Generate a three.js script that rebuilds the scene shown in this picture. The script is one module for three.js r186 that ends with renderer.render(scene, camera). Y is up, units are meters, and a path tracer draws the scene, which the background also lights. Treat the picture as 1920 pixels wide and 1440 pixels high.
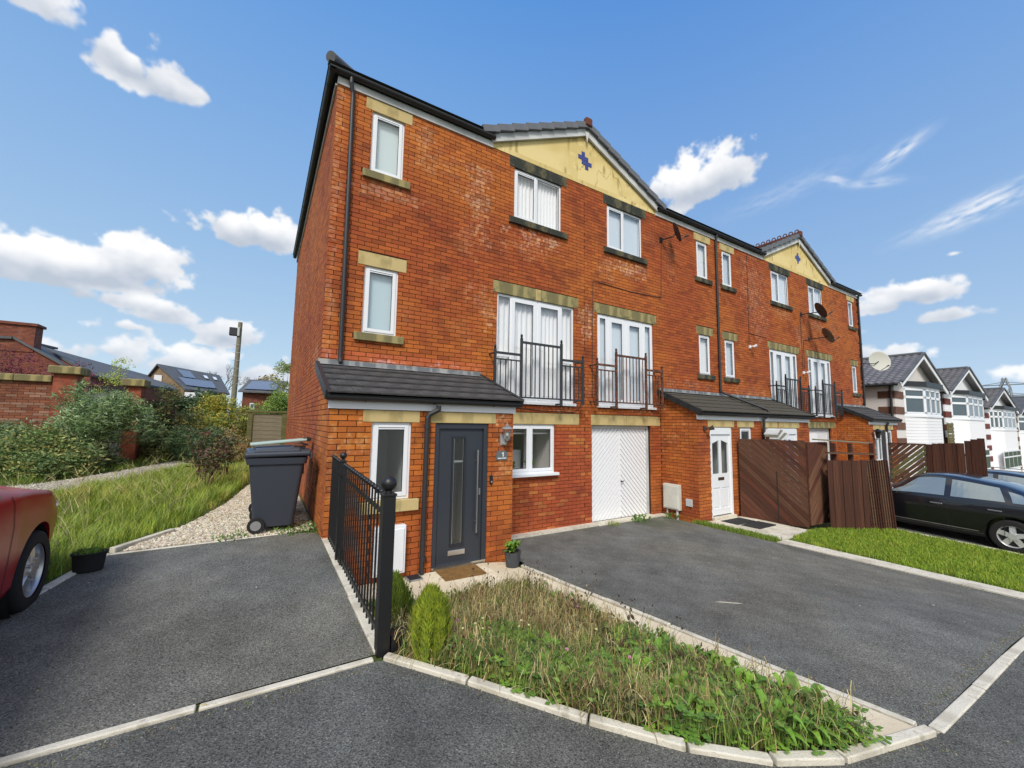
import * as THREE from 'three';
import { mergeGeometries } from 'three/addons/utils/BufferGeometryUtils.js';
import { RoundedBoxGeometry } from 'three/addons/geometries/RoundedBoxGeometry.js';
import { FontLoader } from 'three/addons/loaders/FontLoader.js';
import { TextGeometry } from 'three/addons/geometries/TextGeometry.js';
import { Brush, Evaluator, SUBTRACTION } from 'three-bvh-csg';

// ---------------------------------------------------------------- camera
const scene = new THREE.Scene();
const RAD = Math.PI / 180;
const camera = new THREE.PerspectiveCamera(86.73, 4 / 3, 0.05, 600);
camera.rotation.order = 'YXZ';
camera.position.set(-0.7231, 2.0982, 6.9068);
camera.rotation.set(5.4788 * RAD, -31.4125 * RAD, 0.8868 * RAD);
scene.add(camera);
const renderer = new THREE.WebGLRenderer();
renderer.toneMapping = THREE.LinearToneMapping;
renderer.toneMappingExposure = 1.25;
renderer.shadowMap.enabled = true;

// ---------------------------------------------------------------- random numbers and noise
function rngOf(seed) { let a = seed >>> 0; return () => { a = (a + 0x6D2B79F5) | 0; let t = Math.imul(a ^ (a >>> 15), 1 | a); t = (t + Math.imul(t ^ (t >>> 7), 61 | t)) ^ t; return ((t ^ (t >>> 14)) >>> 0) / 4294967296; }; }
let R = rngOf(20241);
const rr = (a, b) => a + (b - a) * R();
const pick = (a) => a[Math.floor(R() * a.length)];
const clamp = (x, a = 0, b = 1) => x < a ? a : x > b ? b : x;
const lerp = (a, b, t) => a + (b - a) * t;
const sstep = (a, b, x) => { const t = clamp((x - a) / (b - a)); return t * t * (3 - 2 * t); };
const h3 = (x, y, z) => { let h = Math.imul(x, 374761393) + Math.imul(y, 668265263) + Math.imul(z, 2147483647 ^ 0x5bd1e995); h = Math.imul(h ^ (h >>> 13), 1274126177); h ^= h >>> 16; return (h >>> 0) / 4294967296; };
function n3(x, y, z) {
  const X = Math.floor(x), Y = Math.floor(y), Z = Math.floor(z); let u = x - X, v = y - Y, w = z - Z;
  u = u * u * (3 - 2 * u); v = v * v * (3 - 2 * v); w = w * w * (3 - 2 * w);
  const a = lerp(lerp(h3(X, Y, Z), h3(X + 1, Y, Z), u), lerp(h3(X, Y + 1, Z), h3(X + 1, Y + 1, Z), u), v);
  const b = lerp(lerp(h3(X, Y, Z + 1), h3(X + 1, Y, Z + 1), u), lerp(h3(X, Y + 1, Z + 1), h3(X + 1, Y + 1, Z + 1), u), v);
  return lerp(a, b, w);
}
function fbm3(x, y, z, o = 5) { let s = 0, a = 0.5, n = 0; for (let i = 0; i < o; i++) { s += a * n3(x, y, z); n += a; a *= 0.5; x = x * 2.03 + 17.1; y = y * 2.03 + 3.7; z = z * 2.03 + 9.2; } return s / n; }
// tiling 2D noise with period p
function n2(x, y, p, s = 0) {
  const X = Math.floor(x), Y = Math.floor(y); let u = x - X, v = y - Y; u = u * u * (3 - 2 * u); v = v * v * (3 - 2 * v);
  const m = (k, q) => ((k % q) + q) % q, px = p[0] ?? p, py = p[1] ?? p;
  const H = (i, j) => h3(m(i, px), m(j, py), s);
  return lerp(lerp(H(X, Y), H(X + 1, Y), u), lerp(H(X, Y + 1), H(X + 1, Y + 1), u), v);
}
function fb2(u, v, p, o = 4, s = 0) { let r = 0, a = 0.5, n = 0, px = p[0] ?? p, py = p[1] ?? p; for (let i = 0; i < o; i++) { r += a * n2(u * px, v * py, [px, py], s + i); n += a; a *= 0.5; px *= 2; py *= 2; } return r / n; }

// ---------------------------------------------------------------- sky: clear blue with cumulus ahead, broken cloud elsewhere
const SUN_DIR = new THREE.Vector3(-0.42, 0.70, 0.57).normalize();
function makeSky() {
  const W = 4096, H = 2048, data = new Float32Array(W * H * 4);
  // cumulus: azimuth (0 = -z, + towards +x), elevation, half width, half height (degrees), strength
  const C = [
    [-21.5, 34.2, 3.6, 1.5, 1.1], [-14.6, 32.7, 3.4, 1.9, 1.45], [-12.2, 32.7, 3.0, 1.6, 1.35], [-15.6, 33.4, 2.0, 1.3, 1.3],
    [-3.4, 21.2, 5.0, 1.7, 1.1], [0.8, 21.6, 4.4, 2.2, 1], [-16.8, 14.2, 6.4, 2.8, 1.35], [-13.0, 15.0, 4.6, 2.5, 1.3], [-20, 13.3, 4, 2, 1.05], [-10.4, 17.0, 2.9, 1.2, 1],
    [-9.4, 10.8, 2.8, 1.1, 1], [-12.8, 11.6, 4.2, 0.7, .75], [-5.2, 9.2, 3.2, 1.4, .95], [-13.2, 6.6, 5, 2.0, 1.0], [-18, 6.0, 4, 1.6, .85], [-6.4, 5.6, 5.5, 1.9, 1], [-1, 5.2, 5, 1.7, .9], [-12.5, 9.2, 1.1, .5, .8],
    [56.0, 29.2, 5.0, 2.7, 1.2], [58.6, 29.8, 3.4, 2.6, 1.1], [52.8, 29.0, 3.2, 1.7, 1],
    [75.2, 13.6, 2.7, 1.3, 1.1], [77.6, 13.2, 2.9, 1.5, 1.1], [79.0, 10.9, 3.0, 1.0, 1.1], [74.2, 12.5, 2, .7, .9],
    [73.6, 7.2, 3.4, 1.6, .9], [83.2, 4.6, 3.2, 1.3, .85], [80.2, 3.0, 5, 1.2, .8], [86, 3.2, 5, 1.6, .8], [79.8, 16.6, .8, .3, .6],
  ];
  // thin streaks: az, el, half length, half width, tilt, strength
  const S = [[76.3, 26.9, 2.0, .55, 28, .6], [71.2, 26.2, 1.6, .35, -32, .6], [74.2, 25.0, 2, .4, -14, .35], [81.6, 20.1, 3.8, .85, 15, .72], [79.8, 20.3, 2.2, .3, 24, .5], [66.5, 26.5, 5, .9, 12, .16]];
  for (let j = 0; j < H; j++) {
    const el = ((j + 0.5) / H - 0.5) * Math.PI, ed = el / RAD, ce = Math.cos(el), se = Math.sin(el);
    for (let i = 0; i < W; i++) {
      const ph = ((i + 0.5) / W - 0.5) * 2 * Math.PI, o = (j * W + i) * 4;
      const x = Math.cos(ph) * ce, y = se, z = Math.sin(ph) * ce;
      let r, g, b;
      if (ed < -2) { r = 0.20; g = 0.21; b = 0.20; } else {
        const t = clamp(ed / 55);
        const k = Math.pow(t, 0.62);
        let az = Math.atan2(x, -z) / RAD;
        const side = sstep(10, 60, az) * 0.12;                           // the sky is a little deeper to the right
        r = lerp(0.47, 0.068, k) * (1 - side * 1.2); g = lerp(0.63, 0.23, k) * (1 - side * .9); b = lerp(0.72, 0.57, k) * (1 - side * .35);
        // low haze
        const hz = Math.exp(-Math.max(ed, 0) / 5.5); r = lerp(r, 0.66, hz * .6); g = lerp(g, 0.74, hz * .6); b = lerp(b, 0.80, hz * .6);
        let al = 0, sh = 0;
        if (az > -75 && az < 125 && ed < 60) {
          let near = 0, best = -9, bh = 0;
          for (const c of C) { const dx = (az - c[0]) / c[2], dy = (ed - c[1]) / c[3]; if (dx > -2.4 && dx < 2.4 && dy > -2.6 && dy < 2.6) { const yy = dy < 0 ? dy * 1.55 : dy; const d = (1 - Math.sqrt(dx * dx * .8 + yy * yy * .62)) * c[4]; near = 1; if (d > best) best = d; bh += Math.max(0, d + .55) * dy; } }
          if (near && best > -1.0) {
            const q = 15, n = fbm3(x * q, y * q * 1.1, z * q, 6), n2_ = fbm3(x * 44 + 5, y * 44, z * 44, 5);
            const d = best + (n - 0.5) * 2.7 + (n2_ - .5) * 1.1;
            al = sstep(-0.04, 0.36, d);
            // the same cloud a little towards the sun (up and left): thicker there means shade here
            const up = fbm3(x * q + .12, y * q * 1.1 + .45, z * q + .1, 4);
            sh = clamp(0.42 + bh * 0.42 + (n - up) * 1.5 + (0.35 - d) * .18, 0, 1);
          }
          for (const s of S) {
            const ca = Math.cos(s[4] * RAD), sa = Math.sin(s[4] * RAD), dx = (az - s[0]) * Math.cos(el), dy = ed - s[1];
            const a = (dx * ca + dy * sa) / s[2], c = (-dx * sa + dy * ca) / s[3]; const d = a * a + c * c;
            if (d < 4) { const n = fbm3((dx * ca + dy * sa) * .9 + s[0], (-dx * sa + dy * ca) * 3.2, s[1], 5); const w = s[5] * clamp(Math.exp(-d * 1.1) * (n * 3.4 - .85)); if (w > al) { al = w; sh = 0.85; } }
          }
        }
        // broken cloud over the rest of the sky (what the window panes mirror)
        const back = 1 - sstep(-118, -62, az) * (1 - sstep(112, 165, az));
        const high = sstep(52, 70, ed) * .7;
        const cov = Math.max(back, high);
        if (cov > 0.01) {
          const q = 1 / (Math.max(y, 0) + 0.22), n = fbm3(x * q * 1.9 + 40, 3.3, z * q * 1.9, 6);
          const a2 = sstep(0.62 - .36 * cov, 0.82 - .36 * cov, n) * sstep(0, .3, cov);
          const s2 = clamp(0.95 - (n - .45) * 1.6);
          if (a2 > al) { sh = lerp(s2, sh, al); al = a2; }
        }
        const cr = lerp(0.42, 0.84, sh), cg = lerp(0.47, 0.84, sh), cb = lerp(0.55, 0.845, sh);
        const fade = 1 - 0.35 * hz;
        r = lerp(r, cr, al * fade); g = lerp(g, cg, al * fade); b = lerp(b, cb, al * fade);
      }
      data[o] = r; data[o + 1] = g; data[o + 2] = b; data[o + 3] = 1;
    }
  }
  const t = new THREE.DataTexture(data, W, H, THREE.RGBAFormat, THREE.FloatType);
  t.mapping = THREE.EquirectangularReflectionMapping; t.magFilter = THREE.LinearFilter; t.minFilter = THREE.LinearFilter; t.needsUpdate = true;
  return t;
}
const sky = makeSky();
scene.background = sky; scene.environment = sky;
const sun = new THREE.DirectionalLight(new THREE.Color(1, 0.955, 0.88), 2.4);
sun.position.copy(SUN_DIR).multiplyScalar(60).add(new THREE.Vector3(8, 0, 0)); sun.target.position.set(8, 0, 0);
sun.castShadow = true; sun.shadow.radius = 28; sun.shadow.mapSize.set(4096, 4096);
Object.assign(sun.shadow.camera, { left: -50, right: 50, top: 50, bottom: -50, near: 1, far: 160 });
scene.add(sun, sun.target);

// ---------------------------------------------------------------- mesh helpers
const V3 = (x, y, z) => new THREE.Vector3(x, y, z);
const taken = {};
function numbered(n) { const k = taken[n] ?? 0; taken[n] = k + 1; return k ? n + '_' + String(k).padStart(3, '0') : n; }
class MB {
  constructor() { this.p = []; this.n = []; this.uv = []; this.c = []; this.col = null; }
  color(c) { this.col = c; return this; }
  _c(k) { for (let i = 0; i < k; i++) { const c = this.col ?? [1, 1, 1]; this.c.push(c[0], c[1], c[2]); } }
  tri(a, b, c, uvs) {
    const ux = b[0] - a[0], uy = b[1] - a[1], uz = b[2] - a[2], vx = c[0] - a[0], vy = c[1] - a[1], vz = c[2] - a[2];
    let nx = uy * vz - uz * vy, ny = uz * vx - ux * vz, nz = ux * vy - uy * vx; const l = Math.hypot(nx, ny, nz) || 1; nx /= l; ny /= l; nz /= l;
    const ax = Math.abs(nx), ay = Math.abs(ny), az = Math.abs(nz); let k = 0;
    for (const q of [a, b, c]) {
      this.p.push(q[0], q[1], q[2]); this.n.push(nx, ny, nz);
      if (uvs) this.uv.push(uvs[k][0], uvs[k][1]); else if (ay >= ax && ay >= az) this.uv.push(q[0], -q[2]); else if (ax > az) this.uv.push(-q[2] * Math.sign(nx), q[1]); else this.uv.push(q[0], q[1]);
      k++;
    }
    this._c(3); return this;
  }
  quad(a, b, c, d, uvs) { this.tri(a, b, c, uvs && [uvs[0], uvs[1], uvs[2]]); return this.tri(a, c, d, uvs && [uvs[0], uvs[2], uvs[3]]); }
  fan(pts) { for (let i = 1; i < pts.length - 1; i++) this.tri(pts[0], pts[i], pts[i + 1]); return this; }
  // box between two corners
  box(x0, y0, z0, x1, y1, z1, skip = '') {
    const a = [x0, y0, z0], b = [x1, y0, z0], c = [x1, y1, z0], d = [x0, y1, z0], e = [x0, y0, z1], f = [x1, y0, z1], g = [x1, y1, z1], h = [x0, y1, z1];
    if (!skip.includes('f')) this.quad(e, f, g, h); if (!skip.includes('b')) this.quad(b, a, d, c);
    if (!skip.includes('l')) this.quad(a, e, h, d); if (!skip.includes('r')) this.quad(f, b, c, g);
    if (!skip.includes('t')) this.quad(h, g, c, d); if (!skip.includes('u')) this.quad(a, b, f, e); return this;
  }
  add(geo, m) {
    let g = geo.index ? geo.toNonIndexed() : geo; if (m) { g = g === geo ? g.clone() : g; g.applyMatrix4(m); }
    const P = g.attributes.position.array, N = g.attributes.normal.array, U = g.attributes.uv?.array;
    for (let i = 0; i < P.length; i++) { this.p.push(P[i]); this.n.push(N[i]); }
    const k = P.length / 3; for (let i = 0; i < k; i++) if (U) this.uv.push(U[2 * i], U[2 * i + 1]); else this.uv.push(P[3 * i] + P[3 * i + 2], P[3 * i + 1]);
    this._c(k); return this;
  }
  // rounded bar (cylinder) between two points
  bar(a, b, r0, r1 = r0, seg = 8, open = false) {
    const A = V3(...a), B = V3(...b), d = B.clone().sub(A), L = d.length(); const g = new THREE.CylinderGeometry(r1, r0, L, seg, 1, open);
    for (let i = 0, u = g.attributes.uv; i < u.count; i++) u.setXY(i, u.getX(i) * 6.28 * r0, u.getY(i) * L);
    const q = new THREE.Quaternion().setFromUnitVectors(V3(0, 1, 0), d.divideScalar(L));
    return this.add(g, new THREE.Matrix4().compose(A.add(B).multiplyScalar(0.5), q, V3(1, 1, 1)));
  }
  // square bar between two points, w across, t the other way; up tells which way t points
  beam(a, b, w, t, up = [0, 1, 0]) {
    const A = V3(...a), B = V3(...b), d = B.clone().sub(A), L = d.length(); d.divideScalar(L);
    let s = new THREE.Vector3().crossVectors(d, V3(...up)); if (s.lengthSq() < 1e-6) s = new THREE.Vector3().crossVectors(d, V3(1, 0, 0)); s.normalize(); const u = new THREE.Vector3().crossVectors(s, d);
    const m = new THREE.Matrix4().makeBasis(d, u, s).setPosition(A.add(B).multiplyScalar(0.5));
    return this.add(boxGeo(L, t, w), m);
  }
  ball(x, y, z, r, seg = 12, sy = 1) { return this.add(new THREE.SphereGeometry(r, seg, Math.max(6, seg * .7 | 0)), new THREE.Matrix4().makeScale(1, sy, 1).setPosition(x, y, z)); }
  geo() {
    const g = new THREE.BufferGeometry(); g.setAttribute('position', new THREE.Float32BufferAttribute(this.p, 3)); g.setAttribute('normal', new THREE.Float32BufferAttribute(this.n, 3)); g.setAttribute('uv', new THREE.Float32BufferAttribute(this.uv, 2));
    if (this.col) g.setAttribute('color', new THREE.Float32BufferAttribute(this.c, 3)); return g;
  }
  build(name, mat, parent, off) {
    const m = new THREE.Mesh(this.geo(), mat); m.name = parent ? name : numbered(name); (parent ?? scene).add(m); if (off) m.position.set(-off[0], -off[1], -off[2]); return m;
  }
}
// box with uv in metres along its own axes (grain along x)
function boxGeo(w, h, d) { const b = new MB(); b.box(-w / 2, -h / 2, -d / 2, w / 2, h / 2, d / 2); return b.geo(); }
const rboxCache = {};
function rbox(w, h, d, r = 0.006, s = 1) {
  const k = [w, h, d, r, s].map((x) => x.toFixed(4)).join(); if (rboxCache[k]) return rboxCache[k];
  let g = new RoundedBoxGeometry(w, h, d, s, r); if (g.index) g = g.toNonIndexed(); const P = g.attributes.position, N = g.attributes.normal, U = g.attributes.uv;
  for (let i = 0; i < P.count; i++) { const x = Math.abs(N.getX(i)), y = Math.abs(N.getY(i)), z = Math.abs(N.getZ(i)); if (y >= x && y >= z) U.setXY(i, P.getX(i), P.getZ(i)); else if (x > z) U.setXY(i, P.getZ(i), P.getY(i)); else U.setXY(i, P.getX(i), P.getY(i)); }
  return rboxCache[k] = g;
}
const T = (x, y, z, ry = 0, rx = 0, rz = 0, s = 1) => new THREE.Matrix4().compose(V3(x, y, z), new THREE.Quaternion().setFromEuler(new THREE.Euler(rx, ry, rz, 'YXZ')), typeof s === 'number' ? V3(s, s, s) : V3(...s));
const UD = (o, label, category, group, kind) => { const u = o.userData; if (label) u.label = label; if (category) u.category = category; if (group) u.group = group; if (kind) u.kind = kind; return o; };
function thing(name, label, category, [x, y, z] = [0, 0, 0], turn = 0, group) { const o = new THREE.Group(); o.name = numbered(name); scene.add(o); o.position.set(x, y, z); o.rotation.y = turn; return UD(o, label, category, group); }
function mesh(name, geo, mat, parent, m) { const o = new THREE.Mesh(geo, mat); o.name = parent ? name : numbered(name); if (m) m.decompose(o.position, o.quaternion, o.scale); (parent ?? scene).add(o); return o; }
function clip(poly, inside) { return poly; }
// polygon (x, y) cut by a rectangle
function cutRect(poly, x0, x1, y0, y1) {
  const side = [[0, x0, 1], [0, x1, -1], [1, y0, 1], [1, y1, -1]];
  for (const [ax, v, s] of side) { const out = []; for (let i = 0; i < poly.length; i++) { const a = poly[i], b = poly[(i + 1) % poly.length], ia = (a[ax] - v) * s >= 0, ib = (b[ax] - v) * s >= 0; if (ia) out.push(a); if (ia !== ib) { const t = (v - a[ax]) / (b[ax] - a[ax]); out.push([lerp(a[0], b[0], t), lerp(a[1], b[1], t)]); } } poly = out; if (!poly.length) break; }
  return poly;
}
// flat polygon (x, y) given thickness from z0 to z1
function slabPoly(mb, poly, z0, z1) {
  let A = 0; for (let i = 0; i < poly.length; i++) { const a = poly[i], b = poly[(i + 1) % poly.length]; A += a[0] * b[1] - b[0] * a[1]; } if (A < 0) poly = poly.slice().reverse();
  mb.fan(poly.map((p) => [p[0], p[1], z1])); mb.fan(poly.slice().reverse().map((p) => [p[0], p[1], z0]));
  for (let i = 0; i < poly.length; i++) { const a = poly[i], b = poly[(i + 1) % poly.length]; mb.quad([a[0], a[1], z0], [b[0], b[1], z0], [b[0], b[1], z1], [a[0], a[1], z1]); } return mb;
}

// ---------------------------------------------------------------- textures (what surfaces are made of)
function tex(w, h, fn, sx, sy = sx * h / w, srgb = true) {
  const d = new Uint8Array(w * h * 4); for (let j = 0; j < h; j++) for (let i = 0; i < w; i++) { const c = fn((i + .5) / w, (j + .5) / h), o = (j * w + i) * 4; if (typeof c === 'number') d[o] = d[o + 1] = d[o + 2] = clamp(c) * 255; else { d[o] = clamp(c[0]) * 255; d[o + 1] = clamp(c[1]) * 255; d[o + 2] = clamp(c[2]) * 255; } d[o + 3] = 255; }
  const t = new THREE.DataTexture(d, w, h); t.wrapS = t.wrapT = THREE.RepeatWrapping; t.magFilter = THREE.LinearFilter; t.minFilter = THREE.LinearMipmapLinearFilter; t.generateMipmaps = true; t.repeat.set(1 / sx, 1 / sy); if (srgb) t.colorSpace = THREE.SRGBColorSpace; t.needsUpdate = true; return t;
}
const mixc = (a, b, t) => [lerp(a[0], b[0], t), lerp(a[1], b[1], t), lerp(a[2], b[2], t)];
const s255 = (r, g, b) => [r / 255, g / 255, b / 255];
// fired clay with blooms of white salt, one sheet over the whole front (21.2 m by 8 m)
const blooms = [[1.45, 7.1, .28, .5, .5], [2.0, 6.9, .6, .35, .35], [2.65, 6.75, .3, .5, .75], [2.75, 6.1, .22, .6, .6], [2.5, 5.6, .3, .4, .3], [1.0, 6.05, .6, .14, .55], [4.1, 6.0, .7, .2, .85], [3.7, 5.75, .5, .3, .4], [6.8, 5.95, .7, .22, .8], [6.2, 5.9, .4, .3, .5], [2.7, 4.4, .25, .5, .45], [2.95, 4.2, .15, .4, .6], [1.6, 2.98, 1.3, .16, .75], [5.45, 4.35, .22, .35, .8], [5.4, 2.75, .25, .5, .35], [4.6, 2.5, .7, .12, .6], [7.4, 2.45, .5, .1, .6], [12.6, 6.6, .7, .9, .55], [13.0, 5.6, .6, .8, .45], [9.2, 3.2, 1.0, .12, .4], [12.2, 3.15, 1.2, .14, .4], [15.6, 5.4, .3, .5, .5], [8.6, 6.4, .3, .6, .25], [14.4, 6.0, .7, .2, .5], [17.1, 6.0, .7, .2, .4], [18.5, 6.2, .5, .8, .2], [0.05, 6, .1, 2.6, .5], [0.05, 3.2, .1, 1.6, .45], [2.55, 2.2, .2, .12, .8], [2.62, 1.45, .2, .45, .55], [.62, 2.12, .3, .1, .5], [.45, 1.85, .3, .14, .5], [20.5, 3.2, .5, .2, .6], [15.4, 2.3, .3, .5, .7]];
const clayMap = tex(2048, 1024, (u, v) => {
  const x = u * 21.2, y = v * 8, big = fbm3(x * .55, y * .55, 1, 4), mid = fbm3(x * 3.1, y * 3.1, 2, 3), fine = h3(u * 2048 | 0, v * 1024 | 0, 5), drag = n3(x * 9, y * 60, 8);
  let c = mixc(s255(197, 110, 47), s255(180, 90, 43), sstep(.35, .68, big)); c = mixc(c, s255(140, 70, 38), sstep(.52, .8, mid) * .5); const k = .9 + .1 * fine - .08 * drag; c = [c[0] * k, c[1] * k, c[2] * k];
  let e = 0; for (const b of blooms) { const dx = (x - b[0]) / b[2], dy = (y - b[1]) / b[3], d = 1 - Math.sqrt(dx * dx + dy * dy); if (d > -.4) e = Math.max(e, b[4] * sstep(.0, .5, d + (mid - .5) * 2.2 + (n3(x * 16, y * 16, 4) - .5) * 1.5)); }
  e = Math.max(e, .22 * sstep(.69, .82, fbm3(x * 1.7 + 9, y * 1.3, 7, 4))); const sp = n3(x * 24, y * 24, 6); e *= .3 + .8 * sstep(.35, .75, sp);
  return mixc(c, s255(226, 198, 184), clamp(e * .6));
}, 21.2, 8);
const grainBump = tex(512, 512, (u, v) => .5 * fb2(u, v, 32, 4, 3) + .5 * n2(u * 40, v * 180, [40, 180], 9), .5, .5, false);
const noiseMap = tex(512, 512, (u, v) => { const n = .76 + .24 * fb2(u, v, 4, 6, 21), f = .9 + .1 * h3(u * 512 | 0, v * 512 | 0, 3); return n * f; }, 1.3);
const fineBump = tex(512, 512, (u, v) => fb2(u, v, 48, 4, 33), .4, .4, false);
const tarMap = tex(1024, 1024, (u, v) => {
  const i = u * 1024, j = v * 1024; let k = .30 + .10 * fb2(u, v, 6, 4, 2); const cell = n2(u * 190, v * 190, 190, 12), cell2 = n2(u * 330 + .3, v * 330, 330, 14);
  k += (cell - .5) * .16 + (cell2 - .5) * .15; if (cell2 > .87) k += (cell2 - .87) * 2.2; if (cell < .15) k -= .07; return [k * 1.0, k * 1.0, k * 1.01];
}, 1.25);
const tarBump = tex(1024, 1024, (u, v) => .65 * n2(u * 190, v * 190, 190, 12) + .35 * n2(u * 330 + .3, v * 330, 330, 14), 1.25, 1.25, false);
const stoneMap = tex(512, 512, (u, v) => { const n = fb2(u, v, 5, 6, 41), g = h3(u * 512 | 0, v * 512 | 0, 8); let c = mixc(s255(206, 184, 128), s255(186, 164, 108), sstep(.35, .68, n)); const st = sstep(.58, .8, fb2(u, v, [9, 4], 5, 47)); c = mixc(c, s255(148, 136, 94), st * .4); return c.map((x) => x * (.9 + .1 * g)); }, 1.1);
const sootMap = tex(512, 512, (u, v) => { const n = fb2(u, v, [12, 3], 5, 51), m = fb2(u, v, 6, 5, 52), g = h3(u * 512 | 0, v * 512 | 0, 8); let c = mixc(s255(172, 158, 106), s255(128, 120, 82), sstep(.35, .68, n)); c = mixc(c, s255(86, 84, 62), sstep(.52, .75, m) * .7); return c.map((x) => x * (.86 + .14 * g)); }, 1.0);
const darkStoneMap = tex(512, 256, (u, v) => { const n = fb2(u, v, [14, 3], 5, 61), g = h3(u * 512 | 0, v * 256 | 0, 8); return mixc(s255(104, 98, 72), s255(52, 54, 46), sstep(.3, .66, n)).map((x) => x * (.86 + .14 * g)); }, 1.0);
const renderMap = tex(1024, 512, (u, v) => {
  const x = u * 5.2, y = v * 2.6, n = fbm3(x * 1.2, y * 1.2, 3, 5), f = fbm3(x * 9, y * 9, 5, 3); let c = mixc(s255(230, 208, 146), s255(214, 190, 124), sstep(.35, .65, n)); c = mixc(c, s255(236, 214, 150), sstep(.6, .8, f) * .5);
  const cr = Math.abs(fbm3(x * 2.6 + 3, y * 1.1, 11, 4) - .5), w = sstep(.45, .62, fbm3(x * .9, y * .9, 21, 2)); if (cr < .012) c = mixc(c, s255(140, 116, 60), (1 - cr / .012) * w * .75);
  c = mixc(c, s255(150, 128, 70), sstep(.66, .82, fbm3(x * 6, y * 2.2, 31, 4)) * .6); return c;
}, 5.2, 2.6);
const woodMap = (a, b, c2, seed) => tex(512, 256, (u, v) => { const g = fb2(u, v, [3, 40], 4, seed), n = fb2(u, v, [4, 8], 4, seed + 7), k = Math.abs(((v * 9 + 2.2 * n) % 1) - .5); let c = mixc(a, b, sstep(.3, .7, g)); c = mixc(c, c2, sstep(.3, .5, k) * .35 + sstep(.62, .8, n) * .4); return c.map((x) => x * (.9 + .1 * h3(u * 512 | 0, v * 256 | 0, seed))); }, 1.4, .35);
const woodDark = woodMap(s255(104, 62, 42), s255(78, 46, 32), s255(54, 34, 26), 71);
const woodOld = woodMap(s255(146, 140, 118), s255(118, 112, 94), s255(88, 84, 66), 81);
const woodRail = woodMap(s255(112, 80, 58), s255(86, 62, 46), s255(60, 46, 36), 91);
const tileMap = tex(512, 512, (u, v) => { const n = fb2(u, v, 6, 6, 101), m = fb2(u, v, 20, 4, 103), g = h3(u * 512 | 0, v * 512 | 0, 9); return mixc(s255(92, 90, 88), s255(70, 70, 70), sstep(.35, .65, n)).map((x, i) => x * (.86 + .14 * g) + sstep(.62, .75, m) * .05); }, 1.2);
const mossTileMap = tex(512, 512, (u, v) => { const n = fb2(u, v, 6, 6, 111), m = fb2(u, v, 16, 5, 113), g = h3(u * 512 | 0, v * 512 | 0, 9); let c = mixc(s255(104, 98, 88), s255(78, 74, 66), sstep(.35, .65, n)); c = mixc(c, s255(128, 120, 96), sstep(.58, .7, m) * .6); c = mixc(c, s255(84, 88, 52), sstep(.6, .74, fb2(u, v, 9, 5, 117)) * .6); return c.map((x) => x * (.84 + .16 * g)); }, 1.2);
const leadMap = tex(512, 256, (u, v) => { const n = fb2(u, v, [30, 2], 5, 121), m = fb2(u, v, 6, 5, 122); return mixc(mixc(s255(150, 152, 152), s255(112, 116, 120), sstep(.35, .6, n)), s255(178, 178, 172), sstep(.55, .72, m) * .5); }, 2);
const paveMap = tex(512, 512, (u, v) => { const n = fb2(u, v, 4, 6, 131), m = fb2(u, v, 24, 4, 133), g = h3(u * 512 | 0, v * 512 | 0, 9); let c = mixc(s255(240, 226, 198), s255(226, 210, 180), sstep(.35, .68, n)); c = mixc(c, s255(190, 174, 144), sstep(.62, .8, m) * .4); return c.map((x) => x * (.92 + .08 * g)); }, 1.4);
const kerbMap = tex(512, 512, (u, v) => { const n = fb2(u, v, 5, 6, 141), m = fb2(u, v, 30, 4, 143), g = h3(u * 512 | 0, v * 512 | 0, 9); let c = mixc(s255(226, 219, 202), s255(200, 192, 174), sstep(.35, .68, n)); c = mixc(c, s255(150, 144, 124), sstep(.6, .8, m) * .5); return c.map((x) => x * (.88 + .12 * g)); }, 1.2);
const soilMap = tex(512, 512, (u, v) => { const n = fb2(u, v, 8, 6, 151), g = h3(u * 512 | 0, v * 512 | 0, 9); return mixc(s255(86, 70, 46), s255(58, 48, 32), n).map((x) => x * (.8 + .2 * g)); }, 1.6);
const turfMap = tex(512, 512, (u, v) => { const n = fb2(u, v, 8, 6, 161), g = h3(u * 512 | 0, v * 512 | 0, 9); return mixc(s255(104, 112, 44), s255(70, 84, 30), n).map((x) => x * (.75 + .25 * g)); }, 1.9);
const gravelMap = tex(1024, 1024, (u, v) => { const a = n2(u * 110, v * 110, 110, 171), b = n2(u * 200, v * 200, 200, 172), n = fb2(u, v, 5, 4, 173); let c = mixc(s255(150, 136, 108), s255(206, 192, 164), sstep(.35, .75, a)); c = mixc(c, s255(104, 92, 70), sstep(.62, .85, b) * .8); return mixc(c, s255(126, 118, 96), sstep(.5, .75, n) * .5); }, 1.6);
const pathMap = tex(512, 512, (u, v) => { const a = n2(u * 90, v * 90, 90, 181), n = fb2(u, v, 5, 5, 183); return mixc(mixc(s255(150, 142, 126), s255(182, 174, 158), a), s255(120, 116, 92), sstep(.5, .72, n) * .6); }, 1.8);
const pebbleMap = tex(512, 512, (u, v) => { const a = n2(u * 120, v * 120, 120, 191), n = fb2(u, v, 6, 4, 193); return .84 + .1 * a + .06 * n; }, 1.2);
const cocoMap = tex(256, 256, (u, v) => { const a = h3(u * 256 | 0, v * 256 | 0, 3), n = fb2(u, v, 8, 4, 201); return mixc(s255(166, 124, 66), s255(128, 92, 46), n).map((x) => x * (.75 + .25 * a)); }, .5);
const rustMap = tex(256, 512, (u, v) => { const n = fb2(u, v, [8, 20], 5, 211); return mixc(s255(64, 48, 42), s255(132, 74, 44), sstep(.42, .68, n)); }, .4);
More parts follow.
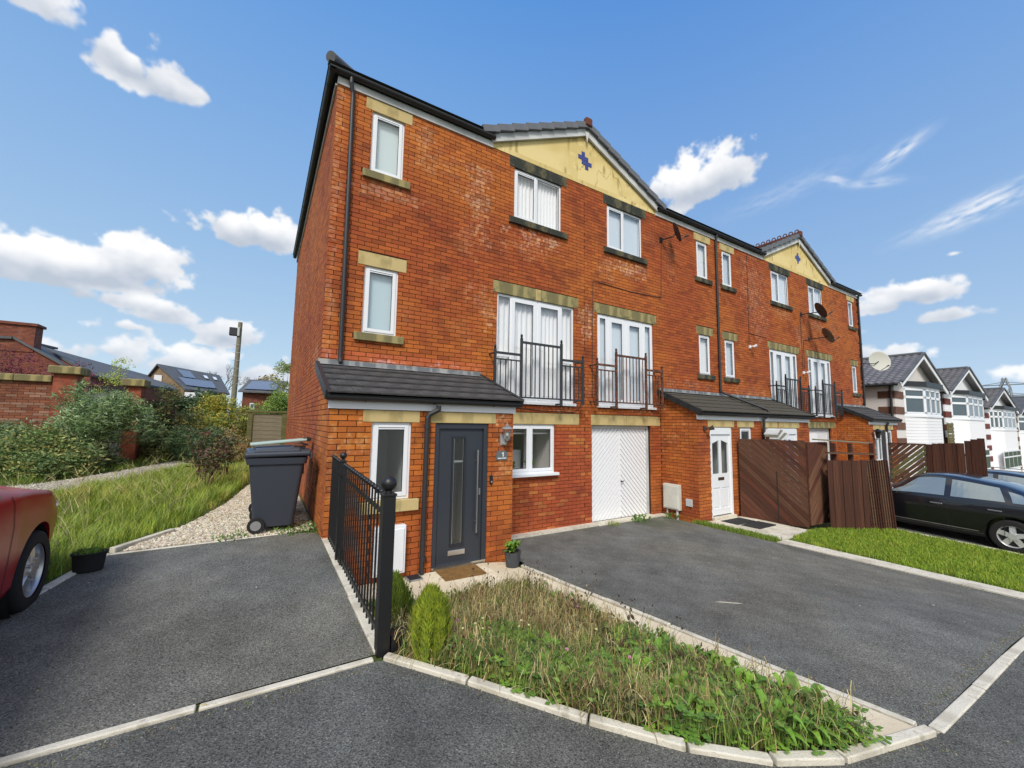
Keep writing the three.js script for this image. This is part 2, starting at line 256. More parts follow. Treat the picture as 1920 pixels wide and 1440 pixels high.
const farBrick = tex(512, 512, (u, v) => { const row = Math.floor(v * 24), n = h3(Math.floor(u * 8 + (row % 2) * .5), row, 221), g = h3(u * 512 | 0, v * 512 | 0, 9), f = fb2(u, v, 4, 5, 223); const c = mixc(s255(150, 84, 62), s255(112, 66, 54), n); return mixc(c, s255(164, 120, 96), sstep(.55, .75, f) * .4).map((x) => x * (.82 + .18 * g)); }, 1.8);

// ---------------------------------------------------------------- materials
const M = {};
const std = (o) => new THREE.MeshStandardMaterial({ roughness: .9, ...o });
const lin = (r, g, b) => new THREE.Color().setRGB(r, g, b);
M.brick = std({ map: clayMap, vertexColors: true, bumpMap: grainBump, bumpScale: .002, roughness: .93 });
M.mortar = std({ color: lin(.060, .026, .014), map: noiseMap, roughness: 1 });
M.mortarPale = std({ color: lin(.20, .12, .08), map: noiseMap, roughness: 1 });
M.stone = std({ map: stoneMap, bumpMap: fineBump, bumpScale: .002 });
M.soot = std({ map: sootMap, bumpMap: fineBump, bumpScale: .002 });
M.darkStone = std({ map: darkStoneMap, bumpMap: fineBump, bumpScale: .002 });
M.render = std({ map: renderMap, bumpMap: grainBump, bumpScale: .002 });
M.upvc = std({ color: lin(.80, .82, .85), roughness: .35 });
M.upvcSeal = std({ color: lin(.02, .02, .02), roughness: .7 });
M.whitePaint = std({ color: lin(.84, .85, .87), roughness: .5 });
M.oldPaint = std({ color: lin(.80, .81, .80), map: noiseMap, roughness: .75 });
M.glass = new THREE.MeshPhysicalMaterial({ color: 0xffffff, transmission: 1, thickness: 0, ior: 1.9, roughness: .02 });
M.frosted = new THREE.MeshPhysicalMaterial({ color: lin(.86, .92, .92), transmission: 1, thickness: 0, ior: 1.8, roughness: .35 });
M.blind = std({ color: lin(.74, .79, .83), roughness: 1 });
M.curtain = std({ color: lin(.84, .85, .86), roughness: 1 });
M.room = std({ color: lin(.52, .50, .47), roughness: 1 });
M.roomDark = std({ color: lin(.48, .47, .45), roughness: 1 });
M.pipe = std({ color: lin(.026, .027, .030), roughness: .5 });
M.gutter = std({ color: lin(.02, .021, .023), roughness: .45 });
M.tile = std({ map: tileMap, bumpMap: fineBump, bumpScale: .0015, color: lin(.72, .72, .72) });
M.mossTile = std({ map: mossTileMap, bumpMap: fineBump, bumpScale: .002, color: lin(.8, .8, .8) });
M.slate = std({ color: lin(.15, .155, .165), map: noiseMap, roughness: .75 });
M.lead = std({ map: leadMap, roughness: .6, metalness: .15 });
M.terracotta = std({ color: lin(.20, .065, .035), map: noiseMap });
M.blueTile = std({ color: lin(.05, .06, .24), roughness: .3 });
M.anthracite = std({ color: lin(.030, .036, .048), roughness: .42 });
M.anthraciteDark = std({ color: lin(.018, .021, .028), roughness: .45 });
M.steel = std({ color: lin(.62, .62, .62), metalness: 1, roughness: .3 });
M.ironBlack = std({ color: lin(.012, .012, .013), roughness: .42 });
M.ironGrey = std({ color: lin(.030, .032, .036), roughness: .5 });
M.ironRust = std({ map: rustMap, roughness: .8 });
M.tar = std({ map: tarMap, bumpMap: tarBump, bumpScale: .006, vertexColors: true, roughness: .95 });
M.kerb = std({ map: kerbMap, bumpMap: fineBump, bumpScale: .002 });
M.pave = std({ map: paveMap, bumpMap: fineBump, bumpScale: .0015 });
M.soil = std({ map: soilMap, roughness: 1 });
M.turf = std({ map: turfMap, roughness: 1 });
M.gravel = std({ map: gravelMap, bumpMap: fineBump, bumpScale: .01, roughness: 1 });
M.path = std({ map: pathMap, bumpMap: fineBump, bumpScale: .006, roughness: 1 });
M.woodDark = std({ map: woodDark, bumpMap: grainBump, bumpScale: .001 });
M.woodDark2 = std({ map: woodDark, color: lin(.72, .66, .62), bumpMap: grainBump, bumpScale: .001 });
M.woodDark3 = std({ map: woodDark, color: lin(1.0, .82, .74), bumpMap: grainBump, bumpScale: .001 });
M.woodOld = std({ map: woodOld, bumpMap: grainBump, bumpScale: .001 });
M.woodGreen = std({ map: woodOld, color: lin(.62, .66, .36) });
M.woodRail = std({ map: woodRail });
M.coco = std({ map: cocoMap, bumpMap: fineBump, bumpScale: .006, roughness: 1 });
M.binGrey = std({ color: lin(.036, .043, .058), roughness: .48 });
M.rubber = std({ color: lin(.012, .012, .012), roughness: .85 });
M.alloy = std({ color: lin(.55, .55, .55), metalness: .85, roughness: .38 });
M.farBrick = std({ map: farBrick });

// ---------------------------------------------------------------- ground
const pw = (pts, x) => { if (x <= pts[0][0]) return pts[0][1]; for (let i = 1; i < pts.length; i++) if (x <= pts[i][0]) return lerp(pts[i - 1][1], pts[i][1], (x - pts[i - 1][0]) / (pts[i][0] - pts[i - 1][0])); return pts[pts.length - 1][1]; };
const roadY = (x) => pw([[-60, .62], [-3, .56], [0, .55], [.9, .475], [1.8, .415], [2.66, .36], [5.05, .23], [7.7, -.05], [12.4, -.38], [20, -.72], [30, -1.1], [60, -1.9], [300, -3]], x);
const FRONT = [[.06, 4.07], [.45, 4.52], [.9, 5.1], [1.23, 5.47], [1.55, 5.72], [1.9, 5.88], [2.67, 6.03]];
const frontZ = (x) => pw([...FRONT, [3, 6.05]], x);
function H(x, z) {
  if (x < .055) { if (z > 4.05) return lerp(.55, roadY(x), clamp((z - 4.05) / 1)); if (z > .9) return lerp(.64, .55, (z - .9) / 3.15); return lerp(.64, .72, clamp((.9 - z) / 10)); }
  if (z < -9.3) return .72;
  const f = frontZ(x), yr = roadY(x); if (z >= f) return yr; const z0 = lerp(1.95, .2, sstep(2.5, 2.75, x)), y0 = lerp(0.0, pw([[2.6, -.1], [8, -.1], [9, -.1], [14, -.14], [21, -.3], [26, -.85], [60, -1.8]], x), sstep(2.3, 2.75, x));
  return lerp(y0, yr, clamp((z - z0) / (f - z0)));
}
function sheet(name, mat, poly, off, step = .5, col) {
  const b = new MB(); if (col) b.col = [1, 1, 1]; const xs = poly.map((p) => p[0]), zs = poly.map((p) => p[1]), x0 = Math.floor(Math.min(...xs) / step), x1 = Math.ceil(Math.max(...xs) / step), z0 = Math.floor(Math.min(...zs) / step), z1 = Math.ceil(Math.max(...zs) / step);
  for (let i = x0; i < x1; i++) for (let j = z0; j < z1; j++) {
    const c = cutRect(poly, i * step, (i + 1) * step, j * step, (j + 1) * step); if (c.length < 3) continue;
    const v = c.map((p) => new THREE.Vector2(p[0], p[1]));
    for (const t of THREE.ShapeUtils.triangulateShape(v, [])) {
      let [p, q, r] = t.map((k) => [v[k].x, H(v[k].x, v[k].y) + off, v[k].y]); const ar = (q[0] - p[0]) * (r[2] - p[2]) - (r[0] - p[0]) * (q[2] - p[2]); if (Math.abs(ar) < 1e-7) continue; if (ar > 0) [q, r] = [r, q];
      if (col) { b.tri(p, q, r); const n = b.c.length; [p, q, r].forEach((w, k) => { const cc = col(w[0], w[2]); b.c[n - 9 + k * 3] = cc[0]; b.c[n - 8 + k * 3] = cc[1]; b.c[n - 7 + k * 3] = cc[2]; }); } else b.tri(p, q, r);
    }
  }
  const N = b.n; for (let i = 0; i < N.length; i += 3) { /* gentle slopes: keep flat normals */ }
  const m = b.build(name, mat); m.userData.kind = 'structure'; return m;
}
{ // one sheet of earth and turf out to the horizon
  const ax = (pts) => pts.sort((a, b) => a - b); const xs = [-320, -200, -120, -80, -50, -35, -25, -18, -13, -10], zs = [-320, -200, -120, -90, -70, -50, -38, -28, -20, -15]; for (let x = -8; x <= 26; x += .5) xs.push(x); xs.push(.05, .06, 30, 36, 44, 54, 66, 80, 120, 200, 320); for (let z = -12; z <= 14; z += .5) zs.push(z); zs.push(18, 26, 40, 70, 120, 200, 320); ax(xs); ax(zs);
  const b = new MB(); const P = (x, z) => [x, H(x, z) - (x < .055 ? .008 : .045), z];
  for (let i = 0; i < xs.length - 1; i++) for (let j = 0; j < zs.length - 1; j++) b.quad(P(xs[i], zs[j + 1]), P(xs[i + 1], zs[j + 1]), P(xs[i + 1], zs[j]), P(xs[i], zs[j]));
  b.build('ground', M.turf).userData.kind = 'structure';
}
// tarmac: brown and mossy patches, worn wheel tracks, all with a grain of their own
const tarTone = (a, s) => (x, z) => { const n = fbm3(x * .9 + s, z * .9, 3, 5), m = fbm3(x * 3 + s, z * 3, 8, 3); let k = a * (.74 + .52 * n) * (.88 + .24 * m); const oil = sstep(.7, .78, fbm3(x * 2.3 + 3 * s, z * 2.3, 27, 3)); k *= 1 - .28 * oil; let c = [k * 1.02, k * 1.03, k * .92]; const br = sstep(.5, .72, fbm3(x * .55 + 4 + s, z * .9, 14, 4)) * .35; c = [c[0] * (1 + .18 * br), c[1] * (1 + .06 * br), c[2] * (1 - .14 * br)]; return c; };
const driveTone = (x, z) => { let c = tarTone(1.28, 5)(x, z); const g = sstep(.42, .62, fbm3(x * 1.6, z * 2.2, 31, 5)) * sstep(1.6, .3, z) * sstep(4.4, 6.2, x); return [lerp(c[0], .62, g * .7), lerp(c[1], .74, g * .7), lerp(c[2], .34, g * .7)]; };
sheet('road', M.tar, [[-40, 4.09], [0, 4.09], ...FRONT.map(([x, z]) => [x + .02, z + .03]), [60, 6.09], [60, 13.2], [-40, 13.2]], .004, .4, tarTone(1.0, 1));
sheet('upper_driveway', M.tar, [[-2.02, .9], [-1.0, .87], [-.35, .84], [-.06, .93], [.02, 1.2], [.02, 4.01], [-2.9, 4.01], [-2.42, 2.7], [-2.2, 1.75]], .004, .2, tarTone(1.26, 9));
sheet('driveway', M.tar, [[2.76, .16], [7.72, .16], [7.72, 6.0], [2.70, 6.0], [2.70, 1.66], [2.76, 1.64]], .004, .2, driveTone);
sheet('far_driveway', M.tar, [[12.15, .2], [24.5, .2], [24.5, 6.05], [12.15, 6.05]], .004, .6, tarTone(.9, 13));
sheet('far_forecourt', M.kerb, [[24.6, .2], [60, .2], [60, 6.05], [24.6, 6.05]], .004, 1.5);
sheet('flower_bed_soil', M.soil, [[.14, 2.53], [2.22, 2.53], [2.235, 5.96], [1.93, 5.87], [1.57, 5.7], [1.25, 5.45], [.92, 5.08], [.47, 4.5], [.14, 4.14]], .02, .3);
sheet('lawn_turf', M.turf, [[8.2, 2.75], [9.6, 2.55], [11.9, 2.9], [12, 5.98], [8.2, 5.98]], .0, .5);
sheet('gravel_yard', M.gravel, [[-1.95, .82], [-.3, .78], [-.03, .86], [-.03, -5.2], [-.55, -5.0], [-.9, -3.5], [-1.15, -1.6], [-1.45, -.4]], .006, .4);
sheet('footpath', M.path, [[-9, -3.2], [-6, -2.7], [-4.6, -2.8], [-3.7, -3.4], [-2.9, -5.5], [-2.35, -8.2], [-1.9, -10.5], [-1.4, -13], [-2.6, -13], [-3.0, -10.2], [-3.7, -7.6], [-4.5, -5.6], [-5.8, -4.6], [-9, -4.6]], .004, .5);
// kerb and edging stones, one by one
function edging(name, label, pts, w, rise, len = .9, m = M.kerb) {
  const g = thing(name, null, null); g.userData.kind = 'structure'; let segs = [];
  for (let i = 0; i < pts.length - 1; i++) { const a = pts[i], b = pts[i + 1], L = Math.hypot(b[0] - a[0], b[1] - a[1]), n = Math.max(1, Math.round(L / len)); for (let k = 0; k < n; k++) segs.push([lerp(a[0], b[0], k / n), lerp(a[1], b[1], k / n), lerp(a[0], b[0], (k + 1) / n), lerp(a[1], b[1], (k + 1) / n)]); }
  for (const [x0, z0, x1, z1] of segs) {
    const y0 = Math.max(H(x0 - .04, z0), H(x0, z0)), y1 = Math.max(H(x1 - .04, z1), H(x1, z1)), dx = x1 - x0, dz = z1 - z0, L = Math.hypot(dx, dz), mb = new MB(), j = rr(-.004, .004);
    mb.add(rbox(L - rr(.006, .014), .16, w, .01), T((x0 + x1) / 2, (y0 + y1) / 2 + rise - .08 + j, (z0 + z1) / 2, -Math.atan2(dz, dx) + rr(-.006, .006), 0, Math.atan2(y1 - y0, L)));
    mb.build('edging_stone', m, g);
  }
  return g;
}
edging('front_edging', '', [[-4.6, 4.05], [.0, 4.05]], .052, .014);
edging('bed_kerb', '', [...FRONT], .062, .03, .9);
edging('driveway_edging', '', [[2.68, 1.7], [2.68, 5.98]], .05, .02);
edging('road_edging', '', [[2.72, 6.04], [12, 6.05], [24, 6.05]], .07, .014);
edging('railing_edging', '', [[.035, 1.2], [.045, 4.0]], .075, .02);
edging('gravel_edging', '', [[-2.02, .88], [-1.0, .845], [-.35, .81]], .05, .012, .9);
edging('verge_edging', '', [[-2.04, .86], [-2.22, 1.75], [-2.45, 2.7], [-2.95, 4.0]], .085, .016, .9);
edging('rough_edging', '', [[-2.02, .78], [-1.6, .1]], .07, .05, .8);
edging('lawn_edging', '', [[12.06, 2.4], [12.06, 6.0]], .14, .02, .9);
// paving slabs, one by one
function paving(name, rects, m = M.pave, rise = .012) {
  const g = thing(name); g.userData.kind = 'structure';
  for (const [x0, z0, x1, z1] of rects) { const mb = new MB(), a = .004, tilt = rr(-.003, .003); const q = (x, z) => [x, H(x, z) + rise + tilt, z], d = .05; const A = q(x0 + a, z0 + a), B = q(x1 - a, z0 + a), C = q(x1 - a, z1 - a), D = q(x0 + a, z1 - a), dn = (p) => [p[0], p[1] - d, p[2]]; mb.quad(D, C, B, A); mb.quad(dn(D), dn(C), C, D); mb.quad(dn(C), dn(B), B, C); mb.quad(dn(A), dn(D), D, A); mb.quad(dn(B), dn(A), A, B); mb.build('slab', m, g); }
  return g;
}
const slabs1 = []; { // front path of the first house
  const xs = [.16, .62, 1.22, 1.82, 2.22, 2.64], zs = [1.32, 1.72, 2.12, 2.52]; for (let i = 0; i < 5; i++) for (let j = 0; j < 3; j++) slabs1.push([xs[i], zs[j], xs[i + 1], zs[j + 1]]);
  for (let z = 2.52; z < 5.6; z += .6) slabs1.push([2.23, z, 2.64, Math.min(z + .6, 5.72)]);
  slabs1.push([2.23, 5.73, 2.64, 5.97]);
}
paving('front_path', slabs1);
const slabs2 = []; { for (let z = 2.75; z < 5.9; z += .6) slabs2.push([7.76, z, 8.18, Math.min(z + .6, 6)]); for (const [a, b] of [[8.02, 8.62], [8.62, 9.22], [9.22, 9.6]]) for (const [c, d] of [[1.08, 1.6], [1.6, 2.15], [2.15, 2.7]]) slabs2.push([a, c, b, d]); }
paving('neighbour_path', slabs2, M.kerb);
{ const b = new MB(); b.box(2.76, -.3, -.02, 5.62, -.055, .17); UD(b.build('concrete_footing', M.kerb), null, null, null, 'structure'); const c = new MB(); c.box(5.64, -.3, -.1, 7.94, -.082, .2); UD(c.build('garage_threshold', M.kerb), null, null, null, 'structure'); }
{ const b = new MB(); for (let z = 1.3; z < 4; z += .45) { const z1 = Math.min(z + .45, 4.04); b.box(.075, -.2, z, .14, H(0, (z + z1) / 2) - .03, z1); } const o = thing('retaining_wall', 'low concrete retaining wall under the black railing', 'wall', [.1, 0, 2.6]); b.build('wall', M.kerb, o, [.1, 0, 2.6]); }

{ const m = sheet('tar_scuff', M.kerb, [[3.62, 4.10], [3.70, 4.12], [3.83, 4.24], [3.86, 4.29], [3.80, 4.26], [3.68, 4.15]], .0075, .5); }
// ---------------------------------------------------------------- the brick terrace
const HB = [0, 5.42, 10.58, 15.76, 21.02], EAVE = 7.68, APEX = [5.42, 15.76], CAM = camera.position;
const HOUSE = [
  ['terraced_house', 'end brick townhouse with grey front door, converted garage and dark-tiled porch', 'house'],
  ['terraced_house', 'brick townhouse with white chevron garage door and white porch door', 'house'],
  ['terraced_house', 'brick townhouse behind the diagonal brown fence, sharing a mossy porch roof', 'house'],
  ['terraced_house', 'far end brick townhouse with orange porch beside the white houses', 'house'],
].map(([n, l, c], i) => { const o = thing(n, l, c, [(HB[i] + HB[i + 1]) / 2, 0, 0], 0, 'houses of the brick terrace'); o.off = [o.position.x, 0, 0]; o.bricks = []; return o; });
for (const h of HOUSE) { const off = h.off; delete h.off; Object.defineProperty(h, 'base', { value: off, enumerable: false }); const br = h.bricks; delete h.bricks; Object.defineProperty(h, 'pile', { value: br, enumerable: false }); }

function brickTone(x, y, z) {
  const t = R(); let k = .86 + .22 * R(), c = t < .15 ? [.80, .74, .78] : t < .55 ? [1, .98, .95] : t < .85 ? [1.08, 1.10, .95] : [.92, .82, .9];
  if (z > -.05 && z < .05 && x > 2.7 && x < 5.6 && y < 1.95) { k = .85 + .25 * R(); c = t < .16 ? [1.15, 1.42, 1.7] : [.98, .80, 1.1]; }        // wall built where the garage door was
  if (z > -.05 && z < .05 && x < 2.9 && y > 3.05 && y < 3.24) c = [1.22, 1.12, 1.7];                                                            // newer courses over the porch
  if (z > .5 && x < 3) c = [c[0] * 1.06, c[1] * 1.12, c[2] * .95];
  return [c[0] * k, c[1] * k, c[2] * k];
}
// bricks of one flat wall: u along the wall, v up, w out of it
function layBricks(house, map, u0, u1, v0, v1, holes, o = {}) {
  const off = o.shift ?? 0, top = o.top;
  for (let r = Math.floor(v0 / .075); r * .075 < v1; r++) {
    const ya = Math.max(v0, r * .075), yb = Math.min(v1, r * .075 + .0655); if (yb - ya < .02) continue; const ym = (ya + yb) / 2;
    for (let k = Math.floor((u0 - .3) / .225); k * .225 < u1 + .2; k++) {
      const s = k * .225 + (r % 2 ? .1125 : 0) + off; let parts = [[Math.max(u0, s + rr(-.002, .002)), Math.min(u1, s + .2145), ya, yb]];
      for (const h of holes) { if (ym > h[2] && ym < h[3]) parts = parts.flatMap(([a, b, c, d]) => b <= h[0] || a >= h[1] ? [[a, b, c, d]] : [[a, Math.min(b, h[0]), c, d], [Math.max(a, h[1]), b, c, d]]); else if (yb > h[2] && ya < h[3]) parts = parts.flatMap(([a, b, c, d]) => b <= h[0] || a >= h[1] ? [[a, b, c, d]] : [[a, Math.min(b, h[0]), c, d], [Math.max(a, h[0]), Math.min(b, h[1]), ym <= h[2] ? c : Math.max(c, h[3]), ym <= h[2] ? Math.min(d, h[2]) : d], [Math.max(a, h[1]), b, c, d]]); }
      for (const [a, b, y0, y1] of parts) {
        if (b - a < .012 || y1 - y0 < .012) continue; if (top && y1 > top((a + b) / 2)) continue;
        const w = rr(-.0018, .0018), P = map((a + b) / 2, (y0 + y1) / 2, 0); house.pile.push({ map, a, b, y0, y1, w, d: Math.hypot(P[0] - CAM.x, P[1] - CAM.y, P[2] - CAM.z), t: brickTone(P[0], P[1], P[2]) });
      }
    }
  }
}
function brickInto(mb, k) { const { map, a, b, y0, y1, w } = k, B = -.05; mb.col = k.t; const q = (u, v, e) => map(u, v, e); const A = q(a, y0, w), C = q(b, y0, w), D = q(b, y1, w), E = q(a, y1, w), a2 = q(a, y0, B), c2 = q(b, y0, B), d2 = q(b, y1, B), e2 = q(a, y1, B); mb.quad(A, C, D, E); mb.quad(a2, A, E, e2); mb.quad(C, c2, d2, D); mb.quad(E, D, d2, e2); mb.quad(a2, c2, C, A); }
// the bed the bricks lie in, with its openings
function wallBed(house, map, u0, u1, v0, v1, holes, mat = M.mortar, poly) {
  const sh = new THREE.Shape(); (poly ?? [[u0, v0], [u1, v0], [u1, v1], [u0, v1]]).forEach((p, i) => i ? sh.lineTo(p[0], p[1]) : sh.moveTo(p[0], p[1]));
  for (const h of holes) { const e = .004, p = new THREE.Path(); const a = h[0] - e, b = h[1] + e, c = Math.max(h[2] - e, v0 + .01), d = h[3] + e; p.moveTo(a, c); p.lineTo(a, d); p.lineTo(b, d); p.lineTo(b, c); p.closePath(); sh.holes.push(p); }
  const g = new THREE.ExtrudeGeometry(sh, { depth: .19, bevelEnabled: false }), mb = new MB(), P = g.attributes.position; for (let i = 0; i < P.count; i += 3) { const v = [0, 1, 2].map((k) => map(P.getX(i + k), P.getY(i + k), P.getZ(i + k) - .199)); mb.tri(v[0], v[1], v[2]); }
  return mb.build('wall', mat, house, house.base);
}
const frontMap = (z) => (u, v, w) => [u, v, z + w], leftMap = (x) => (u, v, w) => [x - w, v, u], rightMap = (x) => (u, v, w) => [x + w, v, -u];
function stone(house, x0, x1, y0, y1, mat, proud = .008, z = 0, name = 'lintel') { const mb = new MB(); mb.add(rbox(x1 - x0, y1 - y0, .11 + proud, .006), T((x0 + x1) / 2, (y0 + y1) / 2, z + proud - (.11 + proud) / 2)); return mb.build(name, mat, house, house.base); }

// ---- windows
function roomBox(house, x0, x1, y0, y1, z, mat = M.room, d = .9) { const mb = new MB(), b = z - d; mb.quad([x0, y0, b], [x1, y0, b], [x1, y1, b], [x0, y1, b]); mb.quad([x0, y0, z], [x0, y0, b], [x0, y1, b], [x0, y1, z]); mb.quad([x1, y0, b], [x1, y0, z], [x1, y1, z], [x1, y1, b]); mb.quad([x0, y1, b], [x1, y1, b], [x1, y1, z], [x0, y1, z]); mb.quad([x0, y0, z], [x1, y0, z], [x1, y0, b], [x0, y0, b]); return mb.build('interior', mat, house, house.base); }
function foldedCloth(mb, x0, x1, y0, y1, z, amp, pitch) { const n = Math.max(6, Math.round((x1 - x0) / pitch * 6)); for (let i = 0; i < n; i++) { const f = (k) => { const x = lerp(x0, x1, k / n); return [x, z + amp * Math.sin(x / pitch * 6.283 + Math.sin(x * 7) * 1.2)]; }; const [a, za] = f(i), [b, zb] = f(i + 1); mb.quad([a, y0, za], [b, y0, zb], [b, y1, zb], [a, y1, za]); } }
// lites: array of {x0, x1, sash, y0?, frosted?, cloth?, rails: [y...]}
function windowUnit(house, x0, x1, y0, y1, z, lites, o = {}) {
  const F = o.frame ?? .05, zf = z - (o.recess ?? .035), D = .06, mb = new MB(); const B = (a, b, c, d, zz = zf, dd = D) => mb.add(rbox(b - a, d - c, dd, .004), T((a + b) / 2, (c + d) / 2, zz - dd / 2));
  B(x0, x0 + F, y0, y1); B(x1 - F, x1, y0, y1); B(x0 + F, x1 - F, y1 - F, y1); B(x0 + F, x1 - F, y0, y0 + F);
  for (let i = 0; i < lites.length - 1; i++) { const m = lites[i].x1; B(m - .025, m + .025, y0 + F, y1 - F); }
  const w = mb.build('window', M.upvc, house, house.base);
  lites.forEach((l, i) => {
    let a = i ? l.x0 + .025 : x0 + F, b = i < lites.length - 1 ? l.x1 - .025 : x1 - F, c = y0 + F, d = y1 - F;
    if (l.sash) {
      const S = l.sw ?? .045, s = new MB(), zs = zf + .014, q = (a2, b2, c2, d2) => s.add(rbox(b2 - a2, d2 - c2, .05, .005), T((a2 + b2) / 2, (c2 + d2) / 2, zs - .025)); const e = .012;
      q(a - e, a + S, c - e, d + e); q(b - S, b + e, c - e, d + e); q(a + S, b - S, d - S, d + e); q(a + S, b - S, c - e, c + S); s.build('sash', M.upvc, w); a += S; b -= S; c += S; d -= S;
      if (l.vent !== false && y1 - y0 < 1.6) { const v = new MB(); v.box(a, d + S * .45, zs, b, d + S * .45 + .008, zs + .002); v.build('vent_slot', M.upvcSeal, w); }
    }
    const seal = new MB(), zz = zf - .012, e = .006; seal.box(a, c, zz - .01, a + e, d, zz + .006); seal.box(b - e, c, zz - .01, b, d, zz + .006); seal.box(a + e, d - e, zz - .01, b - e, d, zz + .006); seal.box(a + e, c, zz - .01, b - e, c + e, zz + .006); seal.build('seal', M.upvcSeal, w);
    const cuts = [c, ...(l.rails ?? []), d]; for (let k = 0; k < cuts.length - 1; k++) { const lo = cuts[k] + (k ? .03 : 0), hi = cuts[k + 1] - (k < cuts.length - 2 ? .03 : 0); const p = new MB(); p.quad([a, lo, zz], [b, lo, zz], [b, hi, zz], [a, hi, zz]); p.build('pane', l.frosted ? M.frosted : M.glass, w); if (k) { const r = new MB(); r.add(rbox(b - a + .01, .062, .05, .004), T((a + b) / 2, cuts[k], zf - .02)); r.build('glazing_bar', M.upvc, w); } }
  });
  const cl = lites[0].cloth; if (cl) { const m = new MB(), a = x0 + .012, b = x1 - .012, c = y0 + .012, d = y1 - .012, zc = zf - D - .02; if (cl === 'flat') m.quad([a, c, zc], [b, c, zc], [b, d, zc], [a, d, zc]); else foldedCloth(m, a, b, c, d, zc - .03, rr(.012, .02), rr(.07, .12)); m.build(cl === 'flat' ? 'blind' : 'curtain', cl === 'flat' ? pick(blindMats) : M.curtain, w); }
  roomBox(house, x0 + .002, x1 - .002, y0 + .002, y1 - .002, zf - D + .002, o.room ?? M.room, o.depth ?? .8);
  return w;
}
var blindMats = [M.blind, std({ color: lin(.66, .74, .80), roughness: 1 }), std({ color: lin(.80, .82, .82), roughness: 1 }), std({ color: lin(.60, .66, .70), roughness: 1 })];
const two = (x0, x1, m, o = {}) => [{ x0, x1: m, sash: true, cloth: 'flat', ...o }, { x0: m, x1, sash: false, cloth: 'flat', ...o }];
function french(house, x0, x1, y0, y1, thick, cl) { const a = x0 + (thick ? .36 : .34), b = x1 - (thick ? .36 : .34), m = (x0 + x1) / 2, S = thick ? .1 : .07; const side = thick ? { sash: true, sw: .05, vent: false } : { sash: false, rails: [lerp(y0, y1, .42)] };
  const w = windowUnit(house, x0, x1, y0, y1, 0, [{ x0, x1: a, cloth: cl, ...side }, { x0: a, x1: m, sash: true, sw: S, cloth: cl }, { x0: m, x1: b, sash: true, sw: S, cloth: cl }, { x0: b, x1, cloth: cl, ...side }], { depth: .6 }); const s = new MB(); s.add(rbox(x1 - x0 + .04, .06, .12, .006), T((x0 + x1) / 2, y0 - .03, .0)); s.build('window_sill', M.upvc, house, house.base); return w; }

// ---- the fronts
const W2 = [6.345, 7.46], W1 = [3.54, 4.69], FR = [2.54, 4.69];
const PORCH = [[0, 2.74, 1.30], [7.95, 10.58, 1.03], [10.58, 13.42, 1.03], [18.22, 21.02, .98]];
const openings = [[], [], [], []];
const smallWin = (i, a, b, ys, upper, cloth = 'flat', frosted = false) => { openings[i].push([a, b, ys[0], ys[1]], [a - .11, b + .13, ys[1], Math.min(ys[1] + .23, upper ? 7.675 : 9)], [a - .12, b + .12, ys[0] - .13, ys[0]]); windowUnit(HOUSE[i], a, b, ys[0], ys[1], 0, [{ x0: a, x1: b, sash: true, cloth, frosted }]); stone(HOUSE[i], a - .11, b + .13, ys[1], Math.min(ys[1] + .23, upper ? 7.672 : 9), i ? (upper ? M.stone : M.soot) : M.stone); stone(HOUSE[i], a - .12, b + .12, ys[0] - .13, ys[0], i ? M.darkStone : M.soot, .055, 0, 'sill'); };
const bedWin = (i, a, b) => { openings[i].push([a, b, ...W2], [a - .12, b + .14, 7.46, 7.695], [a - .12, b + .14, 6.215, 6.345]); windowUnit(HOUSE[i], a, b, ...W2, 0, two(a, b, lerp(a, b, .47), { cloth: i ? 'flat' : 'fold' })); stone(HOUSE[i], a - .12, b + .14, 7.46, 7.692, M.darkStone, .01); stone(HOUSE[i], a - .12, b + .14, 6.215, 6.345, M.darkStone, .06, 0, 'sill'); };
const frWin = (i, a, b, thick, cl) => { openings[i].push([a, b, 2.46, 4.69], [a - .1, b + .12, 4.69, 4.93]); french(HOUSE[i], a, b, ...FR, thick, cl); const m = (a + b) / 2; if (!thick) { stone(HOUSE[i], a - .1, m - .07, 4.69, 4.93, M.soot); stone(HOUSE[i], m - .064, m + .07, 4.69, 4.93, M.stone); stone(HOUSE[i], m + .076, b + .12, 4.69, 4.93, M.soot); } else { stone(HOUSE[i], a - .1, m, 4.69, 4.93, M.soot); stone(HOUSE[i], m + .006, b + .12, 4.69, 4.93, M.soot); } };
smallWin(0, .58, 1.15, W2, true, 'flat', true); smallWin(0, .58, 1.15, W1, false, 'flat', true); bedWin(0, 3.48, 4.73); frWin(0, 3.12, 5.10, false, 'fold');
smallWin(1, 9.66, 10.2, W2, true); smallWin(1, 9.66, 10.2, W1, false); bedWin(1, 6.13, 7.37); frWin(1, 5.80, 7.735, true, 'flat');
smallWin(2, 10.92, 11.45, W2, true); smallWin(2, 10.92, 11.45, W1, false); bedWin(2, 13.78, 14.98); frWin(2, 13.46, 15.36, true, 'flat');
smallWin(3, 19.99, 20.49, W2, true); smallWin(3, 19.99, 20.49, W1, false); bedWin(3, 16.46, 17.63); frWin(3, 16.15, 18.04, true, 'flat');
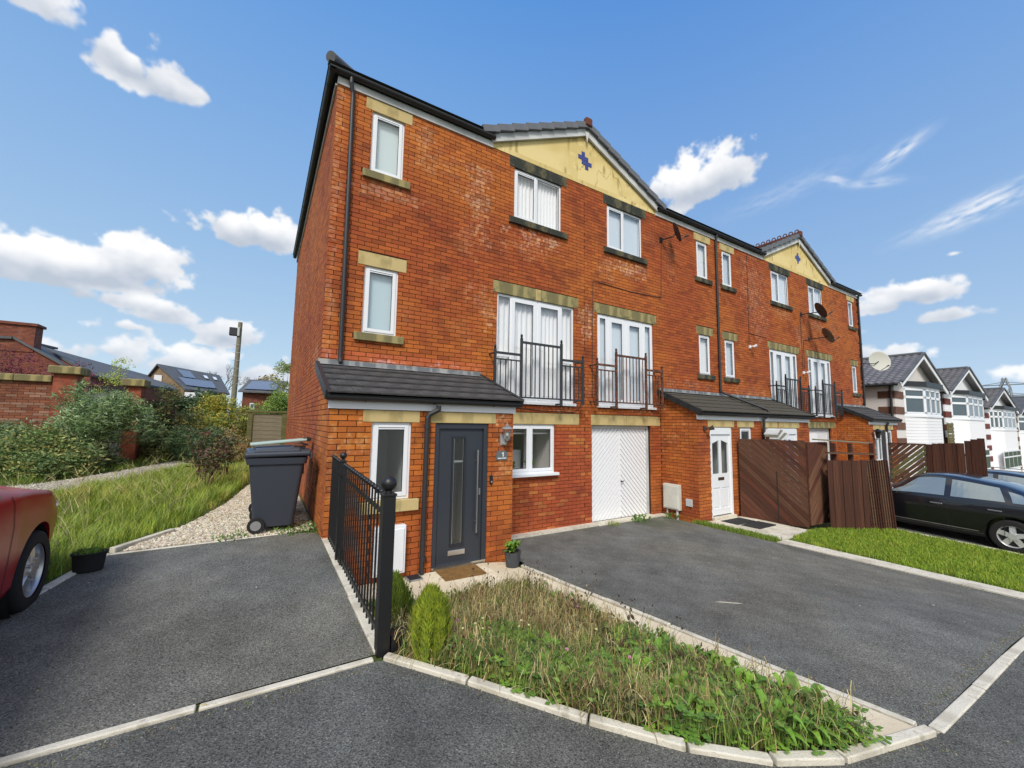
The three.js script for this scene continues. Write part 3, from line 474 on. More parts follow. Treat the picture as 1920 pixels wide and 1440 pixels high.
// kitchen window and the lintels over garages
openings[0].push([3.32, 4.58, 1.03, 2.08], [2.8, 5.24, 2.08, 2.315]);
{ const h = HOUSE[0]; windowUnit(h, 3.32, 4.58, 1.09, 2.078, 0, [{ x0: 3.32, x1: 3.95, sash: true, vent: false }, { x0: 3.95, x1: 4.58, sash: true, vent: false }], { room: M.roomDark, depth: 2.4 }); const s = new MB(); s.add(rbox(1.36, .055, .16, .008), T(3.95, 1.062, .02)); s.build('window_sill', M.upvc, h, h.base);
  const b = new MB(); for (let k = 0; k < 7; k++) b.box(3.38, 1.93 + k * .014, -.24, 4.52, 1.934 + k * .014, -.2); b.box(3.38, 1.875, -.25, 4.52, 1.905, -.19); b.build('venetian_blind', M.curtain, h, h.base);
  const r = new MB(); r.box(3.34, 1.09, -1.2, 4.3, 1.5, -.9); r.box(4.28, 1.1, -.75, 4.5, 2.0, -.7); r.build('kitchen_units', M.blind, h, h.base);
  for (const x of [3.62, 4.05]) { const pt = new MB(); pt.bar([x, 1.095, -.16], [x, 1.17, -.16], .035, .045, 12); pt.build('plant_pot', M.curtain, h, h.base); } const lv = new MB(); for (const x of [3.62, 4.05]) for (let k = 0; k < 26; k++) { const a = rr(0, 6.28), l = rr(.06, .16), up = rr(.05, .2); lv.tri([x, 1.17, -.16], [x + Math.cos(a) * l * .6 - .012, 1.17 + up, -.16 + Math.sin(a) * l * .5], [x + Math.cos(a) * l, 1.17 + up * .9, -.16 + Math.sin(a) * l * .5 + .01]); } lv.build('plant_leaves', std({ color: lin(.05, .11, .02) }), h, h.base); }
for (const [a, m, b] of [[2.8, 3.98, 5.24]]) { stone(HOUSE[0], a, m, 2.08, 2.312, M.stone); stone(HOUSE[0], m + .008, b, 2.08, 2.312, M.stone); }
function garage(i, x0, x1, lx0, lx1) {
  const h = HOUSE[i]; openings[i].push([x0, x1, -.5, 2.08], [lx0, lx1, 2.08, 2.315]); const m = lerp(lx0, lx1, .48); stone(h, lx0, m, 2.08, 2.312, i === 3 ? M.soot : M.stone); stone(h, m + .008, lx1, 2.08, 2.312, i === 3 ? M.soot : M.stone);
  const yb = -.1, f = new MB(), z = -.1; f.box(x0, yb, z - .07, x0 + .07, 2.075, z); f.box(x1 - .07, yb, z - .07, x1, 2.075, z); f.box(x0 + .07, 2.0, z - .07, x1 - .07, 2.075, z); const d = f.build('garage_door', M.oldPaint, h, h.base);
  const a = x0 + .075, b = x1 - .075, c = (a + b) / 2, y0 = yb + .02, y1 = 1.995, pitch = .085; const back = new MB(); back.box(a, y0, z - .075, b, y1, z - .055); back.build('door_panel', M.oldPaint, d);
  for (const s of [-1, 1]) { const xa = s < 0 ? a : c + .03, xb = s < 0 ? c - .03 : b; for (let k = -40; k < 60; k++) { const q = y0 - 1.2 + k * pitch * 1.414, w = pitch * 1.414 - .024; const L = s < 0 ? [[xa, q], [xb, q + (xb - xa)], [xb, q + w + (xb - xa)], [xa, q + w]] : [[xa, q + (xb - xa)], [xb, q], [xb, q + w], [xa, q + w + (xb - xa)]]; const p = cutRect(L, xa, xb, y0, y1); if (p.length > 2) slabPoly(new MB(), p, z - .055, z - .027).build('board', M.whitePaint, d); } }
  const st = new MB(); st.box(c - .03, y0, z - .055, c + .03, y1, z - .03); st.build('centre_strip', M.whitePaint, d); const hd = new MB(); hd.bar([c + .04, .76, z - .03], [c + .04, .76, z + .03], .014); hd.beam([c + .0, .76, z + .03], [c + .09, .77, z + .03], .016, .016); hd.build('handle', M.ironBlack, d);
  const bk = new MB(); bk.box(x0, -.12, z - .3, x1, 2.1, z - .2); bk.build('garage_back', M.roomDark, h, h.base);
}
garage(1, 5.62, 7.6, 5.593, 7.93); garage(3, 15.95, 17.75, 15.86, 18.1);
for (let i = 0; i < 4; i++) { const h = HOUSE[i], p = PORCH[i], x0 = HB[i], x1 = HB[i + 1], hidden = [p[0] + (i ? .0 : -1), p[1] - .0, -2, 2.88];
  layBricks(h, frontMap(0), x0 + (i ? .001 : .003), x1 - (i < 3 ? .008 : .003), -.3, EAVE - .001, [...openings[i], hidden]); wallBed(h, frontMap(0), x0 + .01, x1 - .01, -.3, EAVE, openings[i].filter((o) => !(o[3] - o[2] < .26)), M.mortar); }
// the end wall, with the side of the porch in one plane with it
{ const h = HOUSE[0], roofLine = (u) => u < 0 ? EAVE : 2.93 - u * .385; layBricks(h, leftMap(0), -9.02, 1.297, .28, 2.925, [], { shift: .065, top: roofLine }); layBricks(h, leftMap(0), -9.02, -.003, 2.925, EAVE - .001, [], { shift: .0 }); wallBed(h, leftMap(0.004), -9, 1.28, .2, EAVE, [], M.mortar, [[-9, .2], [1.28, .2], [1.28, 2.42], [-.015, 2.92], [-.015, EAVE], [-9, EAVE]]);
  const b = new MB(); b.box(.02, -.3, -9.02, 21, EAVE, -8.9); b.build('rear_wall', M.farBrick, h, h.base); }
{ const h = HOUSE[3]; layBricks(h, rightMap(21.02), .0, 9.0, -.4, EAVE - .001, []); wallBed(h, rightMap(21.015), 0, 9, -.4, EAVE, []); }

// ---- porches
function porchDoorGrey(h, z) {
  const f = new MB(), B = (a, b, c, d, z0, z1) => f.add(rbox(b - a, d - c, z1 - z0, .004), T((a + b) / 2, (c + d) / 2, (z0 + z1) / 2)); B(1.417, 1.49, 0, 2.08, z - .1, z - .02); B(2.217, 2.29, 0, 2.08, z - .1, z - .02); B(1.49, 2.217, 2.0, 2.08, z - .1, z - .02); const d = f.build('front_door', M.anthracite, h, h.base);
  const leaf = new MB(); const ga = 1.735, gb = 1.905, gc = .32, gd = 1.86, zl = z - .055; leaf.box(1.492, .05, zl - .04, ga, 1.998, zl); leaf.box(gb, .05, zl - .04, 2.215, 1.998, zl); leaf.box(ga, gd, zl - .04, gb, 1.998, zl); leaf.box(ga, .05, zl - .04, gb, gc, zl); leaf.build('door_leaf', M.anthracite, d);
  const tr = new MB(), e = .028; tr.box(ga - e, gc - e, zl, ga, gd + e, zl + .014); tr.box(gb, gc - e, zl, gb + e, gd + e, zl + .014); tr.box(ga, gd, zl, gb, gd + e, zl + .014); tr.box(ga, gc - e, zl, gb, gc, zl + .014); tr.build('glazing_trim', M.anthraciteDark, d);
  const p = new MB(); p.quad([ga, gc, zl - .01], [gb, gc, zl - .01], [gb, gd, zl - .01], [ga, gd, zl - .01]); p.build('pane', M.frosted, d); const br = new MB(); br.box(ga + .008, gc + .008, zl - .012, ga + .014, gd - .008, zl - .006); br.box(gb - .014, gc + .008, zl - .012, gb - .008, gd - .008, zl - .006); br.box(ga + .01, 1.5, zl - .02, gb - .01, 1.53, zl - .016); br.build('lead_line', M.steel, d);
  const hb = new MB(); hb.bar([2.11, .46, zl + .06], [2.11, 1.68, zl + .06], .015, .015, 12); for (const y of [.62, 1.52]) hb.bar([2.11, y, zl], [2.11, y, zl + .06], .009); hb.build('pull_bar', M.steel, d);
  const lp = new MB(); lp.add(rbox(.27, .075, .012, .005), T(1.82, .205, zl + .006)); lp.build('letter_plate', M.steel, d); const lk = new MB(); lk.add(rbox(.03, .1, .01, .004), T(2.175, 1.05, zl + .005)); lk.build('lock', M.steel, d);
  const th = new MB(); th.box(1.43, -.01, z - .1, 2.28, .05, z - .01); th.build('threshold', M.steel, d);
  roomBox(h, 1.49, 2.22, .05, 2.0, z - .1, M.room, .9);
}
function porchDoorWhite(h, x0, x1, z, blue) {
  const y0 = -.05, y1 = 2.07, f = new MB(), B = (a, b, c, d, z0, z1) => f.add(rbox(b - a, d - c, z1 - z0, .004), T((a + b) / 2, (c + d) / 2, (z0 + z1) / 2)); B(x0, x0 + .06, y0, y1, z - .09, z - .02); B(x1 - .06, x1, y0, y1, z - .09, z - .02); B(x0 + .06, x1 - .06, y1 - .17, y1, z - .09, z - .01); const d = f.build('front_door', M.upvc, h, h.base);
  const a = x0 + .06, b = x1 - .06, zl = z - .045, m = (a + b) / 2, st = .075, gy0 = .95, gy1 = 1.74; const leaf = new MB(); const bx = (p, q, r, s) => leaf.box(p, r, zl - .04, q, s, zl); bx(a, a + st, y0 + .03, y1 - .17); bx(b - st, b, y0 + .03, y1 - .17); bx(m - .045, m + .045, gy0, y1 - .17); bx(a + st, b - st, .62, gy0); bx(a + st, b - st, y0 + .03, .13); bx(m - .045, m + .045, .13, .62);
  for (const s of [-1, 1]) { const p = s < 0 ? a + st : m + .045, q = s < 0 ? m - .045 : b - st; const hi = s < 0 ? [[p, 1.68], [q, 1.76]] : [[p, 1.76], [q, 1.68]]; slabPoly(leaf, [[p, hi[0][1]], [q, hi[1][1]], [q, y1 - .17], [p, y1 - .17]], zl - .04, zl); }
  leaf.build('door_leaf', M.upvc, d); for (const s of [-1, 1]) { const p = s < 0 ? a + st : m + .045, q = s < 0 ? m - .045 : b - st; const g = new MB(); g.quad([p, gy0, zl - .02], [q, gy0, zl - .02], [q, 1.8, zl - .02], [p, 1.8, zl - .02]); g.build('pane', blue ? std({ color: lin(.05, .2, .5), roughness: .2 }) : M.frosted, d); const pn = new MB(); pn.box(p, .13, zl - .03, q, .62, zl - .018); pn.add(rbox(q - p - .05, .43, .012, .005), T((p + q) / 2, .375, zl - .012)); pn.build('panel', M.upvc, d); }
  const lp = new MB(); lp.add(rbox(.24, .07, .012, .004), T(m, .83, zl + .006)); lp.build('letter_plate', std({ color: lin(.12, .08, .05), metalness: .6, roughness: .4 }), d); const st2 = new MB(); st2.box(x0, y0 - .05, z - .1, x1, y0, z + .06); st2.build('threshold', M.kerb, d);
  roomBox(h, a, b, y0 + .03, y1 - .17, z - .09, M.roomDark, .8);
}
function porchRoof(i, x0, x1, p, mat, overL, overR) {
  const h = HOUSE[i], yw = 2.985, ye = 2.452, zw = .0, ze = p + .15, n = 5, L = Math.hypot(yw - ye, ze - zw), ang = Math.atan2(yw - ye, ze - zw), a = x0 - overL, b = x1 + overR; const rf = new MB(); rf.add(boxGeo(b - a - .02, .05, L - .02), T((a + b) / 2, (yw + ye) / 2 - .055, (zw + ze) / 2, 0, ang)); const deck = rf.build('porch_roof', M.gutter, h, h.base);
  const rowL = L / n, cols = Math.max(1, Math.round((b - a) / .33)), w = (b - a) / cols;
  for (let r = 0; r < n; r++) { const t = (r + .5) / n, sh = r % 2 ? w / 2 : 0; for (let c = 0; c <= cols; c++) { let p0 = a + c * w - sh, p1 = p0 + w; p0 = Math.max(p0, a); p1 = Math.min(p1, b); if (p1 - p0 < .03) continue; mesh('roof_tile', rbox(p1 - p0 - .004, .024, rowL + .06, .004), mat, deck, T((p0 + p1) / 2, lerp(yw, ye, t) + .0 + rr(-.0015, .0015), lerp(zw, ze, t) + .0, 0, ang - .075)); } }
  const fs = new MB(); fs.box(x0 - (overL ? .02 : 0), 2.25, p + .002, x1 + (overR ? .02 : 0), 2.362, p + .028); fs.build('fascia', M.whitePaint, h, h.base);
  gutterRun(h, [a + .01, 2.405, p + .1], [b - .01, 2.405, p + .1], .058, overL > 0, overR > 0);
  const fl = new MB(), gl = new MB(); const x2 = Math.min(b, x1 + .05); fl.box(a + .02, yw - .02, .003, x2, yw + .07, .012); fl.quad([a + .02, yw - .03 + .03, .012], [a + .02, yw - .06 + .03, .16], [x2, yw - .06 + .03, .16], [x2, yw - .03 + .03, .012]); fl.build('flashing', M.lead, h, h.base);
  for (const [x, on] of [[a, overL], [b, overR]]) if (on) { const v = new MB(); const s = x === a ? 1 : -1; for (let r = 0; r < 4; r++) { const t = (r + .5) / 4; v.add(rbox(.06, .13, L / 4 + .02, .006), T(x + s * .01, lerp(yw, ye, t) - .035, lerp(zw, ze, t), 0, ang)); } v.build('verge', M.gutter, h, h.base); }
}
function gutterRun(h, A, B, r, capL, capR) { const mb = new MB(), n = 10, pt = (P, k, q) => { const t = Math.PI + Math.PI * k / n; return P[0] === undefined ? null : [P[0], P[1] + Math.sin(t) * q, P[2] + Math.cos(t) * q]; };
  const along = Math.abs(B[0] - A[0]) > Math.abs(B[2] - A[2]); const P = (E, k, q) => { const t = Math.PI + Math.PI * k / n; return along ? [E[0], E[1] + Math.sin(t) * q, E[2] - Math.cos(t) * q] : [E[0] + Math.cos(t) * q, E[1] + Math.sin(t) * q, E[2]]; };
  for (let k = 0; k < n; k++) { mb.quad(P(A, k, r), P(B, k, r), P(B, k + 1, r), P(A, k + 1, r)); mb.quad(P(B, k, r - .006), P(A, k, r - .006), P(A, k + 1, r - .006), P(B, k + 1, r - .006)); } for (const s of [0, n]) mb.quad(P(A, s, r), P(B, s, r), P(B, s, r - .006), P(A, s, r - .006));
  const L = Math.hypot(B[0] - A[0], B[2] - A[2]); for (let d = .45; d < L; d += .95) { const t = d / L, E = [lerp(A[0], B[0], t), A[1], lerp(A[2], B[2], t)], E2 = along ? [E[0] + .025, E[1], E[2]] : [E[0], E[1], E[2] + .025]; for (let k = 0; k < n; k++) mb.quad(P(E, k, r + .006), P(E2, k, r + .006), P(E2, k + 1, r + .006), P(E, k + 1, r + .006)); }
  for (const [E, on] of [[A, capL], [B, capR]]) if (on) { const f = []; for (let k = 0; k <= n; k++) f.push(P(E, k, r)); mb.fan(f); mb.fan(f.reverse()); } return mb.build('gutter', M.gutter, h, h.base); }
function downpipe(h, pts, r = .034) { const mb = new MB(); for (let i = 0; i < pts.length - 1; i++) { mb.bar(pts[i], pts[i + 1], r, r, 14); if (i) mb.ball(...pts[i], r * 1.02, 12); } const collar = (x, y, z) => mb.bar([x, y - .03, z], [x, y + .03, z], r + .007, r + .007, 14); for (let i = 0; i < pts.length - 1; i++) { const a = pts[i], b = pts[i + 1]; if (Math.abs(a[0] - b[0]) + Math.abs(a[2] - b[2]) < .02) { const L = Math.abs(a[1] - b[1]); if (L > .5) for (let d = .12; d < L; d += 1.8) collar(a[0], Math.max(a[1], b[1]) - d, a[2]); } } return mb.build('downpipe', M.pipe, h, h.base); }
{ const h = HOUSE[0], z = 1.3, holes = [[.528, 1.071, 1.043, 2.08], [.41, 1.18, 2.08, 2.245], [.42, 1.19, .89, 1.043], [1.417, 2.29, -.5, 2.08], [1.34, 2.41, 2.08, 2.245]];
  layBricks(h, frontMap(z), .003, 2.737, -.1, 2.26, holes); wallBed(h, frontMap(z), .01, 2.73, -.1, 2.26, holes.filter((q) => q[3] - q[2] > .5 && q[2] > -.2).concat([[1.417, 2.29, -.09, 2.08]])); layBricks(h, rightMap(2.737), -1.297, 0, -.2, 2.93, [], { top: (u) => 2.93 + u * .385 }); wallBed(h, rightMap(2.73), -1.28, 0, -.2, 2.2, [], M.mortar, [[-1.28, -.2], [0, -.2], [0, 2.9], [-1.28, 2.42]]);
  stone(h, .41, 1.18, 2.083, 2.243, M.stone, .008, z); stone(h, 1.34, 2.41, 2.083, 2.243, M.stone, .008, z); stone(h, .42, 1.19, .89, 1.04, M.stone, .06, z, 'sill');
  windowUnit(h, .528, 1.071, 1.043, 2.08, z, [{ x0: .528, x1: 1.071, sash: true, frosted: true }], { room: M.roomDark, depth: 1.15 }); porchDoorGrey(h, z); porchRoof(0, 0, 2.74, z, M.tile, .06, .07);
  downpipe(h, [[1.42, 2.33, z + .1], [1.42, 2.27, z + .1], [1.30, 2.2, z + .055], [1.275, 2.15, z + .05], [1.265, .02, z + .05]]); }
{ const z = 1.03, h = HOUSE[1], y = -.1, holes = [[8.44, 9.36, -.5, 2.07], [8.36, 9.46, 2.07, 2.245], [9.72, 10.28, 1.04, 2.07], [9.6, 10.38, 2.07, 2.245]];
  layBricks(h, frontMap(z), 7.953, 10.578, -.2, 2.26, holes); wallBed(h, frontMap(z), 7.96, 10.58, -.2, 2.26, [[8.44, 9.36, -.1, 2.07], holes[2]]); layBricks(h, leftMap(7.953), 0, 1.027, -.25, 2.95, [], { shift: .13, top: (u) => 2.95 - u * .46 }); wallBed(h, leftMap(7.957), 0, 1.02, -.25, 2.2, [], M.mortar, [[0, -.25], [1.02, -.25], [1.02, 2.4], [0, 2.93]]);
  stone(h, 8.36, 9.46, 2.075, 2.243, M.stone, .008, z); stone(h, 9.6, 10.38, 2.075, 2.243, M.stone, .008, z); porchDoorWhite(h, 8.44, 9.36, z); windowUnit(h, 9.72, 10.28, 1.04, 2.07, z, [{ x0: 9.72, x1: 10.28, sash: true, frosted: true }], { room: M.roomDark, depth: 1.15 }); porchRoof(1, 7.95, 10.58, z, M.mossTile, .08, 0);
  const g = HOUSE[2], hl = [[10.86, 11.5, 1.04, 2.07], [10.76, 11.6, 2.07, 2.245], [11.72, 12.74, -.5, 2.07], [11.65, 12.85, 2.07, 2.245]]; layBricks(g, frontMap(z), 10.583, 13.417, -.2, 2.26, hl); wallBed(g, frontMap(z), 10.58, 13.41, -.2, 2.26, [hl[0], [11.72, 12.74, -.1, 2.07]]); layBricks(g, rightMap(13.417), -1.027, 0, -.25, 2.95, [], { top: (u) => 2.95 + u * .46 }); wallBed(g, rightMap(13.41), -1.02, 0, -.25, 2.2, [], M.mortar, [[-1.02, -.25], [0, -.25], [0, 2.93], [-1.02, 2.4]]);
  stone(g, 10.76, 11.6, 2.075, 2.243, M.stone, .008, z); stone(g, 11.65, 12.85, 2.075, 2.243, M.stone, .008, z); windowUnit(g, 10.86, 11.5, 1.04, 2.07, z, [{ x0: 10.86, x1: 11.5, sash: true, frosted: true }], { room: M.roomDark, depth: 1.15 }); porchDoorWhite(g, 11.72, 12.74, z, true); porchRoof(2, 10.58, 13.42, z, M.mossTile, 0, .08); }
{ const z = .98, h = HOUSE[3], hl = [[18.72, 19.6, -.5, 2.05], [18.6, 19.72, 2.05, 2.245], [20.0, 20.5, 1.04, 2.05], [19.9, 20.6, 2.05, 2.245]]; layBricks(h, frontMap(z), 18.223, 21.017, -.4, 2.26, hl); wallBed(h, frontMap(z), 18.23, 21.01, -.4, 2.26, [[18.72, 19.6, -.3, 2.05], hl[2]]); layBricks(h, leftMap(18.223), 0, .977, -.4, 2.95, [], { top: (u) => 2.95 - u * .48 }); wallBed(h, leftMap(18.228), 0, .97, -.4, 2.2, [], M.mortar, [[0, -.4], [.97, -.4], [.97, 2.42], [0, 2.93]]);
  layBricks(h, rightMap(21.017), -.977, 0, -.4, 2.95, [], { top: (u) => 2.95 + u * .48 }); wallBed(h, rightMap(21.01), -.97, 0, -.4, 2.2, [], M.mortar, [[-.97, -.4], [0, -.4], [0, 2.9], [-.97, 2.42]]);
  stone(h, 18.6, 19.72, 2.055, 2.243, M.stone, .008, z); stone(h, 19.9, 20.6, 2.055, 2.243, M.stone, .008, z); porchDoorWhite(h, 18.72, 19.6, z); windowUnit(h, 20.0, 20.5, 1.04, 2.05, z, [{ x0: 20, x1: 20.5, sash: true, frosted: true }], { room: M.roomDark, depth: 1.15 }); porchRoof(3, 18.22, 21.02, z, M.tile, .06, .06); downpipe(h, [[19.8, 2.33, z + .1], [19.8, 2.2, z + .05], [19.8, -.3, z + .05]]); }
// bricks: the 300 of each house that show largest on their own, the rest as one part
for (const h of HOUSE) { h.pile.sort((a, b) => a.d - b.d); const rest = new MB(); h.pile.forEach((k, i) => { if (i < 300) { const mb = new MB(); brickInto(mb, k); mb.build('brick', M.brick, h, h.base); } else brickInto(rest, k); }); rest.build('brickwork', M.brick, h, h.base).userData.kind = 'stuff'; }

M.vergeTile = std({ color: lin(.20, .21, .23), map: noiseMap, roughness: .7 });
// ---- eaves, gables and roofs
for (let i = 0; i < 4; i++) {
  const h = HOUSE[i], x0 = HB[i], x1 = HB[i + 1], ap = i < 2 ? APEX[0] : APEX[1], left = i % 2 === 0, gx = ap + (left ? -2.47 : 2.47), e0 = left ? (i ? x0 : -.14) : gx, e1 = left ? gx : (i < 3 ? x1 : 21.16);
  const b = new MB(); b.box(Math.max(e0, 0), EAVE + .0, -.1, Math.min(e1, 21.02), EAVE + .13, .026); b.build('fascia', M.oldPaint, h, h.base);
  gutterRun(h, [e0, EAVE + .185, .088], [e1, EAVE + .185, .088], .06, true, true);
  // gable half
  const g = new MB(), s = left ? -1 : 1; slabPoly(g, left ? [[gx - .02, 7.70], [ap, 7.70], [ap, 8.98], [gx - .02, 7.86]] : [[ap, 7.70], [gx + .02, 7.70], [gx + .02, 7.86], [ap, 8.98]], -.1, .006); g.build('gable_render', M.render, h, h.base);
  const sl = .457, A = [ap, 9.0, .05], B = [gx + s * .06, 9.0 - sl * 2.53, .05]; const bb = new MB(); bb.beam([A[0] - s * .0, A[1], A[2]], B, .05, .16); bb.build('bargeboard', M.oldPaint, h, h.base);
  const n = 8, L = Math.hypot(2.75, 2.75 * sl); for (let k = 0; k < n; k++) { const t = (k + .5) / n, x = ap + s * 2.75 * t, y = 9.165 - sl * 2.75 * t; mesh('verge_tile', rbox(L / n + .015, .14, .17, .008), M.vergeTile, h, T(x - h.base[0], y + .0, .06, 0, 0, (s > 0 ? -1 : 1) * (Math.atan(sl) - .085))); }
  // slopes
  const r = new MB(), e = 7.93, rz = -4.45, ry = e + (4.6) * Math.tan(25 * RAD), bz = -9.1; const hip0 = i === 0 ? 4.4 : 0, hip1 = i === 3 ? 4.4 : 0, xa = i === 0 ? -.16 : x0, xb = i === 3 ? 21.18 : x1;
  const gt = 1.1; { const tz = Math.tan(25 * RAD), zc = -.14, yc = e + (.14 - zc) * tz, E0 = left ? xa : gx, E1 = left ? gx : xb; r.quad([E0, e, .14], [E1, e, .14], [E1, yc, zc], [E0, yc, zc]); r.quad([xa, yc, zc], [xb, yc, zc], [xb - hip1, ry, rz], [xa + hip0, ry, rz]); r.quad([E0, e - .01, .14], [E0, e - .01, zc], [E1, e - .01, zc], [E1, e - .01, .14]); } r.quad([xb, e, bz], [xa, e, bz], [xa + hip0, ry, rz], [xb - hip1, ry, rz]); if (i === 0) r.tri([xa, e, bz], [xa, e, .14], [xa + hip0, ry, rz]); if (i === 3) r.tri([xb, e, .14], [xb, e, bz], [xb - hip1, ry, rz]); r.quad([xa, e - .01, -.14], [xa, e - .01, bz], [xb, e - .01, bz], [xb, e - .01, -.14]);
  const gy = 9.2, gz = -2.75; if (left) r.quad([gx - .2, gy - sl * 2.67, .12], [ap, gy, .12], [ap, gy, gz], [gx - .2, gy - sl * 2.67, gz]); else r.quad([ap, gy, .12], [gx + .2, gy - sl * 2.67, .12], [gx + .2, gy - sl * 2.67, gz], [ap, gy, gz]);
  r.build('roof', M.slate, h, h.base);
  if (left) { const k = new MB(); if (i === 0) { k.bar([ap, 9.21, .15], [ap, 9.21, -2.7], .085, .085, 12); k.build('ridge', M.terracotta, h, h.base); } else { const st = 15; for (let q = 0; q < st; q++) { const z = .12 - q * .2; k.add(rbox(.2, .1, .195, .02), T(ap, 9.22, z - .1)); k.add(new THREE.TorusGeometry(.062, .02, 6, 12), T(ap, 9.33, z - .1, Math.PI / 2)); } k.build('ridge', M.terracotta, h, h.base); } const c = new MB(); c.add(rbox(.2, .2, .12, .03), T(ap, 9.2, .12)); c.build('ridge_end_cap', M.terracotta, h, h.base); const f = new MB(); slabPoly(f, [[ap - .06, 8.98], [ap + .06, 8.98], [ap, 8.72]], .078, .095); f.build('bargeboard_finial', M.oldPaint, h, h.base);
    const tl = .105, rows = [[-1, 0, 1.6], [0, 0, 1], [1, 0, 1]]; for (const [cx, cy] of (i === 0 ? [[-1.5, .5], [-.5, .5], [-.5, 1.5], [.5, .5], [.5, -.5], [-.5, -.5], [1.5, -.5], [.5, -1.5]] : [[-.5, .5], [.5, .5], [-.5, -.5], [.5, -.5], [-1.4, 0], [1.4, 0], [0, 1.4], [0, -1.4]])) mesh('blue_tile', rbox(tl - .004, tl - .004, .012, .003), M.blueTile, h, T(ap + cx * tl - h.base[0], 8.31 + cy * tl, .01)); }
}
{ const h = HOUSE[0]; gutterRun(h, [-.088, EAVE + .185, .14], [-.088, EAVE + .185, -9.1], .06, true, true); const b = new MB(); b.box(-.03, EAVE, -9.05, .1, EAVE + .13, -.1); b.build('fascia', M.gutter, h, h.base); const w = new MB(); w.box(-.033, EAVE - .03, -9.03, -.004, EAVE - .004, .0); w.build('soffit_trim', M.oldPaint, h, h.base); const c = new MB(); c.bar([-.14, 8.0, .12], [.75, 8.42, -.8], .09, .09, 10); c.build('hip_tile', M.slate, h, h.base);
  downpipe(h, [[.2, 7.87, .09], [.2, 7.72, .09], [.235, 7.58, .05], [.24, 7.5, .045], [.27, 3.16, .045], [.27, 3.07, .05], [.275, 3.0, .1]]); }
downpipe(HOUSE[1], [[10.55, 7.82, .09], [10.55, 7.6, .05], [10.55, 3.1, .05], [10.62, 3.05, .1], [11.0, 2.56, 1.1], [11.0, 2.44, 1.14], [10.72, 2.3, 1.12], [10.7, -.1, 1.08]]);
downpipe(HOUSE[3], [[20.93, 7.85, .09], [20.93, 7.6, .05], [20.93, 3.05, .05]]);
// ---- balconies in front of the french windows
function balcony(i, x0, x1, mat, open) {
  const h = HOUSE[i], z = .25, w = x1 - x0, pa = x0 + w * .272, pb = x0 + w * .73; const g = new MB(); g.box(x0, 2.585, z - .015, x1, 2.615, z + .015); for (const [x, y] of [[x0 + .01, 3.43], [x1 - .01, 3.43], [x0 + .01, 2.6], [x1 - .01, 2.6]]) g.bar([x, y, .0], [x, y, z], .018, .018, 6); for (const x of [pa, pb]) g.bar([x, 2.5, 0], [x, 2.5, z], .018, .018, 6); const b = g.build('balcony_railing', mat, h, h.base);
  const rail = (a, c, y, d = .022) => { const m = new MB(); m.box(a, y - d, z - .02, c, y + d, z + .02); m.build('rail', mat, b); }; rail(x0, pa, 3.43); rail(pb, x1, 3.43); rail(x0, pa, 3.31, .012); rail(pb, x1, 3.31, .012); rail(pa, pb, 3.69);
  const post = (x, y0, y1) => { const m = new MB(); m.box(x - .022, y0, z - .022, x + .022, y1, z + .022); m.bar([x, y1, z], [x, y1 + .03, z], .014, .03, 8); m.ball(x, y1 + .055, z, .026, 8); m.build('post', mat, b); }; post(x0, 2.5, 3.5); post(x1, 2.5, 3.5); post(pa, 2.46, 3.77); post(pb, 2.46, 3.77);
  const bars = (a, c, y1, n) => { for (let k = 1; k < n; k++) { const x = lerp(a, c, k / n), m = new MB(); m.box(x - .008, 2.6, z - .008, x + .008, y1, z + .008); m.build('bar', mat, b); } }; bars(x0, pa, 3.31, 5); bars(pb, x1, 3.31, 5); bars(pa, pb, 3.69, 9); return b;
}
balcony(0, 2.96, 5.13, M.ironGrey); balcony(1, 5.55, 7.73, M.ironRust); balcony(2, 13.3, 15.5, M.ironBlack); balcony(3, 15.98, 18.15, M.ironGrey);
// ---- cables clipped to the wall
function cable(i, pts, r = .007) { const mb = new MB(); for (let k = 0; k < pts.length - 1; k++) mb.bar([...pts[k], .01], [...pts[k + 1], .01], r, r, 5); mb.build('cable', M.pipe, HOUSE[i], HOUSE[i].base); }
cable(1, [[8.12, 7.06], [8.06, 5.45], [6.9, 5.40], [5.66, 5.44], [5.64, 4.4], [5.63, 2.75], [5.7, 2.55]]); cable(0, [[5.3, 2.5], [5.1, 2.35], [4.2, 2.36], [3.4, 2.42], [2.9, 2.4]]); cable(2, [[12.3, 7.6], [12.25, 4.75]]); cable(2, [[12.25, 5.05], [13.3, 5.02]]); cable(2, [[15.7, 6.2], [15.72, 4.15]]); cable(3, [[16.2, 5.3], [15.85, 5.25], [15.85, 4.2]]);

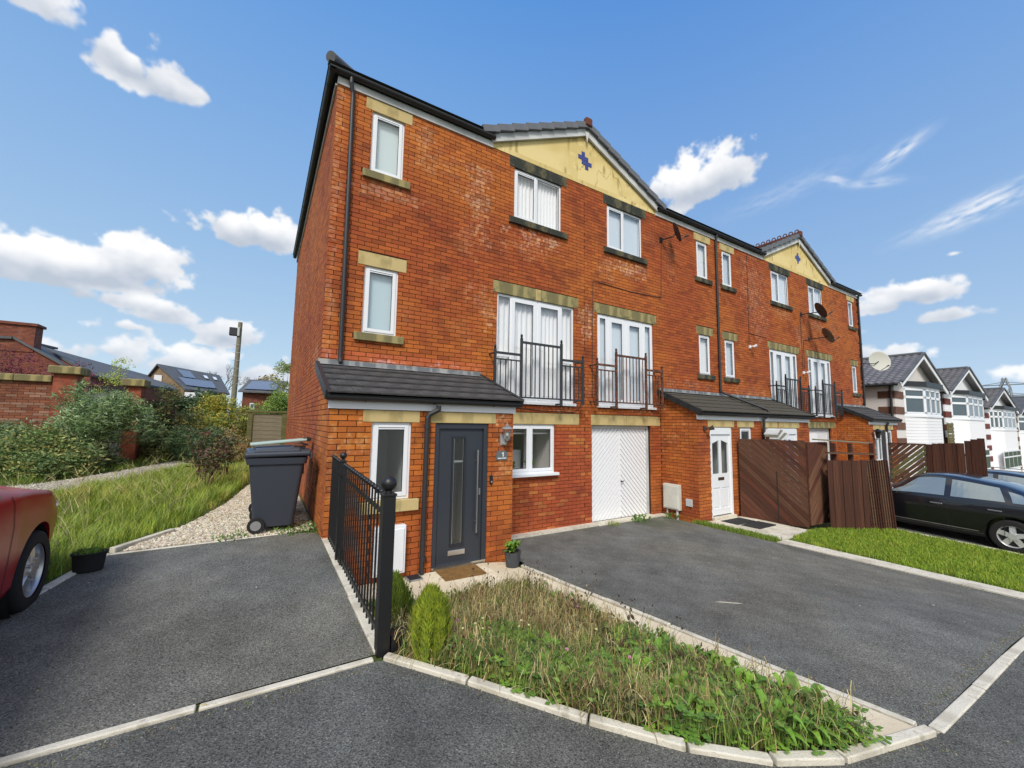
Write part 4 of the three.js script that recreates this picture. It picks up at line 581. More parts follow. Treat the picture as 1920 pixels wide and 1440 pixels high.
// ---------------------------------------------------------------- things by the first house
{ // railing along the drop beside the front path
  const z0 = 1.36, z1 = 4.0, x = .06, o = thing('metal_railing', 'black metal railing with ball finials between upper driveway and front path', 'railing', [x, .6, 2.7]), off = [x, .6, 2.7], Y = (z) => H(0, z) + .02, top = 1.0;
  const base = new MB(); const P = (z, y) => [x, Y(z) + y, z]; base.beam(P(z0, top - .13), P(z1, top - .13), .012, .035); base.beam(P(z0, .06), P(z1, .06), .012, .03); const fr = base.build('rail', M.ironBlack, o, off);
  const post = (z, s, h) => { const m = new MB(), y = Y(z); m.add(rbox(s, h, s, .004), T(x, y + h / 2 - .03, z)); m.add(rbox(s + .012, .016, s + .012, .004), T(x, y + h - .03, z)); m.build('post', M.ironBlack, o, off).add((() => { const b = new MB(); b.bar([x, y + h - .03, z], [x, y + h + .0, z], s * .3, s * .28, 10); b.ball(x, y + h + s * .52, z, s * .62, 20); const q = new THREE.Mesh(b.geo(), M.ironBlack); q.name = 'ball_finial'; return q; })()); };
  post(z1, .085, 1.05); post(2.12, .06, 1.06); const foot = new MB(); foot.box(x + .05, Y(z1) - .05, z1 - .05, x + .19, Y(z1) + .09, z1 + .05); foot.build('foot_bracket', M.ironBlack, o, off);
  for (let z = z0 + .02, k = 0; z < z1 - .06; z += .0975, k++) { if (Math.abs(z - 2.12) < .045) continue; const m = new MB(), y = Y(z); m.bar([x, y, z], [x, y + top - .01, z], .008, .008, 7); m.bar([x, y + top - .125, z], [x, y + top - .115, z], .012, .012, 7); m.build('bar', M.ironBlack, o, off); const b = new MB(); b.ball(x, y + top + .008, z, .021, 12); b.build('finial', M.ironBlack, o, off); }
  for (const z of [2.22, 2.3]) { const m = new MB(); m.box(x - .018, Y(z) - .02, z - .018, x + .018, Y(z) + .16, z + .018); m.build('socket', M.ironBlack, o, off); }
}
function wheelieBin(label, pos, turn, body, lid, lidTilt) {
  const o = thing('wheelie_bin', label, 'bin', pos, turn, 'bins beside the end wall'); o.scale.setScalar(.95); const sec = (y) => { const t = (y - .06) / .9; return [lerp(.235, .285, t), lerp(.24, .34, t)]; }; const b = new MB(); const ring = (y, e = 0) => { const [w, d] = sec(y), r = .05, pts = []; for (const [sx, sz, a0] of [[1, 1, 0], [-1, 1, 90], [-1, -1, 180], [1, -1, 270]]) for (let k = 0; k <= 3; k++) { const a = (a0 + k * 30) * RAD; pts.push([sx * (w - r + e) + Math.cos(a) * r, y, sz * (d - r + e) + Math.sin(a) * r]); } return pts; };
  const ys = [[.06, 0], [.3, 0], [.6, 0], [.9, 0], [.9, .025], [.985, .03]]; for (let i = 0; i < ys.length - 1; i++) { const A = ring(...ys[i]), B = ring(...ys[i + 1]); for (let k = 0; k < A.length; k++) { const n = (k + 1) % A.length; b.quad(A[n], A[k], B[k], B[n]); } } b.fan(ring(.06)); b.build('body', body, o);
  for (const x of [-.15, .15]) { const r = new MB(); r.box(x - .012, .74, .27, x + .012, .9, .335); r.build('rib', body, o); }
  const l = new MB(), m = T(0, .99, -.36, 0, lidTilt); const g = new THREE.Group(); l.add(rbox(.66, .07, .8, .03, 3), T(0, .035, .375)); l.add(rbox(.5, .05, .56, .024, 3), T(0, .075, .36)); l.add(rbox(.66, .09, .03, .012, 2), T(0, .0, .775)); const lm = l.build('lid', lid, o); m.decompose(lm.position, lm.quaternion, lm.scale); const hb = new MB(); hb.bar([-.24, 0, -.02], [.24, 0, -.02], .018, .018, 8); hb.build('hinge_bar', body, lm);
  for (const s of [-1, 1]) { const w = new MB(), c = [s * .3, .1, -.2]; w.add(new THREE.CylinderGeometry(.1, .1, .045, 24), T(...c, 0, 0, Math.PI / 2)); const wm = w.build('wheel', M.rubber, o); const h = new MB(); h.add(new THREE.CylinderGeometry(.062, .062, .052, 20), T(...c, 0, 0, Math.PI / 2)); h.add(new THREE.CylinderGeometry(.02, .02, .06, 12), T(...c, 0, 0, Math.PI / 2)); h.build('hub', M.alloy, wm); } const ax = new MB(); ax.bar([-.3, .1, -.2], [.3, .1, -.2], .012); ax.build('axle', M.steel, o); return o;
}
// the bin turned so that its wheels are at the left, as seen from the road
const binY = H(-.4, .5) + .02;
wheelieBin('dark grey wheelie bin with its wheel towards the gravel, nearest the road', [-.50, binY, .46], Math.PI / 2 - .06, M.binGrey, M.binGrey, -.02);
wheelieBin('dark wheelie bin with a blue edged lid propped behind the nearest bin', [-.52, binY - .02, -.34], Math.PI / 2 + .04, std({ color: lin(.03, .04, .06), roughness: .5 }), std({ color: lin(.04, .07, .14), roughness: .5 }), -.03);
{ const o = thing('folded_sheet', 'pale green plastic sheet lying across the lids of the bins', 'sheet', [-.48, binY + 1.045, -.3], .05); const m = new MB(); m.add(rbox(.74, .035, .3, .012, 2), T(0, .05, .0, 0, 0, .09)); m.build('sheet', std({ color: lin(.42, .55, .50), roughness: .4 }), o); const e = new MB(); e.add(rbox(.1, .05, .24, .01), T(.38, .085, 0, 0, 0, .09)); e.build('dark_end', M.rubber, o); }
{ const o = thing('roof_tile_scrap', 'broken brown tiles dumped on the bin lid by the wall', 'tile', [-.23, binY + 1.05, .25], .3); for (let k = 0; k < 5; k++) { const m = new MB(); m.add(rbox(rr(.08, .16), .02, rr(.06, .12), .004), T(rr(-.07, .07), rr(.0, .05), rr(-.12, .12), rr(0, 3), rr(-.3, .3), rr(-.3, .3))); m.build('shard', pick([M.terracotta, M.rubber, M.woodRail]), o); } }
// pots
const leafGreen = (r, g, b) => std({ color: lin(r, g, b), roughness: .65, side: THREE.DoubleSide });
{ const o = thing('flower_pot', 'grey embossed pot with a leafy green plant beside the grey door', 'flower pot', [2.56, H(2.5, 1.58) + .012, 1.62]); const pr = [[.0, 0], [.085, 0], [.092, .02], [.10, .1], [.118, .2], [.128, .235], [.132, .245], [.122, .245], [.112, .215], [.0, .21]].map((p) => new THREE.Vector2(...p)); const b = new MB(); b.add(new THREE.LatheGeometry(pr, 28)); b.build('pot', std({ color: lin(.085, .095, .11), map: noiseMap, roughness: .6, bumpMap: fineBump, bumpScale: .004 }), o); for (let k = 0; k < 3; k++) { const a = k * 2.1 + .5, r = new MB(); for (const s of [-1, 1]) r.bar([Math.cos(a + s * .5) * .118, .2, Math.sin(a + s * .5) * .118], [Math.cos(a) * .104, .12, Math.sin(a) * .104], .006, .006, 6); r.bar([Math.cos(a) * .104, .12, Math.sin(a) * .104], [Math.cos(a) * .096, .06, Math.sin(a) * .096], .006, .004, 6); r.build('relief_pattern', std({ color: lin(.085, .095, .11), roughness: .6 }), o); }
  const s = new MB(); s.add(new THREE.CircleGeometry(.112, 20), T(0, .216, 0, 0, -Math.PI / 2)); s.build('soil', M.soil, o); const mats = [leafGreen(.13, .26, .02), leafGreen(.09, .20, .02), leafGreen(.18, .32, .04)]; for (let k = 0; k < 34; k++) { const a = rr(0, 6.28), l = rr(.09, .19), up = rr(.05, .19), w = rr(.022, .04), c = Math.cos(a), d = Math.sin(a), P = (t, sgn) => { const r = l * t, y = .215 + up * Math.sin(t * 2.2) , ww = w * Math.sin(Math.PI * Math.min(1, t * .9 + .08)) * sgn; return [c * r - d * ww, y - (sgn ? 0 : .006), d * r + c * ww]; }; const m = new MB(); const T5 = [0, .3, .6, .85, 1]; for (let q = 0; q < 4; q++) for (const sg of [-1, 1]) m.quad(P(T5[q], 0), P(T5[q], sg), P(T5[q + 1], sg), P(T5[q + 1], 0)); m.build('leaf', pick(mats), o); } }
{ const o = thing('flower_pot', 'black plastic planter with weeds at the edge of the upper driveway', 'flower pot', [-2.05, H(-2.05, 1.35) + .005, 1.36]); o.scale.set(.74, .9, .74); const pr = [[0, 0], [.115, 0], [.12, .01], [.138, .175], [.15, .18], [.15, .195], [.138, .195], [.13, .16], [0, .155]].map((p) => new THREE.Vector2(...p)); const b = new MB(); b.add(new THREE.LatheGeometry(pr, 28), T(0, 0, 0, 0, 0, 0, [1.2, 1, .9])); b.build('pot', M.rubber, o); const s = new MB(); s.add(new THREE.CircleGeometry(.14, 20), T(0, .165, 0, 0, -Math.PI / 2)); s.build('soil', M.soil, o); const m = new MB(); for (let k = 0; k < 70; k++) { const a = rr(0, 6.28), r = rr(.0, .13), x = Math.cos(a) * r * 1.15, z = Math.sin(a) * r, l = rr(.02, .07), d = rr(0, 6.28); m.tri([x, .165, z], [x + Math.cos(d) * .015, .165 + l, z + Math.sin(d) * .015], [x + Math.cos(d) * l, .165 + l * .9, z + Math.sin(d) * l]); } m.build('weeds', leafGreen(.12, .22, .03), o); const t = new MB(); for (let k = 0; k < 4; k++) t.bar([rr(-.05, .05), .16, rr(-.03, .03)], [rr(-.12, .1), rr(.24, .33), rr(-.06, .06)], .003, .002, 4); t.build('dry_stems', std({ color: lin(.18, .10, .05) }), o); }
{ const b = new MB(); b.add(rbox(.6, .018, .4, .004), T(1.77, H(1.8, 1.55) + .024, 1.54, -.03)); UD(b.build('doormat', M.coco), 'brown coir doormat on the slabs before the grey door', 'doormat'); }
{ const y = H(8.9, 1.5) + .02, o = thing('doormat', 'black rubber mat pair on the path before the white door', 'doormat', [8.9, y, 1.55]); for (const [x, z] of [[-.05, -.15], [.0, .28]]) { const m = new MB(); m.add(rbox(.75, .014, .4, .004), T(x, 0, z, rr(-.05, .05))); m.build('mat', std({ color: lin(.02, .02, .021) }), o); } }
{ const b = new MB(), o = thing('drain_cover', 'small grey drain grate in the slabs by the downpipe', 'drain', [1.14, .02, 1.42]); b.add(rbox(.2, .012, .2, .003), T(0, 0, 0)); b.build('frame', M.lead, o); for (let k = -3; k < 4; k++) { const m = new MB(); m.box(-.08, .006, k * .025 - .006, .08, .012, k * .025 + .006); m.build('slot', M.pipe, o); } }
// things fixed to the walls
function meterBox(label, pos, turn, w, h, mat, pipe) { const o = thing('meter_box', label, 'meter box', pos, turn); const b = new MB(); b.add(rbox(w, h, .1, .012, 2), T(0, h / 2, .05)); b.build('case', mat, o); const d = new MB(); d.add(rbox(w - .06, h - .07, .02, .01, 2), T(0, h / 2 - .005, .108)); d.build('door', mat, o); if (pipe) { const p = new MB(); p.bar([.14, -.24, .05], [.14, .02, .05], .03, .03, 10); p.bar([-.15, -.22, .04], [-.15, .0, .04], .02, .02, 10); p.bar([-.25, -.2, .05], [.1, -.24, .05], .012, .012, 8); p.build('pipe', M.oldPaint, o); } return o; }
meterBox('white meter box low on the porch wall behind the railing', [.81, .1, 1.3], 0, .42, .62, M.upvc); meterBox('grimy white meter box on the side of the neighbouring porch', [7.95, .08, .34], -Math.PI / 2, .46, .6, std({ color: lin(.86, .86, .78), map: noiseMap, roughness: .6 }), true);
{ const o = thing('vent_cover', 'small grey vent cover low on the neighbouring porch side', 'vent', [7.95, .22, .78], -Math.PI / 2); const b = new MB(); b.add(rbox(.17, .17, .035, .01, 2), T(0, .08, .018)); b.build('cover', std({ color: lin(.5, .52, .54), roughness: .5 }), o); }
{ const o = thing('wall_lantern', 'grey coach lantern on the brick pier beside the grey door', 'lantern', [2.54, 1.78, 1.3]); const b = new MB(); b.add(rbox(.09, .17, .02, .01, 2), T(0, .05, .01)); b.bar([0, -.0, .02], [0, -.02, .09], .014, .012); b.bar([0, -.02, .09], [0, .04, .14], .012, .012); b.build('bracket', M.lead, o); const c = new MB(); c.add(new THREE.CylinderGeometry(.06, .035, .16, 6, 1, true), T(0, .15, .14)); c.build('glass', M.frosted, o); const r = new MB(); r.add(new THREE.ConeGeometry(.1, .075, 6), T(0, .262, .14)); r.bar([0, .29, .14], [0, .335, .14], .008, .004); r.add(new THREE.CylinderGeometry(.04, .03, .03, 6), T(0, .06, .14)); for (let k = 0; k < 6; k++) { const a = k * Math.PI / 3; r.bar([Math.sin(a) * .036, .07, .14 + Math.cos(a) * .036], [Math.sin(a) * .061, .23, .14 + Math.cos(a) * .061], .005, .005, 4); } r.build('cage', M.lead, o); const bl = new MB(); bl.ball(0, .14, .14, .025, 10, 1.5); bl.build('bulb', std({ color: lin(.8, .78, .7), roughness: .3 }), o); }
const font = await new FontLoader().loadAsync('fonts/droid/droid_sans_bold.typeface.json');
{ const o = thing('house_number_plaque', 'slate plaque with a white number 1 below the coach lantern', 'sign', [2.53, 1.52, 1.3]); const b = new MB(); slabPoly(b, [[-.1, 0], [.1, 0], [.1, .1], [.07, .14], [-.07, .14], [-.1, .1]], 0, .014); b.build('plate', std({ color: lin(.17, .20, .21), map: noiseMap, roughness: .7 }), o); const g = new TextGeometry('1', { font, size: .068, depth: .003, curveSegments: 3 }); g.computeBoundingBox(); const t = new MB(); t.add(g, T(-(g.boundingBox.max.x + g.boundingBox.min.x) / 2 + .01, .05, .0135)); t.build('number', M.upvc, o); const l = new MB(); l.box(-.075, .018, .014, -.008, .032, .016); l.box(.0, .02, .014, .075, .033, .016); l.build('name_line', M.upvc, o); }
{ const o = thing('doorbell', 'small black doorbell on the brick beside the grey door frame', 'doorbell', [2.345, 1.16, 1.3]); const b = new MB(); b.add(rbox(.05, .13, .025, .008, 2), T(0, .065, .0125)); b.build('case', M.ironBlack, o); const c = new MB(); c.add(new THREE.CylinderGeometry(.014, .014, .006, 16), T(0, .035, .028, 0, Math.PI / 2)); c.build('button', M.alloy, o); }
function spotLamp(label, pos, mat) { const o = thing('security_light', label, 'security light', pos); const b = new MB(); b.add(rbox(.08, .1, .05, .01, 2), T(0, 0, .025)); b.bar([0, 0, .05], [.03, .02, .12], .015); b.build('mount', mat, o); const c = new MB(); c.add(new THREE.CylinderGeometry(.055, .035, .11, 14), T(.05, .01, .16, .5, 1.2)); c.build('lamp_head', mat, o); return o; }
spotLamp('brown security light at the corner beside the white porch door', [8.2, 2.04, 1.03], std({ color: lin(.06, .045, .035), roughness: .5 })); spotLamp('white security lamp high on the third house between the windows', [12.25, 4.6, 0], M.upvc); spotLamp('white sensor lamp between the two far balconies', [15.72, 4.05, 0], M.upvc);
function dish(label, pos, face, tilt, rx, ry, mat, arm) { const o = thing('satellite_dish', label, 'satellite dish', pos, 0, 'satellite dishes on the terrace'); const a = new MB(); a.add(rbox(.12, .14, .02, .005), T(0, 0, .01)); a.bar([0, 0, 0], [arm[0] * .6, 0, arm[2] * .9], .018, .018, 8); a.bar([arm[0] * .6, 0, arm[2] * .9], arm, .018, .018, 8); a.build('mount', M.ironBlack, o); const pr = []; for (let k = 0; k <= 8; k++) pr.push(new THREE.Vector2(k / 8, (k / 8) ** 2 * .16)); pr.push(new THREE.Vector2(1.0, .13), new THREE.Vector2(.6, .03), new THREE.Vector2(.0, -.03)); const m = T(...arm, face, Math.PI / 2 - tilt, 0, [rx, rx, ry]); const b = new MB(); b.add(new THREE.LatheGeometry(pr, 32), m); b.build('reflector', mat, o); const dir = V3(0, 1, 0).applyEuler(new THREE.Euler(Math.PI / 2 - tilt, face, 0, 'YXZ')), dn = V3(0, 0, 1).applyEuler(new THREE.Euler(Math.PI / 2 - tilt, face, 0, 'YXZ')); const c = V3(...arm), e = c.clone().addScaledVector(dir, rx * 1.1).addScaledVector(dn, ry * .75), s = c.clone().addScaledVector(dn, ry * .95); const f = new MB(); f.bar(s.toArray(), e.toArray(), .012, .012, 6); f.bar(e.toArray(), e.clone().addScaledVector(dir, -.1).toArray(), .03, .022, 10); f.build('receiver_arm', M.ironGrey, o); return o; }
const dishMat = std({ color: lin(.05, .055, .06), roughness: .6 });
dish('dark satellite dish under the first gable end near the gutter', [8.1, 7.05, 0], .75, .35, .23, .27, dishMat, [.18, .12, .34]); dish('upper dark mesh dish between the far bedroom windows', [15.8, 6.2, 0], .75, .5, .28, .31, dishMat, [.22, .06, .5]); dish('lower brown dish above the farthest balcony', [16.3, 5.35, 0], .75, .5, .28, .31, std({ color: lin(.14, .125, .09), roughness: .6 }), [.2, .06, .5]);
dish('large pale round dish on the far corner of the terrace', [20.95, 4.85, .02], -.65, .15, .43, .43, std({ color: lin(.52, .52, .46), roughness: .6 }), [.75, .12, .35]);
{ const o = thing('wall_lantern', 'black coach lantern beside the far orange porch door', 'lantern', [18.5, 1.72, .98]); const b = new MB(); b.bar([0, .0, .0], [0, .0, .16], .015); b.add(new THREE.CylinderGeometry(.09, .06, .24, 6), T(0, .15, .16)); b.add(new THREE.ConeGeometry(.15, .12, 6), T(0, .33, .16)); b.build('lantern_body', M.ironBlack, o); }

// ---------------------------------------------------------------- cars: lofted bodies with cut wheel arches (front = +x)
function catmull(rows, x) { let i = 0; while (i < rows.length - 2 && x < rows[i + 1][0]) i++; const a = rows[Math.max(0, i - 1)], b = rows[i], c = rows[i + 1], d = rows[Math.min(rows.length - 1, i + 2)], t = clamp((b[0] - x) / (b[0] - c[0])); return b.map((_, k) => { const m0 = (c[k] - a[k]) / 2, m1 = (d[k] - b[k]) / 2, t2 = t * t, t3 = t2 * t; return (2 * t3 - 3 * t2 + 1) * b[k] + (t3 - 2 * t2 + t) * m0 * .6 + (-2 * t3 + 3 * t2) * c[k] + (t3 - t2) * m1 * .6; }); }
function section(rows, x) { const [, yb, ys, yt, wb, ws, wt] = catmull(rows, x), h = ys - yb; return [[0, yb], [wb * .86, yb], [wb * .97, yb + .05], [wb + .012, yb + .12], [lerp(wb, ws, .72), yb + h * .42], [ws - .004, yb + h * .64], [ws, yb + h * .72], [ws - .012, ys - .05], [ws - .03, ys], [lerp(ws - .03, wt, .5), lerp(ys, yt - .05, .5)], [wt, yt - .055], [wt * .82, yt - .018], [wt * .45, yt - .003], [0, yt]]; }
function carBody(rows, N = 64) {
  const x0 = rows[0][0], x1 = rows[rows.length - 1][0], pos = [], idx = [], K = section(rows, 0).length, ring = []; const M2 = 2 * K - 2;
  for (let i = 0; i <= N; i++) { const x = lerp(x0, x1, i / N), s = section(rows, x), full = [...s.map(([z, y]) => [x, y, z]), ...s.slice(1, -1).reverse().map(([z, y]) => [x, y, -z])]; ring.push(full.map((p) => { pos.push(...p); return pos.length / 3 - 1; })); }
  for (let i = 0; i < N; i++) for (let k = 0; k < M2; k++) { const n = (k + 1) % M2, a = ring[i][k], b = ring[i][n], c = ring[i + 1][n], d = ring[i + 1][k]; idx.push(a, b, c, a, c, d); }
  for (const [i, f] of [[0, 1], [N, -1]]) { const s = section(rows, i ? x1 : x0); let cy = 0; s.forEach((p) => cy += p[1]); pos.push((i ? x1 - .02 : x0 + .02), cy / s.length, 0); const c = pos.length / 3 - 1; for (let k = 0; k < M2; k++) { const n = (k + 1) % M2; if (f > 0) idx.push(c, ring[i][n], ring[i][k]); else idx.push(c, ring[i][k], ring[i][n]); } }
  const g = new THREE.BufferGeometry(); g.setAttribute('position', new THREE.Float32BufferAttribute(pos, 3)); g.setIndex(idx); g.computeVertexNormals(); g.setAttribute('uv', new THREE.Float32BufferAttribute(new Float32Array(pos.length / 3 * 2), 2)); return g;
}
function wheel(o, x, y, z, r, side, spokes, rimMat) {
  const t = new MB(), pr = [[.66, -.5], [.7, -.52], [.9, -.52], [.97, -.46], [1, -.34], [1, .34], [.97, .46], [.9, .52], [.7, .52], [.66, .5]].map(([a, b]) => new THREE.Vector2(a * r, b * .2)); t.add(new THREE.LatheGeometry(pr, 40), T(x, y, z, 0, Math.PI / 2)); const w = t.build('wheel', M.rubber, o);
  const m = new MB(); const ri = [[.67, -.46], [.67, .46], [.63, .46], [.6, .2], [.6, -.4]].map(([a, b]) => new THREE.Vector2(a * r, b * .2)); m.add(new THREE.LatheGeometry(ri, 40), T(x, y, z, 0, side > 0 ? Math.PI / 2 : -Math.PI / 2)); const f = z + side * .085; for (let k = 0; k < spokes; k++) { const a = k / spokes * 6.283 + .3, c = Math.cos(a), s = Math.sin(a), wd = .066; const P = (q, e, d) => [x + c * q - s * e, y + s * q + c * e, f - side * d]; const A = P(.04, -.04, 0), B = P(.04, .04, 0), C = P(r * .63, wd * .62, .012), D = P(r * .63, -wd * .62, .012), A2 = P(.04, -.05, .03), B2 = P(.04, .05, .03), C2 = P(r * .63, wd * .72, .04), D2 = P(r * .63, -wd * .72, .04); m.quad(A, D, C, B); m.quad(A2, D2, D, A); m.quad(B, C, C2, B2); } m.add(new THREE.CylinderGeometry(.055, .06, .03, 20), T(x, y, f - side * .005, 0, Math.PI / 2)); for (let k = 0; k < 5; k++) { const a = k / 5 * 6.283; m.add(new THREE.CylinderGeometry(.012, .012, .02, 8), T(x + Math.cos(a) * .085, y + Math.sin(a) * .085, f, 0, Math.PI / 2)); } m.build('rim', rimMat, w);
  const d = new MB(); d.add(new THREE.CylinderGeometry(r * .6, r * .6, .05, 30), T(x, y, z - side * .02, 0, Math.PI / 2)); d.build('brake_disc', std({ color: lin(.05, .05, .05), metalness: .5, roughness: .6 }), w);
}
const carGlass = new THREE.MeshPhysicalMaterial({ color: lin(.26, .31, .32), roughness: .04, metalness: .35, clearcoat: 1, clearcoatRoughness: .02 });
function car(label, pos, turn, o2) {
  const { rows, paint, axles, r, spokes, rim } = o2, o = thing('parked_car', label, 'car', pos, turn, o2.group); const ev = new Evaluator(); ev.useGroups = false; ev.attributes = ['position', 'normal', 'uv']; let body = new Brush(carBody(rows)); body.updateMatrixWorld();
  for (const ax of axles) for (const s of [-1, 1]) { const c = new Brush(new THREE.CylinderGeometry(r + .055, r + .055, .42, 40)); const wz = section(rows, ax)[6][0]; c.position.set(ax, r + .01, s * (wz - .05)); c.rotation.x = Math.PI / 2; c.updateMatrixWorld(); body = ev.evaluate(body, c, SUBTRACTION); body.updateMatrixWorld(); }
  const bm = mesh('body', body.geometry, paint, o);
  for (const ax of axles) for (const s of [-1, 1]) { const wz = section(rows, ax)[6][0], l = new MB(); l.add(new THREE.CylinderGeometry(r + .052, r + .052, .3, 40, 1, true), T(ax, r + .01, s * (wz - .19), 0, Math.PI / 2)); l.add(new THREE.CircleGeometry(r + .052, 30), T(ax, r + .01, s * (wz - .3), s > 0 ? 0 : Math.PI)); l.build('arch_liner', M.rubber, o); wheel(o, ax, r, s * (wz - .11), r, s, spokes, rim); }
  const S = (x, t, s, e) => { const q = section(rows, x), a = q[8], b = q[9], c = q[10]; const P = t < .5 ? [lerp(a[0], b[0], t * 2), lerp(a[1], b[1], t * 2)] : [lerp(b[0], c[0], t * 2 - 1), lerp(b[1], c[1], t * 2 - 1)]; return [x, P[1] + e * .3, s * (P[0] + e)]; };
  for (const s of [-1, 1]) for (const [nm, xa, xb, ta, tb] of o2.windows) { const g = new MB(), n = 8; for (let k = 0; k < n; k++) { const p = lerp(xa[0], xb[0], k / n), q = lerp(xa[0], xb[0], (k + 1) / n), P = lerp(xa[1], xb[1], k / n), Q = lerp(xa[1], xb[1], (k + 1) / n); const top1 = P, top2 = Q; const A = S(p, .06, s, .006), B = S(q, .06, s, .006), C = S(top2, tb, s, .006), D = S(top1, tb, s, .006), mA = S((p + top1) / 2, .5, s, .006), mB = S((q + top2) / 2, .5, s, .006); if (s > 0) { g.quad(B, A, mA, mB); g.quad(mB, mA, D, C); } else { g.quad(A, B, mB, mA); g.quad(mA, mB, C, D); } } g.build(nm, carGlass, o); }
  const strip = (x) => { for (const s of [-1, 1]) { const q = section(rows, x), m = new MB(); for (let k = 3; k < 8; k++) { const a = q[k], b = q[k + 1], e = .0025; m.quad([x - .004, a[1], s * (a[0] + e)], [x + .004, a[1], s * (a[0] + e)], [x + .004, b[1], s * (b[0] + e)], [x - .004, b[1], s * (b[0] + e)]); } m.build('door_gap', M.upvcSeal, o); } }; (o2.gaps ?? []).forEach(strip);
  { const top = (x, f, e) => { const q = section(rows, x), i = 10; return q; }; const g = new MB(), n = 10, [xa, xb] = o2.screen; for (let k = 0; k < 6; k++) for (let j = 0; j < n; j++) { const P = (a, b) => { const x = lerp(xa, xb, a), q = section(rows, x), wt = q[10][0] * .94, z = lerp(-wt, wt, b), u = Math.abs(z) / q[10][0]; return [x + .004, lerp(q[13][1], q[10][1], u ** 3) + .006, z]; }; g.quad(P(k / 6, j / n), P(k / 6, (j + 1) / n), P((k + 1) / 6, (j + 1) / n), P((k + 1) / 6, j / n)); } g.build('windscreen', carGlass, o); }
  for (const s of [-1, 1]) { for (const [x, y] of o2.handles ?? []) { const q = section(rows, x)[7], m = new MB(); m.add(rbox(.2, .032, .03, .012, 2), T(x, y, s * (q[0] + .014))); m.build('door_handle', o2.handleMat ?? paint, o); }
    if (o2.mirror) { const [x, y] = o2.mirror, q = section(rows, x)[8], m = new MB(); m.ball(0, 0, 0, .1, 14, .75); const mm = m.build('wing_mirror', o2.mirrorMat ?? paint, o); mm.position.set(x, y, s * (q[0] + .1)); mm.scale.set(.7, 1, 1.15); }
    { const [x, y, zz, sx, sy, sz] = o2.lamp, m = new MB(); m.ball(0, 0, 0, 1, 18); const l = m.build('headlight', new THREE.MeshPhysicalMaterial({ color: lin(.75, .78, .8), roughness: .08, metalness: .2, clearcoat: 1 }), o); l.position.set(x, y, s * zz); l.scale.set(sx, sy, sz); l.rotation.y = s * -.5; l.rotation.z = -.35; }
    if (o2.sill) { const m = new MB(); const [a, b, y] = o2.sill; for (let k = 0; k < 12; k++) { const x = lerp(a, b, k / 12), x2 = lerp(a, b, (k + 1) / 12), q = section(rows, x), q2 = section(rows, x2), z = q[4][0] + .004, z2 = q2[4][0] + .004; m.quad([x, y, s * z], [x2, y, s * z2], [x2, y + .016, s * (z2 + .006)], [x, y + .016, s * (z + .006)]); } m.build('side_moulding', o2.handleMat ?? paint, o); } }
  const gr = new MB(); gr.add(rbox(.04, .14, .9, .02, 2), T(rows[0][0] - .035, .34, 0)); gr.build('lower_grille', M.rubber, o); return o;
}
const redPaint = new THREE.MeshPhysicalMaterial({ color: lin(.36, .004, .012), roughness: .28, specularIntensity: .6 }), blackPaint = new THREE.MeshPhysicalMaterial({ color: lin(.006, .006, .009), roughness: .3, clearcoat: 1, clearcoatRoughness: .03 });
const hatch = [[2.0, .30, .52, .58, .48, .54, .40], [1.94, .22, .62, .68, .62, .68, .52], [1.78, .19, .80, .85, .73, .79, .62], [1.4, .18, .91, .98, .79, .84, .68], [1.0, .18, .95, 1.05, .81, .85, .70], [.8, .18, .96, 1.09, .82, .86, .70], [.1, .18, .94, 1.44, .82, .86, .60], [-.4, .18, .95, 1.49, .82, .86, .61], [-1.2, .18, .96, 1.45, .82, .86, .59], [-1.65, .20, .97, 1.34, .80, .84, .57], [-1.85, .25, .94, 1.1, .76, .8, .56], [-1.95, .32, .75, .85, .68, .72, .52]];
const redCar = car('red hatchback parked on the verge beside the upper driveway', [-3.0, H(-2.6, 3) - .01, 3.33], Math.PI / 2 + .02, { rows: hatch, paint: redPaint, axles: [1.25, -1.22], r: .305, spokes: 5, rim: M.alloy, windows: [['front_window', [.62, .12], [-.3, -.3], 0, .92], ['rear_window', [-.38, -.38], [-1.1, -1.05], 0, .9]], gaps: [.72, -.34], screen: [.74, .16], handles: [[-.15, .82]], lamp: [1.6, .80, .665, .24, .075, .09] });
const estate = [[2.15, .32, .55, .62, .5, .56, .42], [2.08, .22, .66, .72, .66, .72, .55], [1.9, .18, .74, .8, .78, .84, .66], [1.45, .17, .82, .9, .83, .88, .72], [1.0, .17, .88, .97, .85, .9, .74], [.72, .17, .9, 1.02, .86, .9, .72], [.05, .17, .93, 1.38, .86, .9, .62], [-.4, .17, .94, 1.42, .86, .9, .62], [-1.1, .17, .97, 1.34, .86, .9, .60], [-1.6, .19, .98, 1.19, .85, .89, .60], [-1.95, .24, .95, 1.04, .82, .86, .62], [-2.1, .32, .8, .9, .74, .78, .55]];
const blackCar = car('glossy black hatchback on the driveway beyond the small lawn', [13.2, H(13.2, 3.8) - .005, 3.68], Math.PI / 2, { rows: estate, paint: blackPaint, axles: [1.3, -1.3], r: .325, spokes: 5, rim: std({ color: lin(.75, .75, .75), metalness: .6, roughness: .35 }), windows: [['front_window', [.6, .12], [-.34, -.34], 0, .92], ['rear_window', [-.44, -.44], [-1.22, -1.12], 0, .9], ['quarter_window', [-1.32, -1.24], [-1.6, -1.42], 0, .8]], gaps: [.78, -.4, -1.2], screen: [.66, .12], handles: [[-.22, .78], [-1.08, .8]], mirror: [.55, 1.0], lamp: [1.85, .68, .68, .22, .075, .1], sill: [.9, -.85, .32], handleMat: std({ color: lin(.3, .3, .31), metalness: .8, roughness: .3 }) });
blackCar.rotation.z = 0; blackCar.rotation.x = .0; blackCar.rotation.order = 'YXZ'; blackCar.rotation.z = .035;
